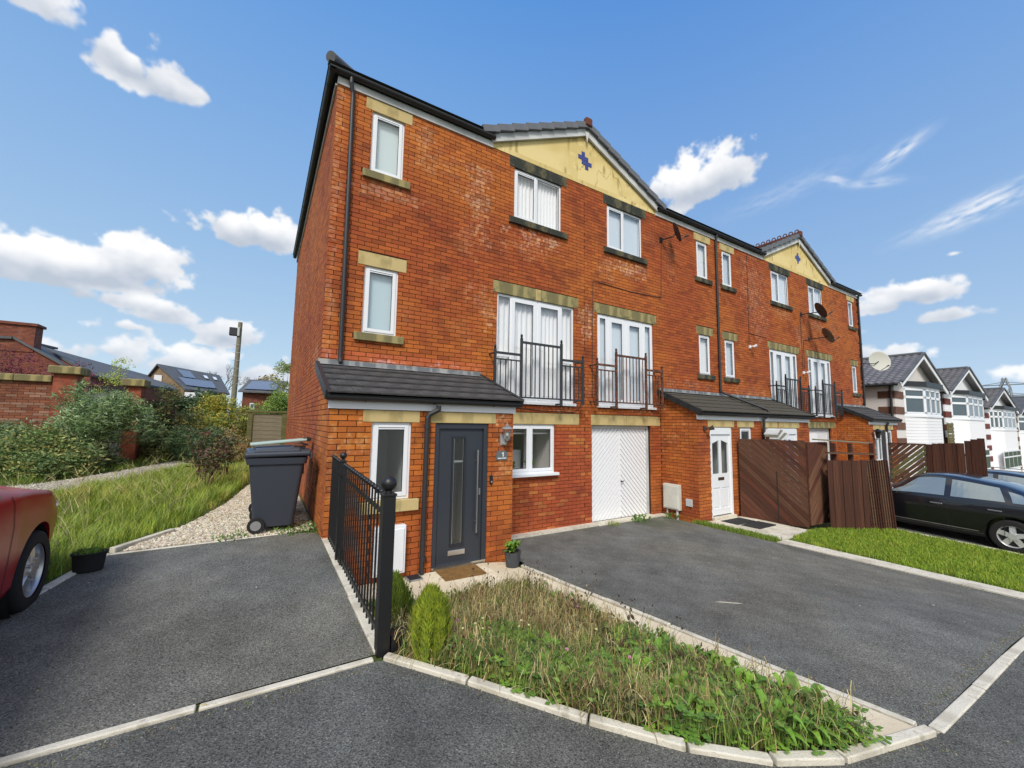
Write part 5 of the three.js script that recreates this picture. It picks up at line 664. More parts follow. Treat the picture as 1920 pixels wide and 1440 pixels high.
const third = car('dark car partly hidden behind the black hatchback', [18.4, H(18.4, 4) - .005, 3.6], Math.PI / 2, { rows: estate, paint: blackPaint, axles: [1.3, -1.3], r: .325, spokes: 5, rim: M.alloy, windows: [['front_window', [.6, .12], [-.34, -.34], 0, .92], ['rear_window', [-.44, -.44], [-1.22, -1.12], 0, .9]], gaps: [], screen: [.66, .12], handles: [], mirror: [.55, 1.0], lamp: [1.85, .68, .68, .22, .075, .1] });
{ const m = new MB(); for (const s of [-1, 1]) { m.bar([-.1, 1.46, s * .58], [-1.3, 1.43, s * .56], .014, .014, 6); } m.build('roof_rails', M.alloy, third); }

// ---------------------------------------------------------------- timber fences before the second and third houses
function panelFrame(P, Q, y0) { const d = V3(Q[0] - P[0], 0, Q[1] - P[1]), L = d.length(); d.normalize(); const n = V3(-d.z, 0, d.x); return [new THREE.Matrix4().makeBasis(d, V3(0, 1, 0), n).setPosition(P[0], y0, P[1]), L]; }
function fencePanel(name, label, P, Q, y0, h, kind, mats, o2 = {}) {
  const [m, L] = panelFrame(P, Q, y0), o = thing(name, label, 'fence', [0, 0, 0], 0, o2.group); m.decompose(o.position, o.quaternion, o.scale); if (o2.lean) o.rotateZ(o2.lean); if (o2.tip) o.rotateX(o2.tip);
  if (kind === 'diagonal') {
    const pitch = .105, w = o2.slat ?? .1; for (const x of [0, L - .045]) { const b = new MB(); b.box(x, .0, -.05, x + .045, h, -.005); b.build('stile', mats[1], o); } for (const y of [0, h - .045, h * .5]) { const b = new MB(); b.box(.045, y, -.05, L - .045, y + .045, -.008); b.build('rail', mats[1], o); }
    const s = o2.dir ?? -1; for (let k = -30; k < 60; k++) { const q = k * pitch * 1.414, W = w * 1.414; if (o2.gaps && h3(k, 7, 3) < o2.gaps) continue; const poly = s < 0 ? [[0, q], [L, q - L], [L, q - L + W], [0, q + W]] : [[0, q - L], [L, q], [L, q + W], [0, q - L + W]]; const c = cutRect(poly, .004, L - .004, .004, h - .004); if (c.length < 3) continue; const b = new MB(); const z = rr(-.002, .002); slabPoly(b, c, z - .005, z + .012); const g = b.geo(); { const U = g.attributes.uv, Pp = g.attributes.position; for (let i = 0; i < U.count; i++) { const x = Pp.getX(i), y = Pp.getY(i); U.setXY(i, (x * .707 + s * y * .707) + k * .37, (-s * x * .707 + y * .707)); } } mesh('slat', g, pick(mats), o); }
    if (o2.joint) { const b = new MB(); b.box(o2.joint, 0, .012, o2.joint + .02, h * .62, .02); b.build('joint_strip', M.rubber, o); }
  } else if (kind === 'boards') {
    const n = Math.round(L / .125); for (let k = 0; k < n; k++) { const b = new MB(), w = L / n + .015, hh = h + rr(-.015, .01) + (o2.slope ?? 0) * k / n; b.add(boxGeo(hh, w, .016), T((k + .5) * L / n, hh / 2, (k % 2) * .014 + rr(-.002, .002), 0, 0, Math.PI / 2)); b.build('board', pick(mats), o); } for (const y of [.3, h - .3]) { const b = new MB(); b.box(0, y, -.06, L, y + .07, -.012); b.build('rail', mats[0], o); }
  } else { const n = Math.round(L / .07); for (let k = 0; k <= n; k++) { const b = new MB(); b.box(k * L / n - .014, 0, 0, k * L / n + .014, h + rr(-.01, .01), .03); b.build('batten', pick(mats), o); } for (const y of [.02, h * .5, h - .04]) { const b = new MB(); b.box(-.02, y, -.02, L + .02, y + .035, 0); b.build('rail', mats[1], o); } const b = new MB(); b.box(0, .02, -.03, L, h - .02, -.022); b.build('backing', mats[1], o); }
  return o;
}
M.woodPale = std({ map: woodRail, color: lin(1.35, 1.15, 1.05), bumpMap: grainBump, bumpScale: .001 });
const WD = [M.woodDark, M.woodDark2, M.woodDark3, std({ map: woodDark, color: lin(1.25, 1.12, 1.08), bumpMap: grainBump, bumpScale: .001 }), std({ map: woodRail, color: lin(.85, .72, .66), bumpMap: grainBump, bumpScale: .001 })];
fencePanel('timber_fence', 'dark brown diagonal slat fence panel beside the white porch door', [9.5, 1.10], [9.93, 2.40], H(9.7, 1.8) - .02, 1.94, 'diagonal', WD, { dir: -1, joint: .78, slat: .101, group: 'brown fence panels of the second house' });
fencePanel('timber_fence', 'lighter brown diagonal slat panel facing the road at the fence corner', [9.95, 2.42], [10.82, 2.48], H(10.3, 2.5) + .06, 1.86, 'diagonal', [M.woodPale, M.woodDark3], { dir: 1, group: 'brown fence panels of the second house' });
fencePanel('timber_fence', 'dark close boarded fence panel standing on the small lawn', [10.32, 2.66], [11.16, 3.08], H(10.7, 2.9) - .03, 1.58, 'boards', [M.woodDark2, M.woodDark], { group: 'brown fence panels of the second house' });
fencePanel('trellis_panel', 'narrow brown battened panel leaning at the end of the fence', [11.24, 3.04], [11.93, 3.3], H(11.5, 3.2) - .03, 1.6, 'battens', [M.woodRail, M.woodDark2], { lean: .025, tip: -.04 });
{ const o = thing('fence_rail', 'weathered horizontal timber rails on posts above the close boarded panel', 'fence', [10.3, 1.5, 2.5]); const q = [10.3, 1.5, 2.5]; const a = new MB(); a.beam([10.2, 1.83, 2.46], [12.1, 1.74, 2.9], .07, .03); a.build('top_rail', M.woodOld, o, q); const b = new MB(); b.beam([10.4, 1.53, 2.62], [12.0, 1.48, 3.0], .08, .04); b.build('lower_rail', M.woodRail, o, q); for (const [x, z] of [[10.78, 2.62], [11.3, 2.76], [12.02, 2.94]]) { const p = new MB(); p.box(x - .04, -.25, z - .04, x + .04, 1.74, z + .04); p.build('post', M.woodDark2, o, q); } }
fencePanel('timber_fence', 'mossy diagonal slat panel with gaps behind the black car', [15.75, 2.2], [15.75, 3.02], -.4, 2.08, 'diagonal', [M.woodGreen, M.woodDark2, M.woodRail], { dir: 1, slat: .085, gaps: .05, group: 'fence panels behind the black car' });
fencePanel('timber_fence', 'brown vertical board panel behind the black car roof', [15.75, 3.04], [15.75, 3.78], -.4, 2.08, 'boards', [M.woodDark, M.woodDark2], { slope: .08, group: 'fence panels behind the black car' });
fencePanel('timber_fence', 'tall tattered dark board panel nearest the white houses', [15.75, 3.8], [15.75, 4.16], -.4, 2.2, 'boards', [M.woodDark2], { slope: .12, group: 'fence panels behind the black car' });
{ const o = thing('gate_post', 'tall grey post with a white edge where the far fence begins', 'post', [15.75, -.3, 2.1]); const b = new MB(); b.add(rbox(.1, 2.35, .1, .006), T(0, 1.17, 0)); b.build('post', std({ color: lin(.09, .085, .09), map: noiseMap }), o); const c = new MB(); c.box(-.03, 0, .055, .03, 2.3, .075); c.build('white_edge', M.whitePaint, o); }
{ const o = thing('stacked_boards', 'pale weathered boards piled against the porch above the brown fence', 'board', [10.6, 1.6, 1.5]); for (let k = 0; k < 5; k++) { const m = new MB(); m.add(rbox(.95 - k * .07, .02, .3, .004), T(k * .04, .2 + k * .045, -.05 * k, .2 + k * .03, 0, .22)); m.build('board', k % 2 ? M.woodOld : M.oldPaint, o); } const p = new MB(); for (const x of [-.35, .4]) p.box(x - .03, -1.7, -.1, x + .03, .25, -.04); p.build('leg', M.woodDark2, o); }

// ---------------------------------------------------------------- the white houses down the street
function whiteHouse(label, xl, xr, ax, eave, apex, wallM, roofM, wave, bandM, claddingLines, o3 = {}) {
  const g = H((xl + xr) / 2, 0) - .1, o = thing('bay_fronted_house', label, 'house', [(xl + xr) / 2, g, -4], 0, 'white bay fronted houses down the street'), q = [(xl + xr) / 2, g, -4], z0 = 0, zb = -8;
  const w = new MB(); w.box(xl, g, zb, xr, eave, z0); slabPoly(w, [[xl, eave], [xr, eave], [ax, apex - .12]], zb, z0 - .02); w.build('wall', wallM, o, q);
  // roof: tile courses on both slopes, ridge front to back
  const ov = .35, front = z0 + .34; for (const s of [-1, 1]) { const ex = s < 0 ? xl - ov : xr + ov, ey = eave - .08, run = Math.abs(ax - ex), rise = apex - ey, n = 13; const deck = new MB(); deck.quad(...(s < 0 ? [[ex, ey - .03, zb], [ex, ey - .03, front], [ax, apex - .03, front], [ax, apex - .03, zb]] : [[ex, ey - .03, front], [ex, ey - .03, zb], [ax, apex - .03, zb], [ax, apex - .03, front]])); const rm = deck.build('roof', soffitGrey, o, q); for (let k = 0; k < n; k++) { const m = new MB(), t0 = k / n, t1 = (k + 1) / n + .02, st = wave ? 3 : 1, L = front - zb, nz = wave ? Math.round(L / .3) * 4 : 8; const P = (t, z, e) => [lerp(ex, ax, t), lerp(ey, apex, t) + e + (wave ? .03 * Math.sin(z / .3 * 6.283) : 0), z]; for (let j = 0; j < nz; j++) { const a = zb + L * j / nz, b = zb + L * (j + 1) / nz; const A = P(t0, a, .05), B = P(t0, b, .05), C = P(t1, b, .015), D = P(t1, a, .015), A0 = P(t0, a, .0), B0 = P(t0, b, 0); if (s < 0) { m.quad(A, B, C, D); m.quad(A0, B0, B, A); } else { m.quad(B, A, D, C); m.quad(B0, A0, A, B); } } m.build('tile_course', roofM, rm); }
    const bb = new MB(); bb.beam([ax, apex - .1, front + .02], [ex, ey - .1, front + .02], .04, .24); bb.build('bargeboard', M.whitePaint, o, q); const gt = new MB(); gt.bar([ex, ey - .06, zb], [ex, ey - .06, front - .1], .06, .06, 8); gt.build('gutter', M.gutter, o, q); const vg = new MB(); vg.beam([ax, apex + .05, front + .05], [ex, ey + .05, front + .05], .1, .1); vg.build('verge', M.slate, o, q); }
  const rd = new MB(); rd.bar([ax, apex + .03, zb], [ax, apex + .03, front], .1, .1, 8); rd.build('ridge', M.slate, o, q);
  // banded quoins
  const qw = 1.15; for (let k = 0, y = eave - .75; y > g; y -= .74, k++) { const b = new MB(); b.box(xl - .02, y, z0 - .6, xl + qw, y + .34, z0 + .03); b.build('brick_band', bandM, o, q); }
  { const b = new MB(); b.bar([xl - .07, eave - .15, z0 - .1], [xl - .07, g + .2, z0 - .1], .05, .05, 8); b.build('downpipe', M.gutter, o, q); }
  // bay with a flat roof
  const bx0 = xl + 1.25, bx1 = xr - .3, pr = .45, yt = eave - .1, y0 = eave - 1.5; const plan = [[bx0, z0], [bx0 + 1.3, z0 + pr], [bx1 - 1.3, z0 + pr], [bx1, z0]]; const ring = (ya, yb, m, nm, e = 0) => { const b = new MB(), p = plan.map(([x, z], i) => [x + (i < 2 ? -e : e), z + (i === 1 || i === 2 ? e : 0)]); for (let i = 0; i < 3; i++) b.quad([p[i][0], ya, p[i][1]], [p[i + 1][0], ya, p[i + 1][1]], [p[i + 1][0], yb, p[i + 1][1]], [p[i][0], yb, p[i][1]]); b.fan(p.map(([x, z]) => [x, yb, z]).reverse().reverse()); b.fan(p.map(([x, z]) => [x, ya, z]).reverse()); return b.build(nm, m, o, q); };
  ring(yt, yt + .24, M.gutter, 'bay_fascia', .12); ring(y0 - .1, y0, M.upvc, 'bay_sill', .05); ring(g, y0 - .1, o3.bayM ?? bayWhite, 'bay_wall'); ring(y0, y0 + .06, M.upvc, 'bay_window_base', .0); ring(yt - .12, yt, M.upvc, 'bay_head', .0);
  const faces = [[plan[1], plan[2], 3], [plan[2], plan[3], 1], [plan[0], plan[1], o3.lights ?? 1]]; for (const [A, B, n] of faces) { const L = Math.hypot(B[0] - A[0], B[1] - A[1]), d = [(B[0] - A[0]) / L, (B[1] - A[1]) / L], nn = [-d[1] * -1, -d[0]]; const P = (s, y, e) => [A[0] + d[0] * s + d[1] * -e * -1 * -1, y, A[1] + d[1] * s + d[0] * e * 1]; const ya = y0 + .06, yb = yt - .12, tr = lerp(ya, yb, .66); const fr = new MB(); const bar = (s0, s1, a, b) => { fr.quad(P(s0, a, .01), P(s1, a, .01), P(s1, b, .01), P(s0, b, .01)); fr.quad(P(s0, a, -.06), P(s0, b, -.06), P(s1, b, -.06), P(s1, a, -.06)); fr.quad(P(s1, a, .01), P(s1, a, -.06), P(s1, b, -.06), P(s1, b, .01)); fr.quad(P(s0, a, -.06), P(s0, a, .01), P(s0, b, .01), P(s0, b, -.06)); }; const fw = .12; for (let k = 0; k <= n; k++) { const s = clamp(k * L / n - fw / 2, 0, L - fw); bar(s, s + fw, ya, yb); } bar(0, L, tr - .06, tr + .06); bar(0, L, ya, ya + .08); bar(0, L, yb - .08, yb); const wm = fr.build('bay_window', M.upvc, o, q); for (let k = 0; k < n; k++) for (const [a, b] of [[ya + .08, tr - .06], [tr + .06, yb - .08]]) { const p = new MB(), s0 = k * L / n + fw * .5, s1 = (k + 1) * L / n - fw * .5; p.quad(P(s0, a, -.03), P(s1, a, -.03), P(s1, b, -.03), P(s0, b, -.03)); p.build('pane', o3.paneM ?? paneFar, wm); } }
  if (claddingLines) { for (let y = g + .2; y < y0 - .15; y += .15) { const b = new MB(); for (let i = 0; i < 3; i++) { const A = plan[i], B = plan[i + 1]; b.beam([A[0], y, A[1] + .0], [B[0], y, B[1] + .0], .02, .012); } b.build('cladding_board_edge', M.oldPaint, o, q); } }
  const lw = new MB(), gy = g + .9; lw.box(bx0 + .3, gy, z0 + pr, bx1 - 1.0, gy + 1.3, z0 + pr + .03); lw.build('ground_window', M.upvc, o, q); for (let k = 0; k < 4; k++) { const p = new MB(), W = (bx1 - 1.3 - bx0) / 4; p.box(bx0 + .38 + k * W, gy + .1, z0 + pr + .031, bx0 + .26 + (k + 1) * W, gy + .8, z0 + pr + .036); p.box(bx0 + .38 + k * W, gy + .9, z0 + pr + .031, bx0 + .26 + (k + 1) * W, gy + 1.2, z0 + pr + .036); p.build('ground_pane', paneFar, o, q); } return o;
}
const soffitGrey = std({ color: lin(.35, .34, .33) });
const bayWhite = std({ color: lin(.82, .82, .84), roughness: .6 });
const paneFar = std({ color: lin(.10, .13, .14), roughness: .08, metalness: .3 });
const renderWhite = std({ color: lin(.80, .80, .82), bumpMap: fineBump, bumpScale: .003 }), renderCream = std({ color: lin(.80, .75, .60), map: noiseMap }), renderPale = std({ color: lin(.68, .64, .60), bumpMap: fineBump, bumpScale: .003 }), bandRed = std({ color: lin(.20, .045, .03), map: noiseMap }), bandBrown = std({ color: lin(.20, .09, .055), map: noiseMap }), pantile = std({ color: lin(.22, .21, .22), map: noiseMap, roughness: .55 }), pantile2 = std({ color: lin(.20, .18, .165), map: noiseMap, roughness: .6 });
whiteHouse('white clad house with grey pantile roof next to the terrace', 24.6, 31.2, 27.8, 4.3, 5.92, renderPale, pantile, true, bandBrown, true, {});
whiteHouse('white rendered house with red quoin bands, second from the terrace', 32.4, 40.2, 36.3, 4.3, 5.9, renderWhite, pantile2, true, bandRed, false, {});
whiteHouse('white house with red brick bands, third from the terrace', 41.4, 49.8, 45.6, 3.7, 5.15, renderWhite, pantile2, true, bandRed, false, { lights: 3 });
whiteHouse('cream house with slate roof and brown bands farthest down the street', 51, 60, 55.5, 3.5, 5.0, renderCream, M.slate, false, bandBrown, false, {});
{ const o = thing('garden_gate_screen', 'mossy timber screen between the two nearest white houses', 'screen', [31.8, -1, .3]); for (let k = 0; k < 9; k++) { const b = new MB(); b.box(-.45, 1.7 + k * .2, -.02, .5, 1.86 + k * .2, .02); b.build('slat', M.woodGreen, o); } for (const x of [-.45, .5]) { const b = new MB(); b.box(x - .05, -.3, -.05, x + .05, 3.5, -.02); b.build('post', M.woodGreen, o); } }
{ const o = thing('electricity_pylon', 'faint lattice pylon far beyond the white houses', 'pylon', [178, -2, -18]); const b = new MB(), r = .14; const lv = [[0, 3], [6, 2], [11, 1.3], [16, .9], [19, .3]]; for (let i = 0; i < 4; i++) { const [ya, wa] = lv[i], [yb, wb] = lv[i + 1]; for (const [sx, sz] of [[1, 1], [1, -1], [-1, 1], [-1, -1]]) b.bar([sx * wa, ya, sz * wa], [sx * wb, yb, sz * wb], r, r, 4); for (const s of [-1, 1]) { b.bar([s * wa, ya, -wa], [s * wb, yb, wb], r * .6, r * .6, 4); b.bar([s * wa, ya, wa], [s * wb, yb, -wb], r * .6, r * .6, 4); b.bar([-wa, ya, s * wa], [wb, yb, s * wb], r * .6, r * .6, 4); b.bar([wa, ya, s * wa], [-wb, yb, s * wb], r * .6, r * .6, 4); } } b.build('lattice', std({ color: lin(.3, .31, .32) }), o); for (const y of [11, 14, 17]) { const m = new MB(); m.bar([0, y, -5], [0, y, 5], r, r, 4); m.bar([0, y + .8, 0], [0, y, -5], r * .6, r * .6, 4); m.bar([0, y + .8, 0], [0, y, 5], r * .6, r * .6, 4); m.build('cross_arm', std({ color: lin(.3, .31, .32) }), o); } }

// ---------------------------------------------------------------- beyond the lane at the left
{ // brick boundary wall with stone coping
  const z = -10.2, o = thing('boundary_wall', 'red brick boundary wall with stone coping behind the bushes', 'wall', [-7, .7, z]), q = [-7, .7, z]; const bricks = [], bed = new MB(); bed.box(-15, .5, z - .3, -5.9, 3.06, z - .01); bed.build('wall', M.mortarPale, o, q); const rest = new MB(); const mat = std({ map: noiseMap, vertexColors: true });
  for (let r = 7; r * .075 < 3.05; r++) for (let k = 0; k < 42; k++) { const s = -15.1 + k * .225 + (r % 2) * .1125, a = Math.max(-15, s), b = Math.min(-5.9, s + .214); if (b - a < .03) continue; const t = R(), c = t < .2 ? [.42, .22, .15] : t < .6 ? [.34, .12, .06] : [.27, .09, .05]; const k2 = rr(.8, 1.15); bricks.push([a, b, r * .075, r * .075 + .065, c.map((v) => v * k2)]); }
  bricks.sort((p, s) => s[0] + s[2] * 2 - p[0] - p[2] * 2); bricks.forEach(([a, b, c, d, t], i) => { const m = i < 300 ? new MB() : rest; m.col = t; m.box(a, c, z - .06, b, d, z, 'b'); if (i < 300) m.build('brick', mat, o, q); }); rest.build('brickwork', mat, o, q).userData.kind = 'stuff';
  for (let x = -15; x < -6; x += .75) { const m = new MB(); m.add(rbox(.745, .2, .5, .03, 2), T(x + .37, 3.17, z - .15)); m.build('coping_stone', M.soot, o, q); }
  for (const x of [-5.72, -4.2]) { const hgt = x < -5 ? 3.32 : 3.05, w = x < -5 ? .5 : .36; const m = new MB(); m.box(x - w / 2, .5, z - .4, x + w / 2, hgt, z + .12); m.build('pier', std({ map: farBrick, color: lin(1.3, 1.05, .95) }), o, q); const c = new MB(); c.add(rbox(w + .2, .24, .8, .04, 2), T(x, hgt + .12, z - .15)); c.build('pier_cap', M.soot, o, q); }
  const p = new MB(); p.box(-5.47, .6, z - .15, -4.38, 2.82, z - .1); p.build('gate_panel', std({ color: lin(.20, .22, .21), map: noiseMap }), o, q); for (let k = 0; k < 22; k++) { const m = new MB(), x = -5.44 + k * .05; m.box(x, 2.84, z - .14, x + .02, 3.0, z - .11); m.build('grille_bar', M.ironBlack, o, q); } const rl = new MB(); rl.box(-5.47, 2.98, z - .15, -4.38, 3.02, z - .1); rl.build('grille_rail', M.ironBlack, o, q);
}
{ // grey boarded gate by the end wall
  const z = -9.15, o = thing('timber_gate', 'grey boarded timber gate between mossy posts behind the bins', 'gate', [-.55, .7, z]), q = [-.55, .7, z]; for (const x of [-1.06, -.06]) { const m = new MB(); m.add(rbox(.14, 1.75, .12, .01), T(x, 1.5, z)); m.build('post', M.woodGreen, o, q); } const t = new MB(); t.add(rbox(1.2, .06, .16, .01), T(-.56, 2.34, z)); t.build('top_beam', M.woodGreen, o, q); for (let k = 0; k < 11; k++) { const m = new MB(); m.add(boxGeo(.84, .135, .02), T(-.56, .82 + k * .138, z + (k % 2) * .006)); m.build('board', M.woodOld, o, q); } }
{ const o = thing('utility_pole', 'tall weathered wooden pole with a box at its top', 'pole', [-2.36, .7, -24.3]); const b = new MB(); b.bar([0, 0, 0], [.06, 7.6, 0], .17, .12, 12); b.build('pole', M.woodOld, o); const c = new MB(); c.add(rbox(.42, .5, .4, .03), T(-.28, 6.95, 0)); c.build('box', M.ironGrey, o); const d = new MB(); d.add(rbox(.12, .55, .44, .02), T(.0, 6.95, 0)); d.build('bracket', M.oldPaint, o); for (let k = 0; k < 6; k++) { const m = new MB(); m.bar([-.2, 3.6 + k * .5, .12], [.2, 3.6 + k * .5, .12], .015); m.build('step', M.alloy, o); } }
// houses beyond the wall
function roofSlab(mb, A, B, C, D, t = .14) { const d = (p) => [p[0], p[1] - t, p[2]]; mb.quad(A, B, C, D); mb.quad(d(D), d(C), d(B), d(A)); mb.quad(d(A), d(B), B, A); mb.quad(d(B), d(C), C, B); mb.quad(d(C), d(D), D, C); mb.quad(d(D), d(A), A, D); }
{ const o = thing('brick_house', 'old brick house with a broad chimney beyond the boundary wall', 'house', [-15, .7, -29]), q = [-15, .7, -29], z = -28; const w = new MB(); slabPoly(w, [[-20, .5], [-10.2, .5], [-10.2, 4.5], [-13.3, 6.55], [-20, 6.2]], z - 6, z); w.build('wall', M.farBrick, o, q); const r = new MB(); roofSlab(r, [-20.2, 6.25, z + .2], [-13.3, 6.62, z + .2], [-13.3, 6.9, z - 6], [-20.2, 6.6, z - 6]); roofSlab(r, [-13.3, 6.66, z + .15], [-9.9, 4.42, z + .15], [-9.9, 4.42, z - 6], [-13.3, 6.66, z - 6]); const rm = r.build('roof', M.slate, o, q); const c = new MB(); c.box(-13.95, 5.8, z - .9, -12.45, 7.35, z + .05); c.box(-14.05, 7.35, z - 1, -12.35, 7.5, z + .15); const cm = c.build('chimney', M.farBrick, rm); cm.position.set(0, 0, 0); }
{ const o = thing('slate_roofed_hall', 'long low building with a sagging grey slate roof beyond the wall', 'building', [-11, .7, -40]), q = [-11, .7, -40]; const r = new MB(); roofSlab(r, [-9.2, 4.5, -25.5], [-7.0, 4.5, -38], [-10.9, 6.6, -56], [-13.2, 6.6, -31.5]); r.build('roof', M.slate, o, q); const w = new MB(); w.quad([-9.3, .5, -25.6], [-7.1, .5, -38], [-7.1, 4.45, -38], [-9.3, 4.45, -25.6]); w.quad([-13.2, .5, -31.6], [-9.3, .5, -25.6], [-9.3, 4.4, -25.6], [-13.2, 6.4, -31.6]); w.build('wall', M.farBrick, o, q); }
const sandBrick = std({ color: lin(.34, .23, .13), map: noiseMap }), solar = std({ color: lin(.19, .21, .26), roughness: .25, metalness: .2 });
{ const o = thing('stone_house', 'sandy gabled house with solar panels on its slate roof', 'house', [-8, .7, -48]), q = [-8, .7, -48]; const apex = [-10.1, 7.5, -47.6], e1 = [-7.45, 5.0, -44.0], e0 = [-11.6, 5.6, -49.4]; const w = new MB(); w.fan([[e0[0], .5, e0[2]], [e1[0], .5, e1[2]], e1, apex, e0]); w.quad([e1[0], .5, e1[2]], [-4.3, .5, -48.6], [-4.3, 5, -48.6], e1); w.build('wall', sandBrick, o, q); const r = new MB(), F = [-5.6, 7.5, -55.5], E = [-4.0, 4.9, -49]; roofSlab(r, [e1[0] + .1, 4.95, e1[2] + .3], E, F, [apex[0] - .15, apex[1] + .1, apex[2] + .3]); roofSlab(r, [apex[0] - .15, apex[1] + .1, apex[2] + .3], F, [-8, 5.4, -57], [e0[0] - .2, e0[1] - .1, e0[2]]); r.build('roof', M.slate, o, q); const P = (u, v) => { const a = [lerp(e1[0], E[0], u), lerp(e1[1], E[1], u), lerp(e1[2], E[2], u)], b = [lerp(apex[0], F[0], u), lerp(apex[1], F[1], u), lerp(apex[2], F[2], u)]; return [lerp(a[0], b[0], v), lerp(a[1], b[1], v) + .16, lerp(a[2], b[2], v)]; }; for (const [u0, u1, v0, v1] of [[.08, .3, .1, .45], [.3, .52, .1, .45], [.2, .42, .5, .85], [.52, .72, .12, .45]]) { const m = new MB(); m.quad(P(u0, v0), P(u1, v0), P(u1, v1), P(u0, v1)); m.build('solar_panel', solar, o, q); } for (const u of [.62, .8]) { const m = new MB(); m.quad(P(u, .6), P(u + .07, .6), P(u + .07, .75), P(u, .75)); m.build('roof_window', M.upvc, o, q); } const wd = new MB(); wd.box(-7.3, 3.4, -44.2, -5.4, 4.6, -43.4); wd.build('white_extension', M.whitePaint, o, q); const v = new MB(); v.box(-10.3, 5.7, -47.0, -9.7, 6.4, -46.9); v.build('window', M.upvc, o, q); }
{ const o = thing('brick_house', 'dark brick house with a solar panelled roof just left of the gate', 'house', [-1, .7, -43]), q = [-1, .7, -43]; const w = new MB(); w.box(-2.6, .5, -50, 1.4, 5.0, -43.5); w.build('wall', M.farBrick, o, q); const r = new MB(); roofSlab(r, [-3.0, 4.95, -43.1], [1.0, 4.95, -42.6], [1.6, 6.5, -46.5], [-2.2, 6.5, -47]); r.build('roof', M.slate, o, q); const p = new MB(); p.quad([-2.5, 5.2, -43.35], [.4, 5.2, -42.95], [.85, 6.3, -45.9], [-1.9, 6.3, -46.4]); p.build('solar_panel', solar, o, q); for (const [x, y] of [[-1.7, 3.1], [.9, 3.6]]) { const m = new MB(); m.box(x - .22, y, -43.5, x + .22, y + .65, -43.44); m.build('window', M.upvc, o, q); const g = new MB(); g.box(x - .12, y + .1, -43.44, x + .12, y + .55, -43.42); g.build('pane', paneFar, o, q); } }

// ---------------------------------------------------------------- plants
const leafMat = new THREE.MeshPhysicalMaterial({ color: 0xffffff, roughness: .75, transmission: .3, thickness: 0, side: THREE.DoubleSide });
const dryMat = std({ color: 0xffffff, roughness: .95, side: THREE.DoubleSide });
function kite(mb, o, d, n, L, w, bend = .15) { // a leaf from o along d, widening along n
  const u = new THREE.Vector3().crossVectors(d, n).normalize(); const P = (t, s, e) => o.clone().addScaledVector(d, L * t).addScaledVector(n, s * w).addScaledVector(u, e * L).toArray(); const A = P(0, 0, 0), B = P(.45, .5, .05), C = P(.45, -.5, .05), M1 = P(.5, 0, -.02), D = P(1, 0, -bend); mb.tri(A, B, M1); mb.tri(A, M1, C); mb.tri(B, D, M1); mb.tri(M1, D, C);
}
const rv = () => { const a = rr(0, 6.283), z = rr(-1, 1), q = Math.sqrt(1 - z * z); return V3(q * Math.cos(a), z, q * Math.sin(a)); };
function sprig(n, L, w, spread, droop = 0) { const b = new MB(); for (let k = 0; k < n; k++) { const o = V3(0, 0, 0).addScaledVector(rv(), spread), d = rv(); d.y = Math.abs(d.y) * .7 + .1 - droop; d.normalize(); const q = rv().cross(d).normalize(); kite(b, o, d, q, L * rr(.7, 1.2), w * rr(.7, 1.2)); } return b.geo(); }
function tuft(n, h, w, lean, spread) { const b = new MB(); for (let k = 0; k < n; k++) { const a = rr(0, 6.283), r = spread * Math.sqrt(R()), x = Math.cos(a) * r, z = Math.sin(a) * r, H1 = h * rr(.55, 1.1), l = lean * rr(.2, 1) * H1, da = rr(0, 6.283), dx = Math.cos(da), dz = Math.sin(da), W = w * rr(.7, 1.2), nx = -dz * W / 2, nz = dx * W / 2; const P = (t) => [x + dx * l * t * t, H1 * (t - .22 * lean * t * t), z + dz * l * t * t]; const t0 = P(0), t1 = P(.4), t2 = P(.75), t3 = P(1); const s = (p, f, g) => [p[0] + nx * f * g, p[1], p[2] + nz * f * g]; b.quad(s(t0, 1, 1), s(t0, -1, 1), s(t1, -1, .95), s(t1, 1, .95)); b.quad(s(t1, 1, .95), s(t1, -1, .95), s(t2, -1, .6), s(t2, 1, .6)); b.tri(s(t2, 1, .6), s(t2, -1, .6), t3); } return b.geo(); }
function scatter(name, geo, mat, items, parent) { const im = new THREE.InstancedMesh(geo, mat, items.length); im.name = parent ? name : numbered(name); items.forEach(([m, c], i) => { im.setMatrixAt(i, m); im.setColorAt(i, c); }); im.userData.kind = 'stuff'; (parent ?? scene).add(im); return im; }
let GAIN = 1; const jit = (c, k = .25) => { const f = GAIN * rr(1 - k, 1 + k); return lin(clamp(c[0] * f * rr(.92, 1.08)), clamp(c[1] * f), clamp(c[2] * f * rr(.85, 1.15))); };
const inPoly = (p, x, z) => { let r = false; for (let i = 0, j = p.length - 1; i < p.length; j = i++) if ((p[i][1] > z) !== (p[j][1] > z) && x < (p[j][0] - p[i][0]) * (z - p[i][1]) / (p[j][1] - p[i][1]) + p[i][0]) r = !r; return r; };
function spread(poly, n, fn) { const xs = poly.map((p) => p[0]), zs = poly.map((p) => p[1]), a = Math.min(...xs), b = Math.max(...xs), c = Math.min(...zs), d = Math.max(...zs), out = []; let g = 0; while (out.length < n && g++ < n * 12) { const x = rr(a, b), z = rr(c, d); if (!inPoly(poly, x, z)) continue; const q = fn(x, z); if (q) out.push(q); } return out; }
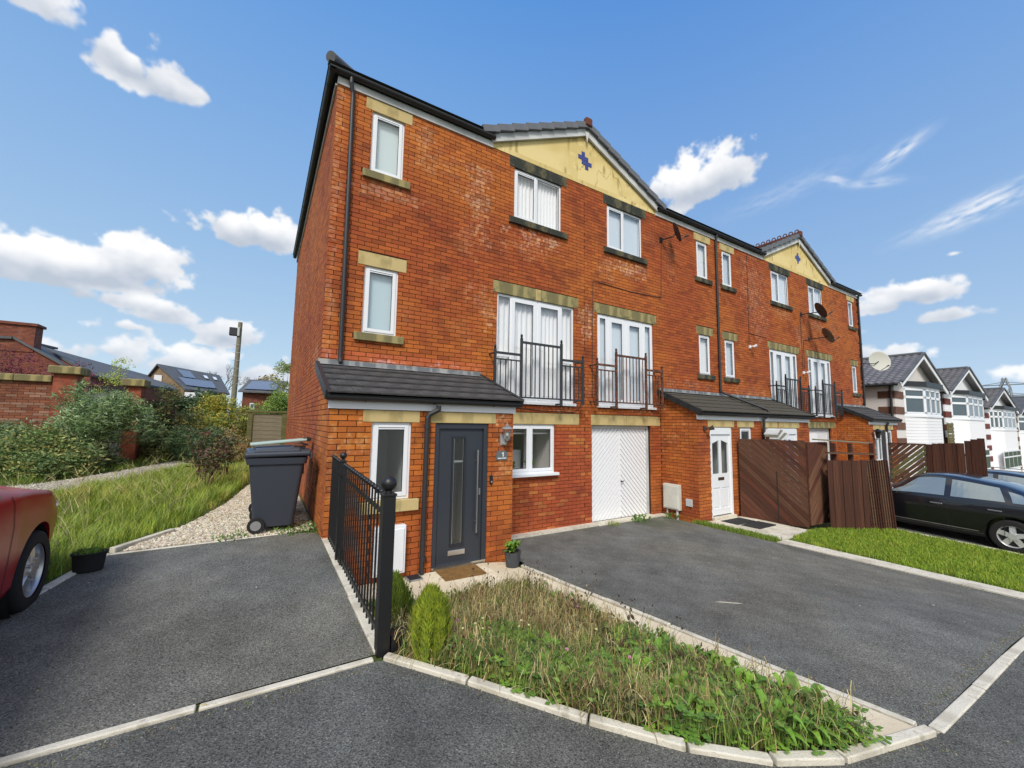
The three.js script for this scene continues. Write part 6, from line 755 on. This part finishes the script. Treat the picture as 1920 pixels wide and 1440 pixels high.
// a shrub: clumps of leaf sprigs over stems
function shrub(name, label, cat, [x, z], [rx, ry, rz], n, sp, cols, o2 = {}) {
  const y = o2.y ?? H(x, z), o = thing(name, label, cat, [x, y, z], 0, o2.group), base = o2.lift ?? 0, st = new MB(); const clumps = []; const K = o2.clumps ?? 16; for (let k = 0; k < K; k++) { const d = rv(); d.y = d.y * .5 + .5; const f = rr(.35, 1); clumps.push(V3(d.x * rx * f, base + clamp(d.y, .05, 1) * ry * rr(.55, 1), d.z * rz * f)); }
  for (const c of clumps) { st.bar([rr(-.1, .1) * rx, 0, rr(-.1, .1) * rz], c.toArray(), .012 + ry * .004, .005, 5); } const stems = st.build('stems', o2.stem ?? std({ color: lin(.09, .065, .04) }), o);
  const items = []; for (let i = 0; i < n; i++) { const c = pick(clumps), d = rv(), r = (o2.rad ?? .42) * Math.cbrt(R()) * Math.min(rx, ry) * 1.15, p = c.clone().addScaledVector(d, r); if (p.y < .03) p.y = rr(.03, .3) * ry * .4; const col = pick(cols); items.push([T(p.x, p.y, p.z, rr(0, 6.28), rr(-.5, .5), rr(-.5, .5), rr(.7, 1.25)), jit(col, .3)]); } scatter('foliage', sp, leafMat, items, o); return o;
}
const small = sprig(7, .055, .026, .07), mid = sprig(7, .10, .04, .11, .1), long = sprig(7, .15, .032, .12, .15), tiny = sprig(9, .032, .018, .05), broad = sprig(6, .085, .06, .08);
GAIN = 1.9;
shrub('buddleia_bush', 'big grey green bush in front of the gate panel in the wall', 'bush', [-4.55, -8.5], [1.25, 2.0, .9], 2300, long, [[.09, .15, .05], [.13, .20, .07], [.05, .09, .03], [.19, .25, .13]], { clumps: 26, rad: .34 });
shrub('bramble_bush', 'dark bramble mound against the brick wall at the left edge', 'bush', [-6.4, -8.2], [1.5, .95, 1.0], 2600, mid, [[.05, .085, .025], [.08, .13, .04], [.14, .19, .10], [.10, .13, .04]], { clumps: 26 });
shrub('bramble_bush', 'low sprawling bramble at the edge of the footpath', 'bush', [-5.1, -6.9], [1.3, .75, .8], 1900, mid, [[.06, .10, .03], [.09, .15, .04], [.20, .20, .06]], { clumps: 22, rad: .5 });
shrub('ivy_bush', 'dark leafy bush right of the brick pier', 'bush', [-3.45, -11.0], [.95, 2.15, .8], 2400, mid, [[.035, .06, .018], [.05, .085, .02], [.09, .10, .03], [.16, .13, .04]], { clumps: 26, rad: .34 });
shrub('yellowing_shrub', 'yellow green autumn shrub below the wooden pole', 'bush', [-2.15, -12.2], [1.0, 2.25, .9], 2300, mid, [[.13, .16, .03], [.24, .24, .03], [.09, .13, .03], [.36, .27, .03]], { clumps: 24, rad: .34 });
shrub('yellowing_shrub', 'yellow flecked shrub growing beside the grey timber gate', 'bush', [-1.25, -11.6], [.6, 1.75, .6], 1300, mid, [[.16, .20, .03], [.26, .26, .04], [.12, .10, .05]], { clumps: 18, rad: .36 });
shrub('weeping_shrub', 'low dark green weeping shrub between path and pole', 'bush', [-2.35, -10.2], [.85, 1.0, .6], 1700, long, [[.03, .06, .02], [.05, .09, .03], [.07, .11, .04]], { clumps: 20, rad: .4 });
shrub('green_shrub', 'bright green shrub showing over the grey timber gate', 'bush', [-.35, -14.5], [1.0, 2.6, .9], 1500, mid, [[.12, .19, .03], [.19, .25, .04], [.08, .13, .03]], { clumps: 20, rad: .36 });
shrub('burgundy_tree', 'burgundy leaved tree rising behind the stone coping', 'tree', [-7.3, -12.8], [1.7, 2.6, .8], 1900, small, [[.10, .012, .03], [.15, .02, .045], [.06, .01, .02]], { clumps: 26, rad: .26, lift: 1.2 });
shrub('young_birch', 'sparse pale yellow green birch behind the gate panel', 'tree', [-5.2, -12.2], [.8, 3.6, .7], 800, small, [[.26, .30, .05], [.30, .33, .08], [.20, .25, .05]], { clumps: 22, rad: .3 });
shrub('dry_bush', 'straw coloured dead bush beside the gate post', 'bush', [-1.35, -7.6], [.5, 1.05, .45], 900, small, [[.26, .20, .09], [.18, .17, .05], [.14, .09, .04]], { clumps: 18, rad: .4 });
shrub('evergreen_tree', 'round dark evergreen below the solar panelled roof', 'tree', [-5.0, -37], [1.5, 4.6, 1.5], 1000, sprig(7, .35, .14, .4), [[.03, .06, .025], [.05, .09, .03]], { clumps: 20, rad: .3 });
shrub('garden_tree', 'small green tree beyond the corner of the end wall', 'tree', [.35, -18], [1.0, 5.2, .9], 1100, mid, [[.10, .15, .03], [.15, .20, .04], [.24, .22, .05]], { clumps: 22, rad: .3, y: .7 });
shrub('olive_tree', 'ochre tinged tree behind the dark brick house', 'tree', [.2, -60], [3.2, 7.2, 2.5], 1400, sprig(7, .4, .18, .5), [[.16, .13, .04], [.2, .17, .05]], { clumps: 22, rad: .3 });
GAIN = 1;
// leafless trees on the skyline
function bareTree(label, x, z, h, seed) { const o = thing('bare_tree', label, 'tree', [x, .7, z], 0, 'leafless trees on the skyline'); const old = R; R = rngOf(seed); const t = new MB(), tw = new MB(); const grow = (p, d, l, r, n) => { const e = p.clone().addScaledVector(d, l); (n > 4 ? t : tw).bar(p.toArray(), e.toArray(), r, r * .7, n > 3 ? 5 : 3); if (n <= 0) return; const k = n > 5 ? 2 : 3; for (let i = 0; i < k; i++) grow(e, d.clone().addScaledVector(rv(), .62).add(V3(0, .12, 0)).normalize(), l * rr(.62, .82), r * .62, n - 1); }; grow(V3(0, 0, 0), V3(0, 1, 0), h * .3, h * .02, 6); const m = std({ color: lin(.14, .11, .08) }); t.build('trunk', m, o); tw.build('twigs', m, o).userData.kind = 'stuff'; R = old; }
bareTree('leafless tree left of the wooden pole on the skyline', -6.2, -66, 8.6, 11); bareTree('leafless tree right of the wooden pole on the skyline', -1.6, -62, 8.4, 12); bareTree('leafless tree above the sandy gabled house', -11.5, -70, 9.6, 13);

// rough grass on the verge
const verge = [[-2.1, .8], [-1.62, .05], [-1.5, -.5], [-1.25, -1.6], [-1.0, -3.4], [-.75, -5], [-.5, -8.6], [-1.8, -9], [-2.5, -7.6], [-3.0, -5.4], [-3.8, -3.2], [-4.8, -2.5], [-6.5, -2.3], [-6.5, 1.2], [-2.9, 4], [-2.35, 1.9]];
const grassT = tuft(11, .30, .007, .75, .07), grassS = tuft(10, .13, .006, .6, .06), seedT = (() => { const b = new MB(); for (let k = 0; k < 4; k++) { const a = rr(0, 6.28), l = rr(.1, .3), h = rr(.4, .62), dx = Math.cos(a), dz = Math.sin(a), P = (t) => [dx * l * t * t, h * (t - .1 * t * t), dz * l * t * t]; for (let q = 0; q < 5; q++) { const A = P(q / 5), B = P((q + 1) / 5); b.bar(A, B, .0012, .001, 3, true); } const A = P(.8), B = P(1.05); b.bar(A, B, .004, .0015, 4); } return b.geo(); })();
const greens = [[.22, .30, .025], [.29, .36, .03], [.16, .24, .02], [.38, .36, .05], [.44, .40, .12]];
GAIN = 1.25; scatter('verge_grass', grassT, leafMat, spread(verge, 8200, (x, z) => { const n = fbm3(x * 1.3, z * 1.3, 3, 3); return [T(x, H(x, z) - .01, z, rr(0, 6.28), 0, rr(-.15, .15), rr(.6, 1.25) * (.6 + .7 * n)), jit(n > .56 ? pick(greens) : pick(greens.slice(0, 3)), .2)]; })).userData.label = 'long uncut grass on the verge beside the footpath';
GAIN = 1; scatter('grass_seed_stalks', seedT, dryMat, spread(verge, 190, (x, z) => [T(x, H(x, z), z, rr(0, 6.28), 0, rr(-.2, .2), rr(.6, 1.1)), jit([.48, .42, .20], .2)])).userData.label = 'pale seed stalks standing in the verge grass';
const farGrass = [[-9, -4.8], [-5.9, -4.8], [-4.6, -5.8], [-3.8, -7.7], [-3.1, -10.1], [-4, -10], [-9, -10]];
scatter('far_verge_grass', grassS, leafMat, spread(farGrass, 2600, (x, z) => [T(x, H(x, z) - .01, z, rr(0, 6.28), 0, 0, rr(.7, 1.5)), jit(pick([[.16, .26, .025], [.22, .33, .03], [.12, .2, .02]]), .2)])).userData.label = 'bright short grass between footpath and bushes';
scatter('meadow_grass', grassT, leafMat, spread([[-8, -11], [-1, -9.6], [0, -14], [-2, -22], [-10, -22]], 2600, (x, z) => [T(x, H(x, z) - .01, z, rr(0, 6.28), 0, 0, rr(.8, 1.8)), jit(pick(greens), .25)])).userData.label = 'rough grass and growth behind the boundary wall';
// mown lawn of the second house and the tufts along walls
const lawn = [[8.22, 2.78], [9.6, 2.58], [11.9, 2.9], [11.98, 5.96], [8.22, 5.96]], lawnT = tuft(12, .075, .006, .55, .05);
scatter('lawn_grass', lawnT, leafMat, spread(lawn, 7800, (x, z) => [T(x, H(x, z) - .004, z, rr(0, 6.28), 0, 0, rr(.7, 1.35)), jit(pick([[.25, .38, .012], [.31, .43, .015], [.18, .30, .01], [.38, .45, .04]]), .18)])).userData.label = 'bright green mown lawn before the brown fence';
scatter('wall_foot_grass', lawnT, leafMat, spread([[7.74, 1.0], [7.97, 1.05], [7.98, 2.7], [7.74, 2.7]], 480, (x, z) => [T(x, H(x, z) - .004, z, rr(0, 6.28), 0, 0, rr(.8, 1.5)), jit([.20, .30, .02], .2)])).userData.label = 'strip of grass beside the neighbouring porch corner';
function weedTuft(label, x, z, n, s, cols, geo = broad) { const o = thing('weed_tuft', label, 'weed', [x, H(x, z), z], 0, 'weeds in the driveway joints'); scatter('leaves', geo, leafMat, Array.from({ length: n }, () => { const a = rr(0, 6.28), r = s * Math.sqrt(R()); return [T(Math.cos(a) * r * 1.6, rr(0, .05), Math.sin(a) * r, rr(0, 6.28), 0, 0, rr(.5, 1)), jit(pick(cols), .2)]; }), o); }
weedTuft('yellowish grass tuft at the left of the garage threshold', 5.95, .3, 14, .12, [[.24, .30, .04]], grassS); weedTuft('green leafy weed at the middle of the garage threshold', 6.85, .28, 18, .13, [[.10, .22, .02], [.14, .28, .03]]); weedTuft('leafy weed in the corner between garage and meter box', 7.75, .4, 10, .1, [[.12, .2, .03]]); weedTuft('green creeper at the foot of the end wall behind the bin', -.16, .7, 60, .24, [[.10, .22, .02], [.14, .28, .03], [.07, .16, .02]], small); weedTuft('small green weeds at the foot of the bin wheel', -.95, .8, 16, .1, [[.14, .26, .03]], small);
// gravel stones
const stoneG = new THREE.DodecahedronGeometry(.013, 0); scatter('gravel_stones', stoneG, std({ color: 0xffffff }), spread([[-1.95, .82], [-.05, .8], [-.05, -5.2], [-.55, -5.0], [-.9, -3.5], [-1.15, -1.6], [-1.45, -.4]], 15000, (x, z) => [T(x, H(x, z) + .008, z, rr(0, 6.28), rr(0, 3), 0, [rr(.7, 1.6), rr(.5, .9), rr(.7, 1.4)]), jit(pick([[.62, .56, .44], [.5, .44, .34], [.72, .67, .56], [.36, .31, .24], [.55, .46, .34]]), .2)])).userData.label = 'cream gravel chippings beside the end wall';
scatter('path_stones', stoneG, std({ color: 0xffffff }), spread([[-6, -2.9], [-4.6, -2.9], [-3.7, -3.5], [-2.9, -5.6], [-2.4, -8.2], [-2.9, -10], [-3.7, -7.6], [-4.5, -5.6], [-5.8, -4.6]], 3000, (x, z) => [T(x, H(x, z) + .006, z, rr(0, 6.28), rr(0, 3), 0, [rr(.8, 2.2), rr(.5, 1), rr(.8, 2)]), jit(pick([[.45, .42, .36], [.34, .31, .26], [.55, .52, .46]]), .2)])).userData.label = 'loose stones on the footpath';
// tall dead weeds by the gravel
for (const [x, z, s, w] of [[-1.78, -4.0, 1, 'left'], [-1.55, -3.2, .85, 'nearest'], [-1.35, -4.4, 1.05, 'right']]) { const y = H(x, z), o = thing('dock_weed', `${w} one of three tall brown stemmed weeds beside the gravel`, 'weed', [x, y, z], 0, 'tall weeds beside the gravel'), st = new MB(), it = []; for (let k = 0; k < 7; k++) { const dx = rr(-.25, .25) * s, dz = rr(-.2, .2), h = rr(.75, 1.15) * s, sx = rr(-.06, .06); st.bar([sx, 0, rr(-.05, .05)], [dx, h, dz], .008, .004, 4); for (let q = 0; q < 12; q++) { const t = rr(.4, 1.05); it.push([T(lerp(sx, dx, t) + rr(-.06, .06), h * t, dz * t + rr(-.06, .06), rr(0, 6.28), 0, 0, rr(.6, 1.1)), jit(pick([[.05, .09, .03], [.08, .13, .03], [.16, .08, .05]]), .3)]); } } st.build('stems', std({ color: lin(.13, .06, .035) }), o); scatter('leaves', mid, leafMat, it, o); }

// ---- the weedy bed before the first house
const bed = [[.2, 2.66], [2.08, 2.62], [2.15, 4.6], [2.22, 5.92], [1.93, 5.83], [1.57, 5.66], [1.25, 5.41], [.92, 5.04], [.5, 4.48], [.18, 4.14]];
const bedY = (x, z) => H(x, z) + .015;
const greenPatch = (x, z) => fbm3(x * 1.7 + 2, z * 1.7, 44, 3);
const strawT = (() => { const b = new MB(); for (let k = 0; k < 7; k++) { const a = rr(0, 6.28), h = rr(.06, .21), l = rr(.05, .2), dx = Math.cos(a), dz = Math.sin(a), ox = rr(-.04, .04), oz = rr(-.04, .04), W = .0016, P = (t) => [ox + dx * l * t * t, h * Math.sin(t * 2.2) / .81, oz + dz * l * t * t]; for (let q = 0; q < 6; q++) { const A = P(q / 6), B = P((q + 1) / 6); b.quad([A[0] - dz * W, A[1], A[2] + dx * W], [A[0] + dz * W, A[1], A[2] - dx * W], [B[0] + dz * W, B[1], B[2] - dx * W], [B[0] - dz * W, B[1], B[2] + dx * W]); } } return b.geo(); })();
scatter('bed_dry_grass', strawT, dryMat, spread(bed, 1750, (x, z) => { const n = greenPatch(x, z); if (n > .52 && R() < .8) return null; return [T(x, bedY(x, z) - .005, z, rr(0, 6.28), rr(-.2, .2), rr(-.2, .2), rr(.6, 1.2)), jit(pick([[.42, .31, .14], [.30, .20, .09], [.52, .44, .22], [.20, .12, .06], [.28, .26, .08]]), .3)]; })).userData.label = 'dry straw grass matted over the front bed';
const bedGrass = tuft(9, .2, .0042, .8, .06);
scatter('bed_green_grass', bedGrass, leafMat, spread(bed, 3400, (x, z) => { const n = greenPatch(x, z); if (n < .42 && R() < .6) return null; return [T(x, bedY(x, z) - .005, z, rr(0, 6.28), 0, 0, rr(.6, 1.3)), jit(pick([[.17, .27, .03], [.23, .34, .04], [.11, .18, .03], [.30, .31, .08]]), .25)]; })).userData.label = 'green grass growing through the front bed';
const clover = (() => { const b = new MB(); for (let k = 0; k < 4; k++) { const o = V3(rr(-.05, .05), rr(.04, .12), rr(-.05, .05)); b.bar([o.x * .3, 0, o.z * .3], o.toArray(), .0015, .0012, 3, true); for (let q = 0; q < 3; q++) { const a = q * 2.09 + rr(0, 1), d = V3(Math.cos(a), rr(-.1, .25), Math.sin(a)).normalize(); kite(b, o, d, V3(-Math.sin(a), 0, Math.cos(a)), .032, .028, .02); } } return b.geo(); })();
scatter('bed_clover', clover, leafMat, spread(bed, 1500, (x, z) => { const n = greenPatch(x, z), front = sstep(4.4, 5.4, z) * sstep(.9, 1.5, x), cen = Math.exp(-(((x - .75) / .3) ** 2 + ((z - 4.55) / .28) ** 2)); if (n < .54 - .32 * cen - .22 * front) return null; return [T(x, bedY(x, z) - .005, z, rr(0, 6.28), 0, 0, rr(.7, 1.3)), jit(pick([[.15, .31, .02], [.21, .39, .03], [.11, .24, .02]]), .2)]; })).userData.label = 'green clover spreading through the front bed';
scatter('bed_leafy_weeds', sprig(8, .05, .024, .05), leafMat, spread(bed, 2200, (x, z) => { const n = fbm3(x * 2.1 + 9, z * 2.1, 77, 3); if (n < .42) return null; return [T(x, bedY(x, z) + rr(.01, .15) * n * 1.4, z, rr(0, 6.28), 0, 0, rr(.6, 1.3)), jit(pick(n > .55 ? [[.13, .22, .03], [.18, .28, .04], [.10, .16, .03]] : [[.16, .13, .05], [.22, .2, .07], [.12, .15, .04], [.12, .07, .04]]), .3)]; })).userData.label = 'mixed small leaved weeds tangled through the front bed';
// broad leaved weeds that can be told apart
function rosette(x, z, n, L, w, h) { const o = thing('broadleaf_weed', 'broad leaved green weed growing in the front bed', 'weed', [x, bedY(x, z), z], rr(0, 6.28), 'broad leaved weeds in the front bed'); const mats = [rosette.a, rosette.b, rosette.c]; for (let k = 0; k < n; k++) { const a = k * 2.4 + rr(-.3, .3), l = L * rr(.7, 1.15), up = h * rr(.3, 1.1), W = w * rr(.8, 1.2), c = Math.cos(a), s = Math.sin(a), m = new MB(); const P = (t, e) => { const ww = W * Math.sin(Math.PI * Math.min(.97, t * .88 + .06)) * e * (1 + .25 * Math.sin(t * 19)); return [c * l * t - s * ww, up * Math.sin(t * 2.3) + (e ? .006 : 0) + .004, s * l * t + c * ww]; }; const N = 6; for (let q = 0; q < N; q++) for (const e of [-.5, .5]) m.quad(P(q / N, 0), P(q / N, e), P((q + 1) / N, e), P((q + 1) / N, 0)); m.build('leaf', pick(mats), o); } return o; }
const leafy = (r, g, b) => new THREE.MeshPhysicalMaterial({ color: lin(r, g, b), roughness: .6, transmission: .25, thickness: 0, side: THREE.DoubleSide }); rosette.a = leafy(.16, .33, .02); rosette.b = leafy(.23, .41, .03); rosette.c = leafy(.11, .24, .02);
for (let k = 0; k < 46; k++) { const t = R(); const x = lerp(1.1, 2.18, Math.sqrt(R())), z = lerp(4.7, 5.86, R()); if (!inPoly(bed, x, z + .06)) continue; rosette(x, z, 10 + Math.floor(rr(0, 6)), rr(.09, .17), rr(.036, .06), rr(.08, .2)); }
for (const [x, z] of [[1.9, 4.4], [1.7, 3.7], [1.2, 2.8], [1.55, 2.95], [2.05, 3.3], [.75, 2.85], [1.0, 4.6], [.6, 4.4], [2.1, 4.8], [1.4, 4.1]]) rosette(x, z, 9, rr(.08, .14), rr(.03, .05), rr(.08, .16));
// seed headed stems standing over the weeds
for (let k = 0; k < 40; k++) { const edge = k < 26, x = edge ? lerp(.3, 2.15, R()) : rr(1.75, 2.2), z = edge ? rr(2.6, 3.0) : rr(3.0, 5.4), y = bedY(x, z), o = thing('seed_headed_weed', 'thin weed stem with dark seed heads standing above the front bed', 'weed', [x, y, z], rr(0, 6.28), 'seed headed stems in the front bed'), s = new MB(), hd = new MB(), lv = new MB(), h = rr(.2, .42), n = 2 + Math.floor(rr(0, 4)), lx = rr(-.08, .08); s.bar([0, 0, 0], [lx, h * .7, rr(-.03, .03)], .0022, .0016, 4, true); for (let q = 0; q < n; q++) { const e = [lx + rr(-.09, .09), h * rr(.8, 1.1), rr(-.09, .09)]; s.bar([lx * .7, h * .5, 0], e, .0015, .0012, 3, true); hd.ball(e[0], e[1], e[2], rr(.005, .0085), 6, 1.3); } for (let q = 0; q < 6; q++) { const t = rr(.1, .75), d = rv(); d.y = .3; d.normalize(); kite(lv, V3(lx * t, h * .7 * t, 0), d, V3(-d.z, 0, d.x).normalize(), rr(.04, .08), .02); } s.build('stem', k % 3 ? std({ color: lin(.16, .11, .05) }) : leafy(.1, .14, .04), o); hd.build('seed_heads', std({ color: k % 4 ? lin(.05, .035, .025) : lin(.4, .33, .22) }), o).userData.kind = 'stuff'; lv.build('leaves', k % 2 ? rosette.c : leafy(.13, .14, .05), o).userData.kind = 'stuff'; }
function flower(name, label, group, x, z, h, r, mat) { const o = thing(name, label, 'flower', [x, bedY(x, z), z], 0, group), s = new MB(); s.bar([0, 0, 0], [.01, h, 0], .002, .0015, 4, true); s.build('stem', rosette.b, o); const b = new MB(); for (let k = 0; k < 22; k++) { const d = rv(); d.y = Math.abs(d.y) + .1; d.normalize(); kite(b, V3(.01, h, 0), d, rv().cross(d).normalize(), r, r * .45, .05); } b.build('petals', mat, o).userData.kind = 'stuff'; }
const pink = std({ color: lin(.62, .30, .42), side: THREE.DoubleSide }), cream = std({ color: lin(.78, .74, .42), side: THREE.DoubleSide });
for (const [x, z] of [[1.05, 4.72], [.62, 3.95], [1.35, 4.98], [1.85, 3.9], [1.95, 3.3]]) flower('clover_flower', 'small pink clover flower among the weeds of the front bed', 'pink clover flowers in the front bed', x, z, rr(.2, .28), .017, pink);
for (const [x, z] of [[.95, 4.3], [.98, 4.38], [.7, 4.1], [.74, 4.14], [.78, 4.06], [.55, 4.2], [1.42, 4.6], [1.1, 4.1]]) flower('pale_flower', 'small pale yellow flower among the weeds of the front bed', 'pale yellow flowers in the front bed', x, z, rr(.2, .3), .013, cream);
// dwarf conifers
function conifer(label, x, z, h, r, cols) { const y = bedY(x, z), o = thing('dwarf_conifer', label, 'shrub', [x, y, z], 0), t = new MB(); t.bar([0, 0, 0], [0, h * .6, 0], .012, .006, 6); t.build('trunk', std({ color: lin(.1, .06, .04) }), o); const fr = (() => { const b = new MB(); for (let k = 0; k < 9; k++) { const a = rr(-.5, .5), d = V3(Math.sin(a), Math.cos(a), rr(-.12, .12)).normalize(); kite(b, V3(rr(-.012, .012), k * .006, 0), d, V3(d.y, -d.x, 0), rr(.03, .05), .007, .02); } return b.geo(); })(); const it = []; for (let k = 0; k < 1900; k++) { const t2 = Math.pow(R(), .8), a = rr(0, 6.28), prof = r * Math.pow(Math.sin(Math.PI * Math.min(1, .14 + t2 * .84)), .7) * (.9 + .22 * Math.sin(a * 9 + t2 * 3)), q = prof * (.55 + .45 * Math.sqrt(R())); it.push([T(Math.cos(a) * q, t2 * h * .94, Math.sin(a) * q, -a + Math.PI / 2 + rr(-.4, .4), rr(.05, .4), 0, rr(.7, 1.25)), jit(pick(cols), .22)]); } scatter('foliage', fr, leafMat, it, o); return o; }
conifer('egg shaped yellow green dwarf conifer behind the railing end post', .33, 4.18, .44, .125, [[.30, .38, .015], [.38, .45, .02], [.20, .28, .015]]); conifer('smaller green conifer between the railing and the front path', .27, 3.5, .46, .13, [[.20, .29, .02], [.27, .36, .02], [.13, .2, .02]]);
// fallen leaves and litter
const litterG = (() => { const b = new MB(); kite(b, V3(0, 0, 0), V3(1, 0, 0), V3(0, 0, 1), .05, .03, .02); return b.geo(); })();
scatter('fallen_leaves', litterG, dryMat, spread([[-3, 1], [8, .3], [8, 8], [-3, 8]], 130, (x, z) => [T(x, H(x, z) + .012, z, rr(0, 6.28), rr(-.2, .2), 0, rr(.25, .7)), jit(pick([[.4, .33, .15], [.3, .18, .08], [.6, .56, .46]]), .3)])).userData.label = 'small leaves and bits of litter blown over the tarmac';

{ // grit and moss crumbs that gather along the edges of the tarmac
  const runs = [[-2.0, .95, 0, .95], [.0, 1.4, .0, 4], [2.78, 1.7, 2.74, 5.9], [2.8, .24, 7.7, .24], [7.66, .4, 7.66, 5.9], [-2.3, 2.2, -2.1, 1.2], [-3, 4.15, .0, 4.15], [.2, 4.3, .95, 5.2], [.95, 5.2, 2.6, 6.15], [2.8, 5.95, 7.6, 5.95]], it = [];
  for (const [a, b, c, d] of runs) { const n = Math.round(Math.hypot(c - a, d - b) * 90); for (let k = 0; k < n; k++) { const t = R(), x = lerp(a, c, t) + (R() - R()) * .05, z = lerp(b, d, t) + (R() - R()) * .05; it.push([T(x, H(x, z) + .006, z, rr(0, 6.28), rr(0, 3), 0, [rr(.15, .5), rr(.1, .3), rr(.15, .5)]), jit(pick([[.22, .2, .14], [.12, .13, .05], [.3, .27, .2], [.16, .11, .06], [.14, .17, .05]]), .3)]); } }
  scatter('edge_grit', stoneG, std({ color: 0xffffff }), it).userData.label = 'grit and moss crumbs gathered along the tarmac edges';
}
scene.traverse((o) => { if (o.isMesh) { o.castShadow = true; o.receiveShadow = true; } });
renderer.render(scene, camera);
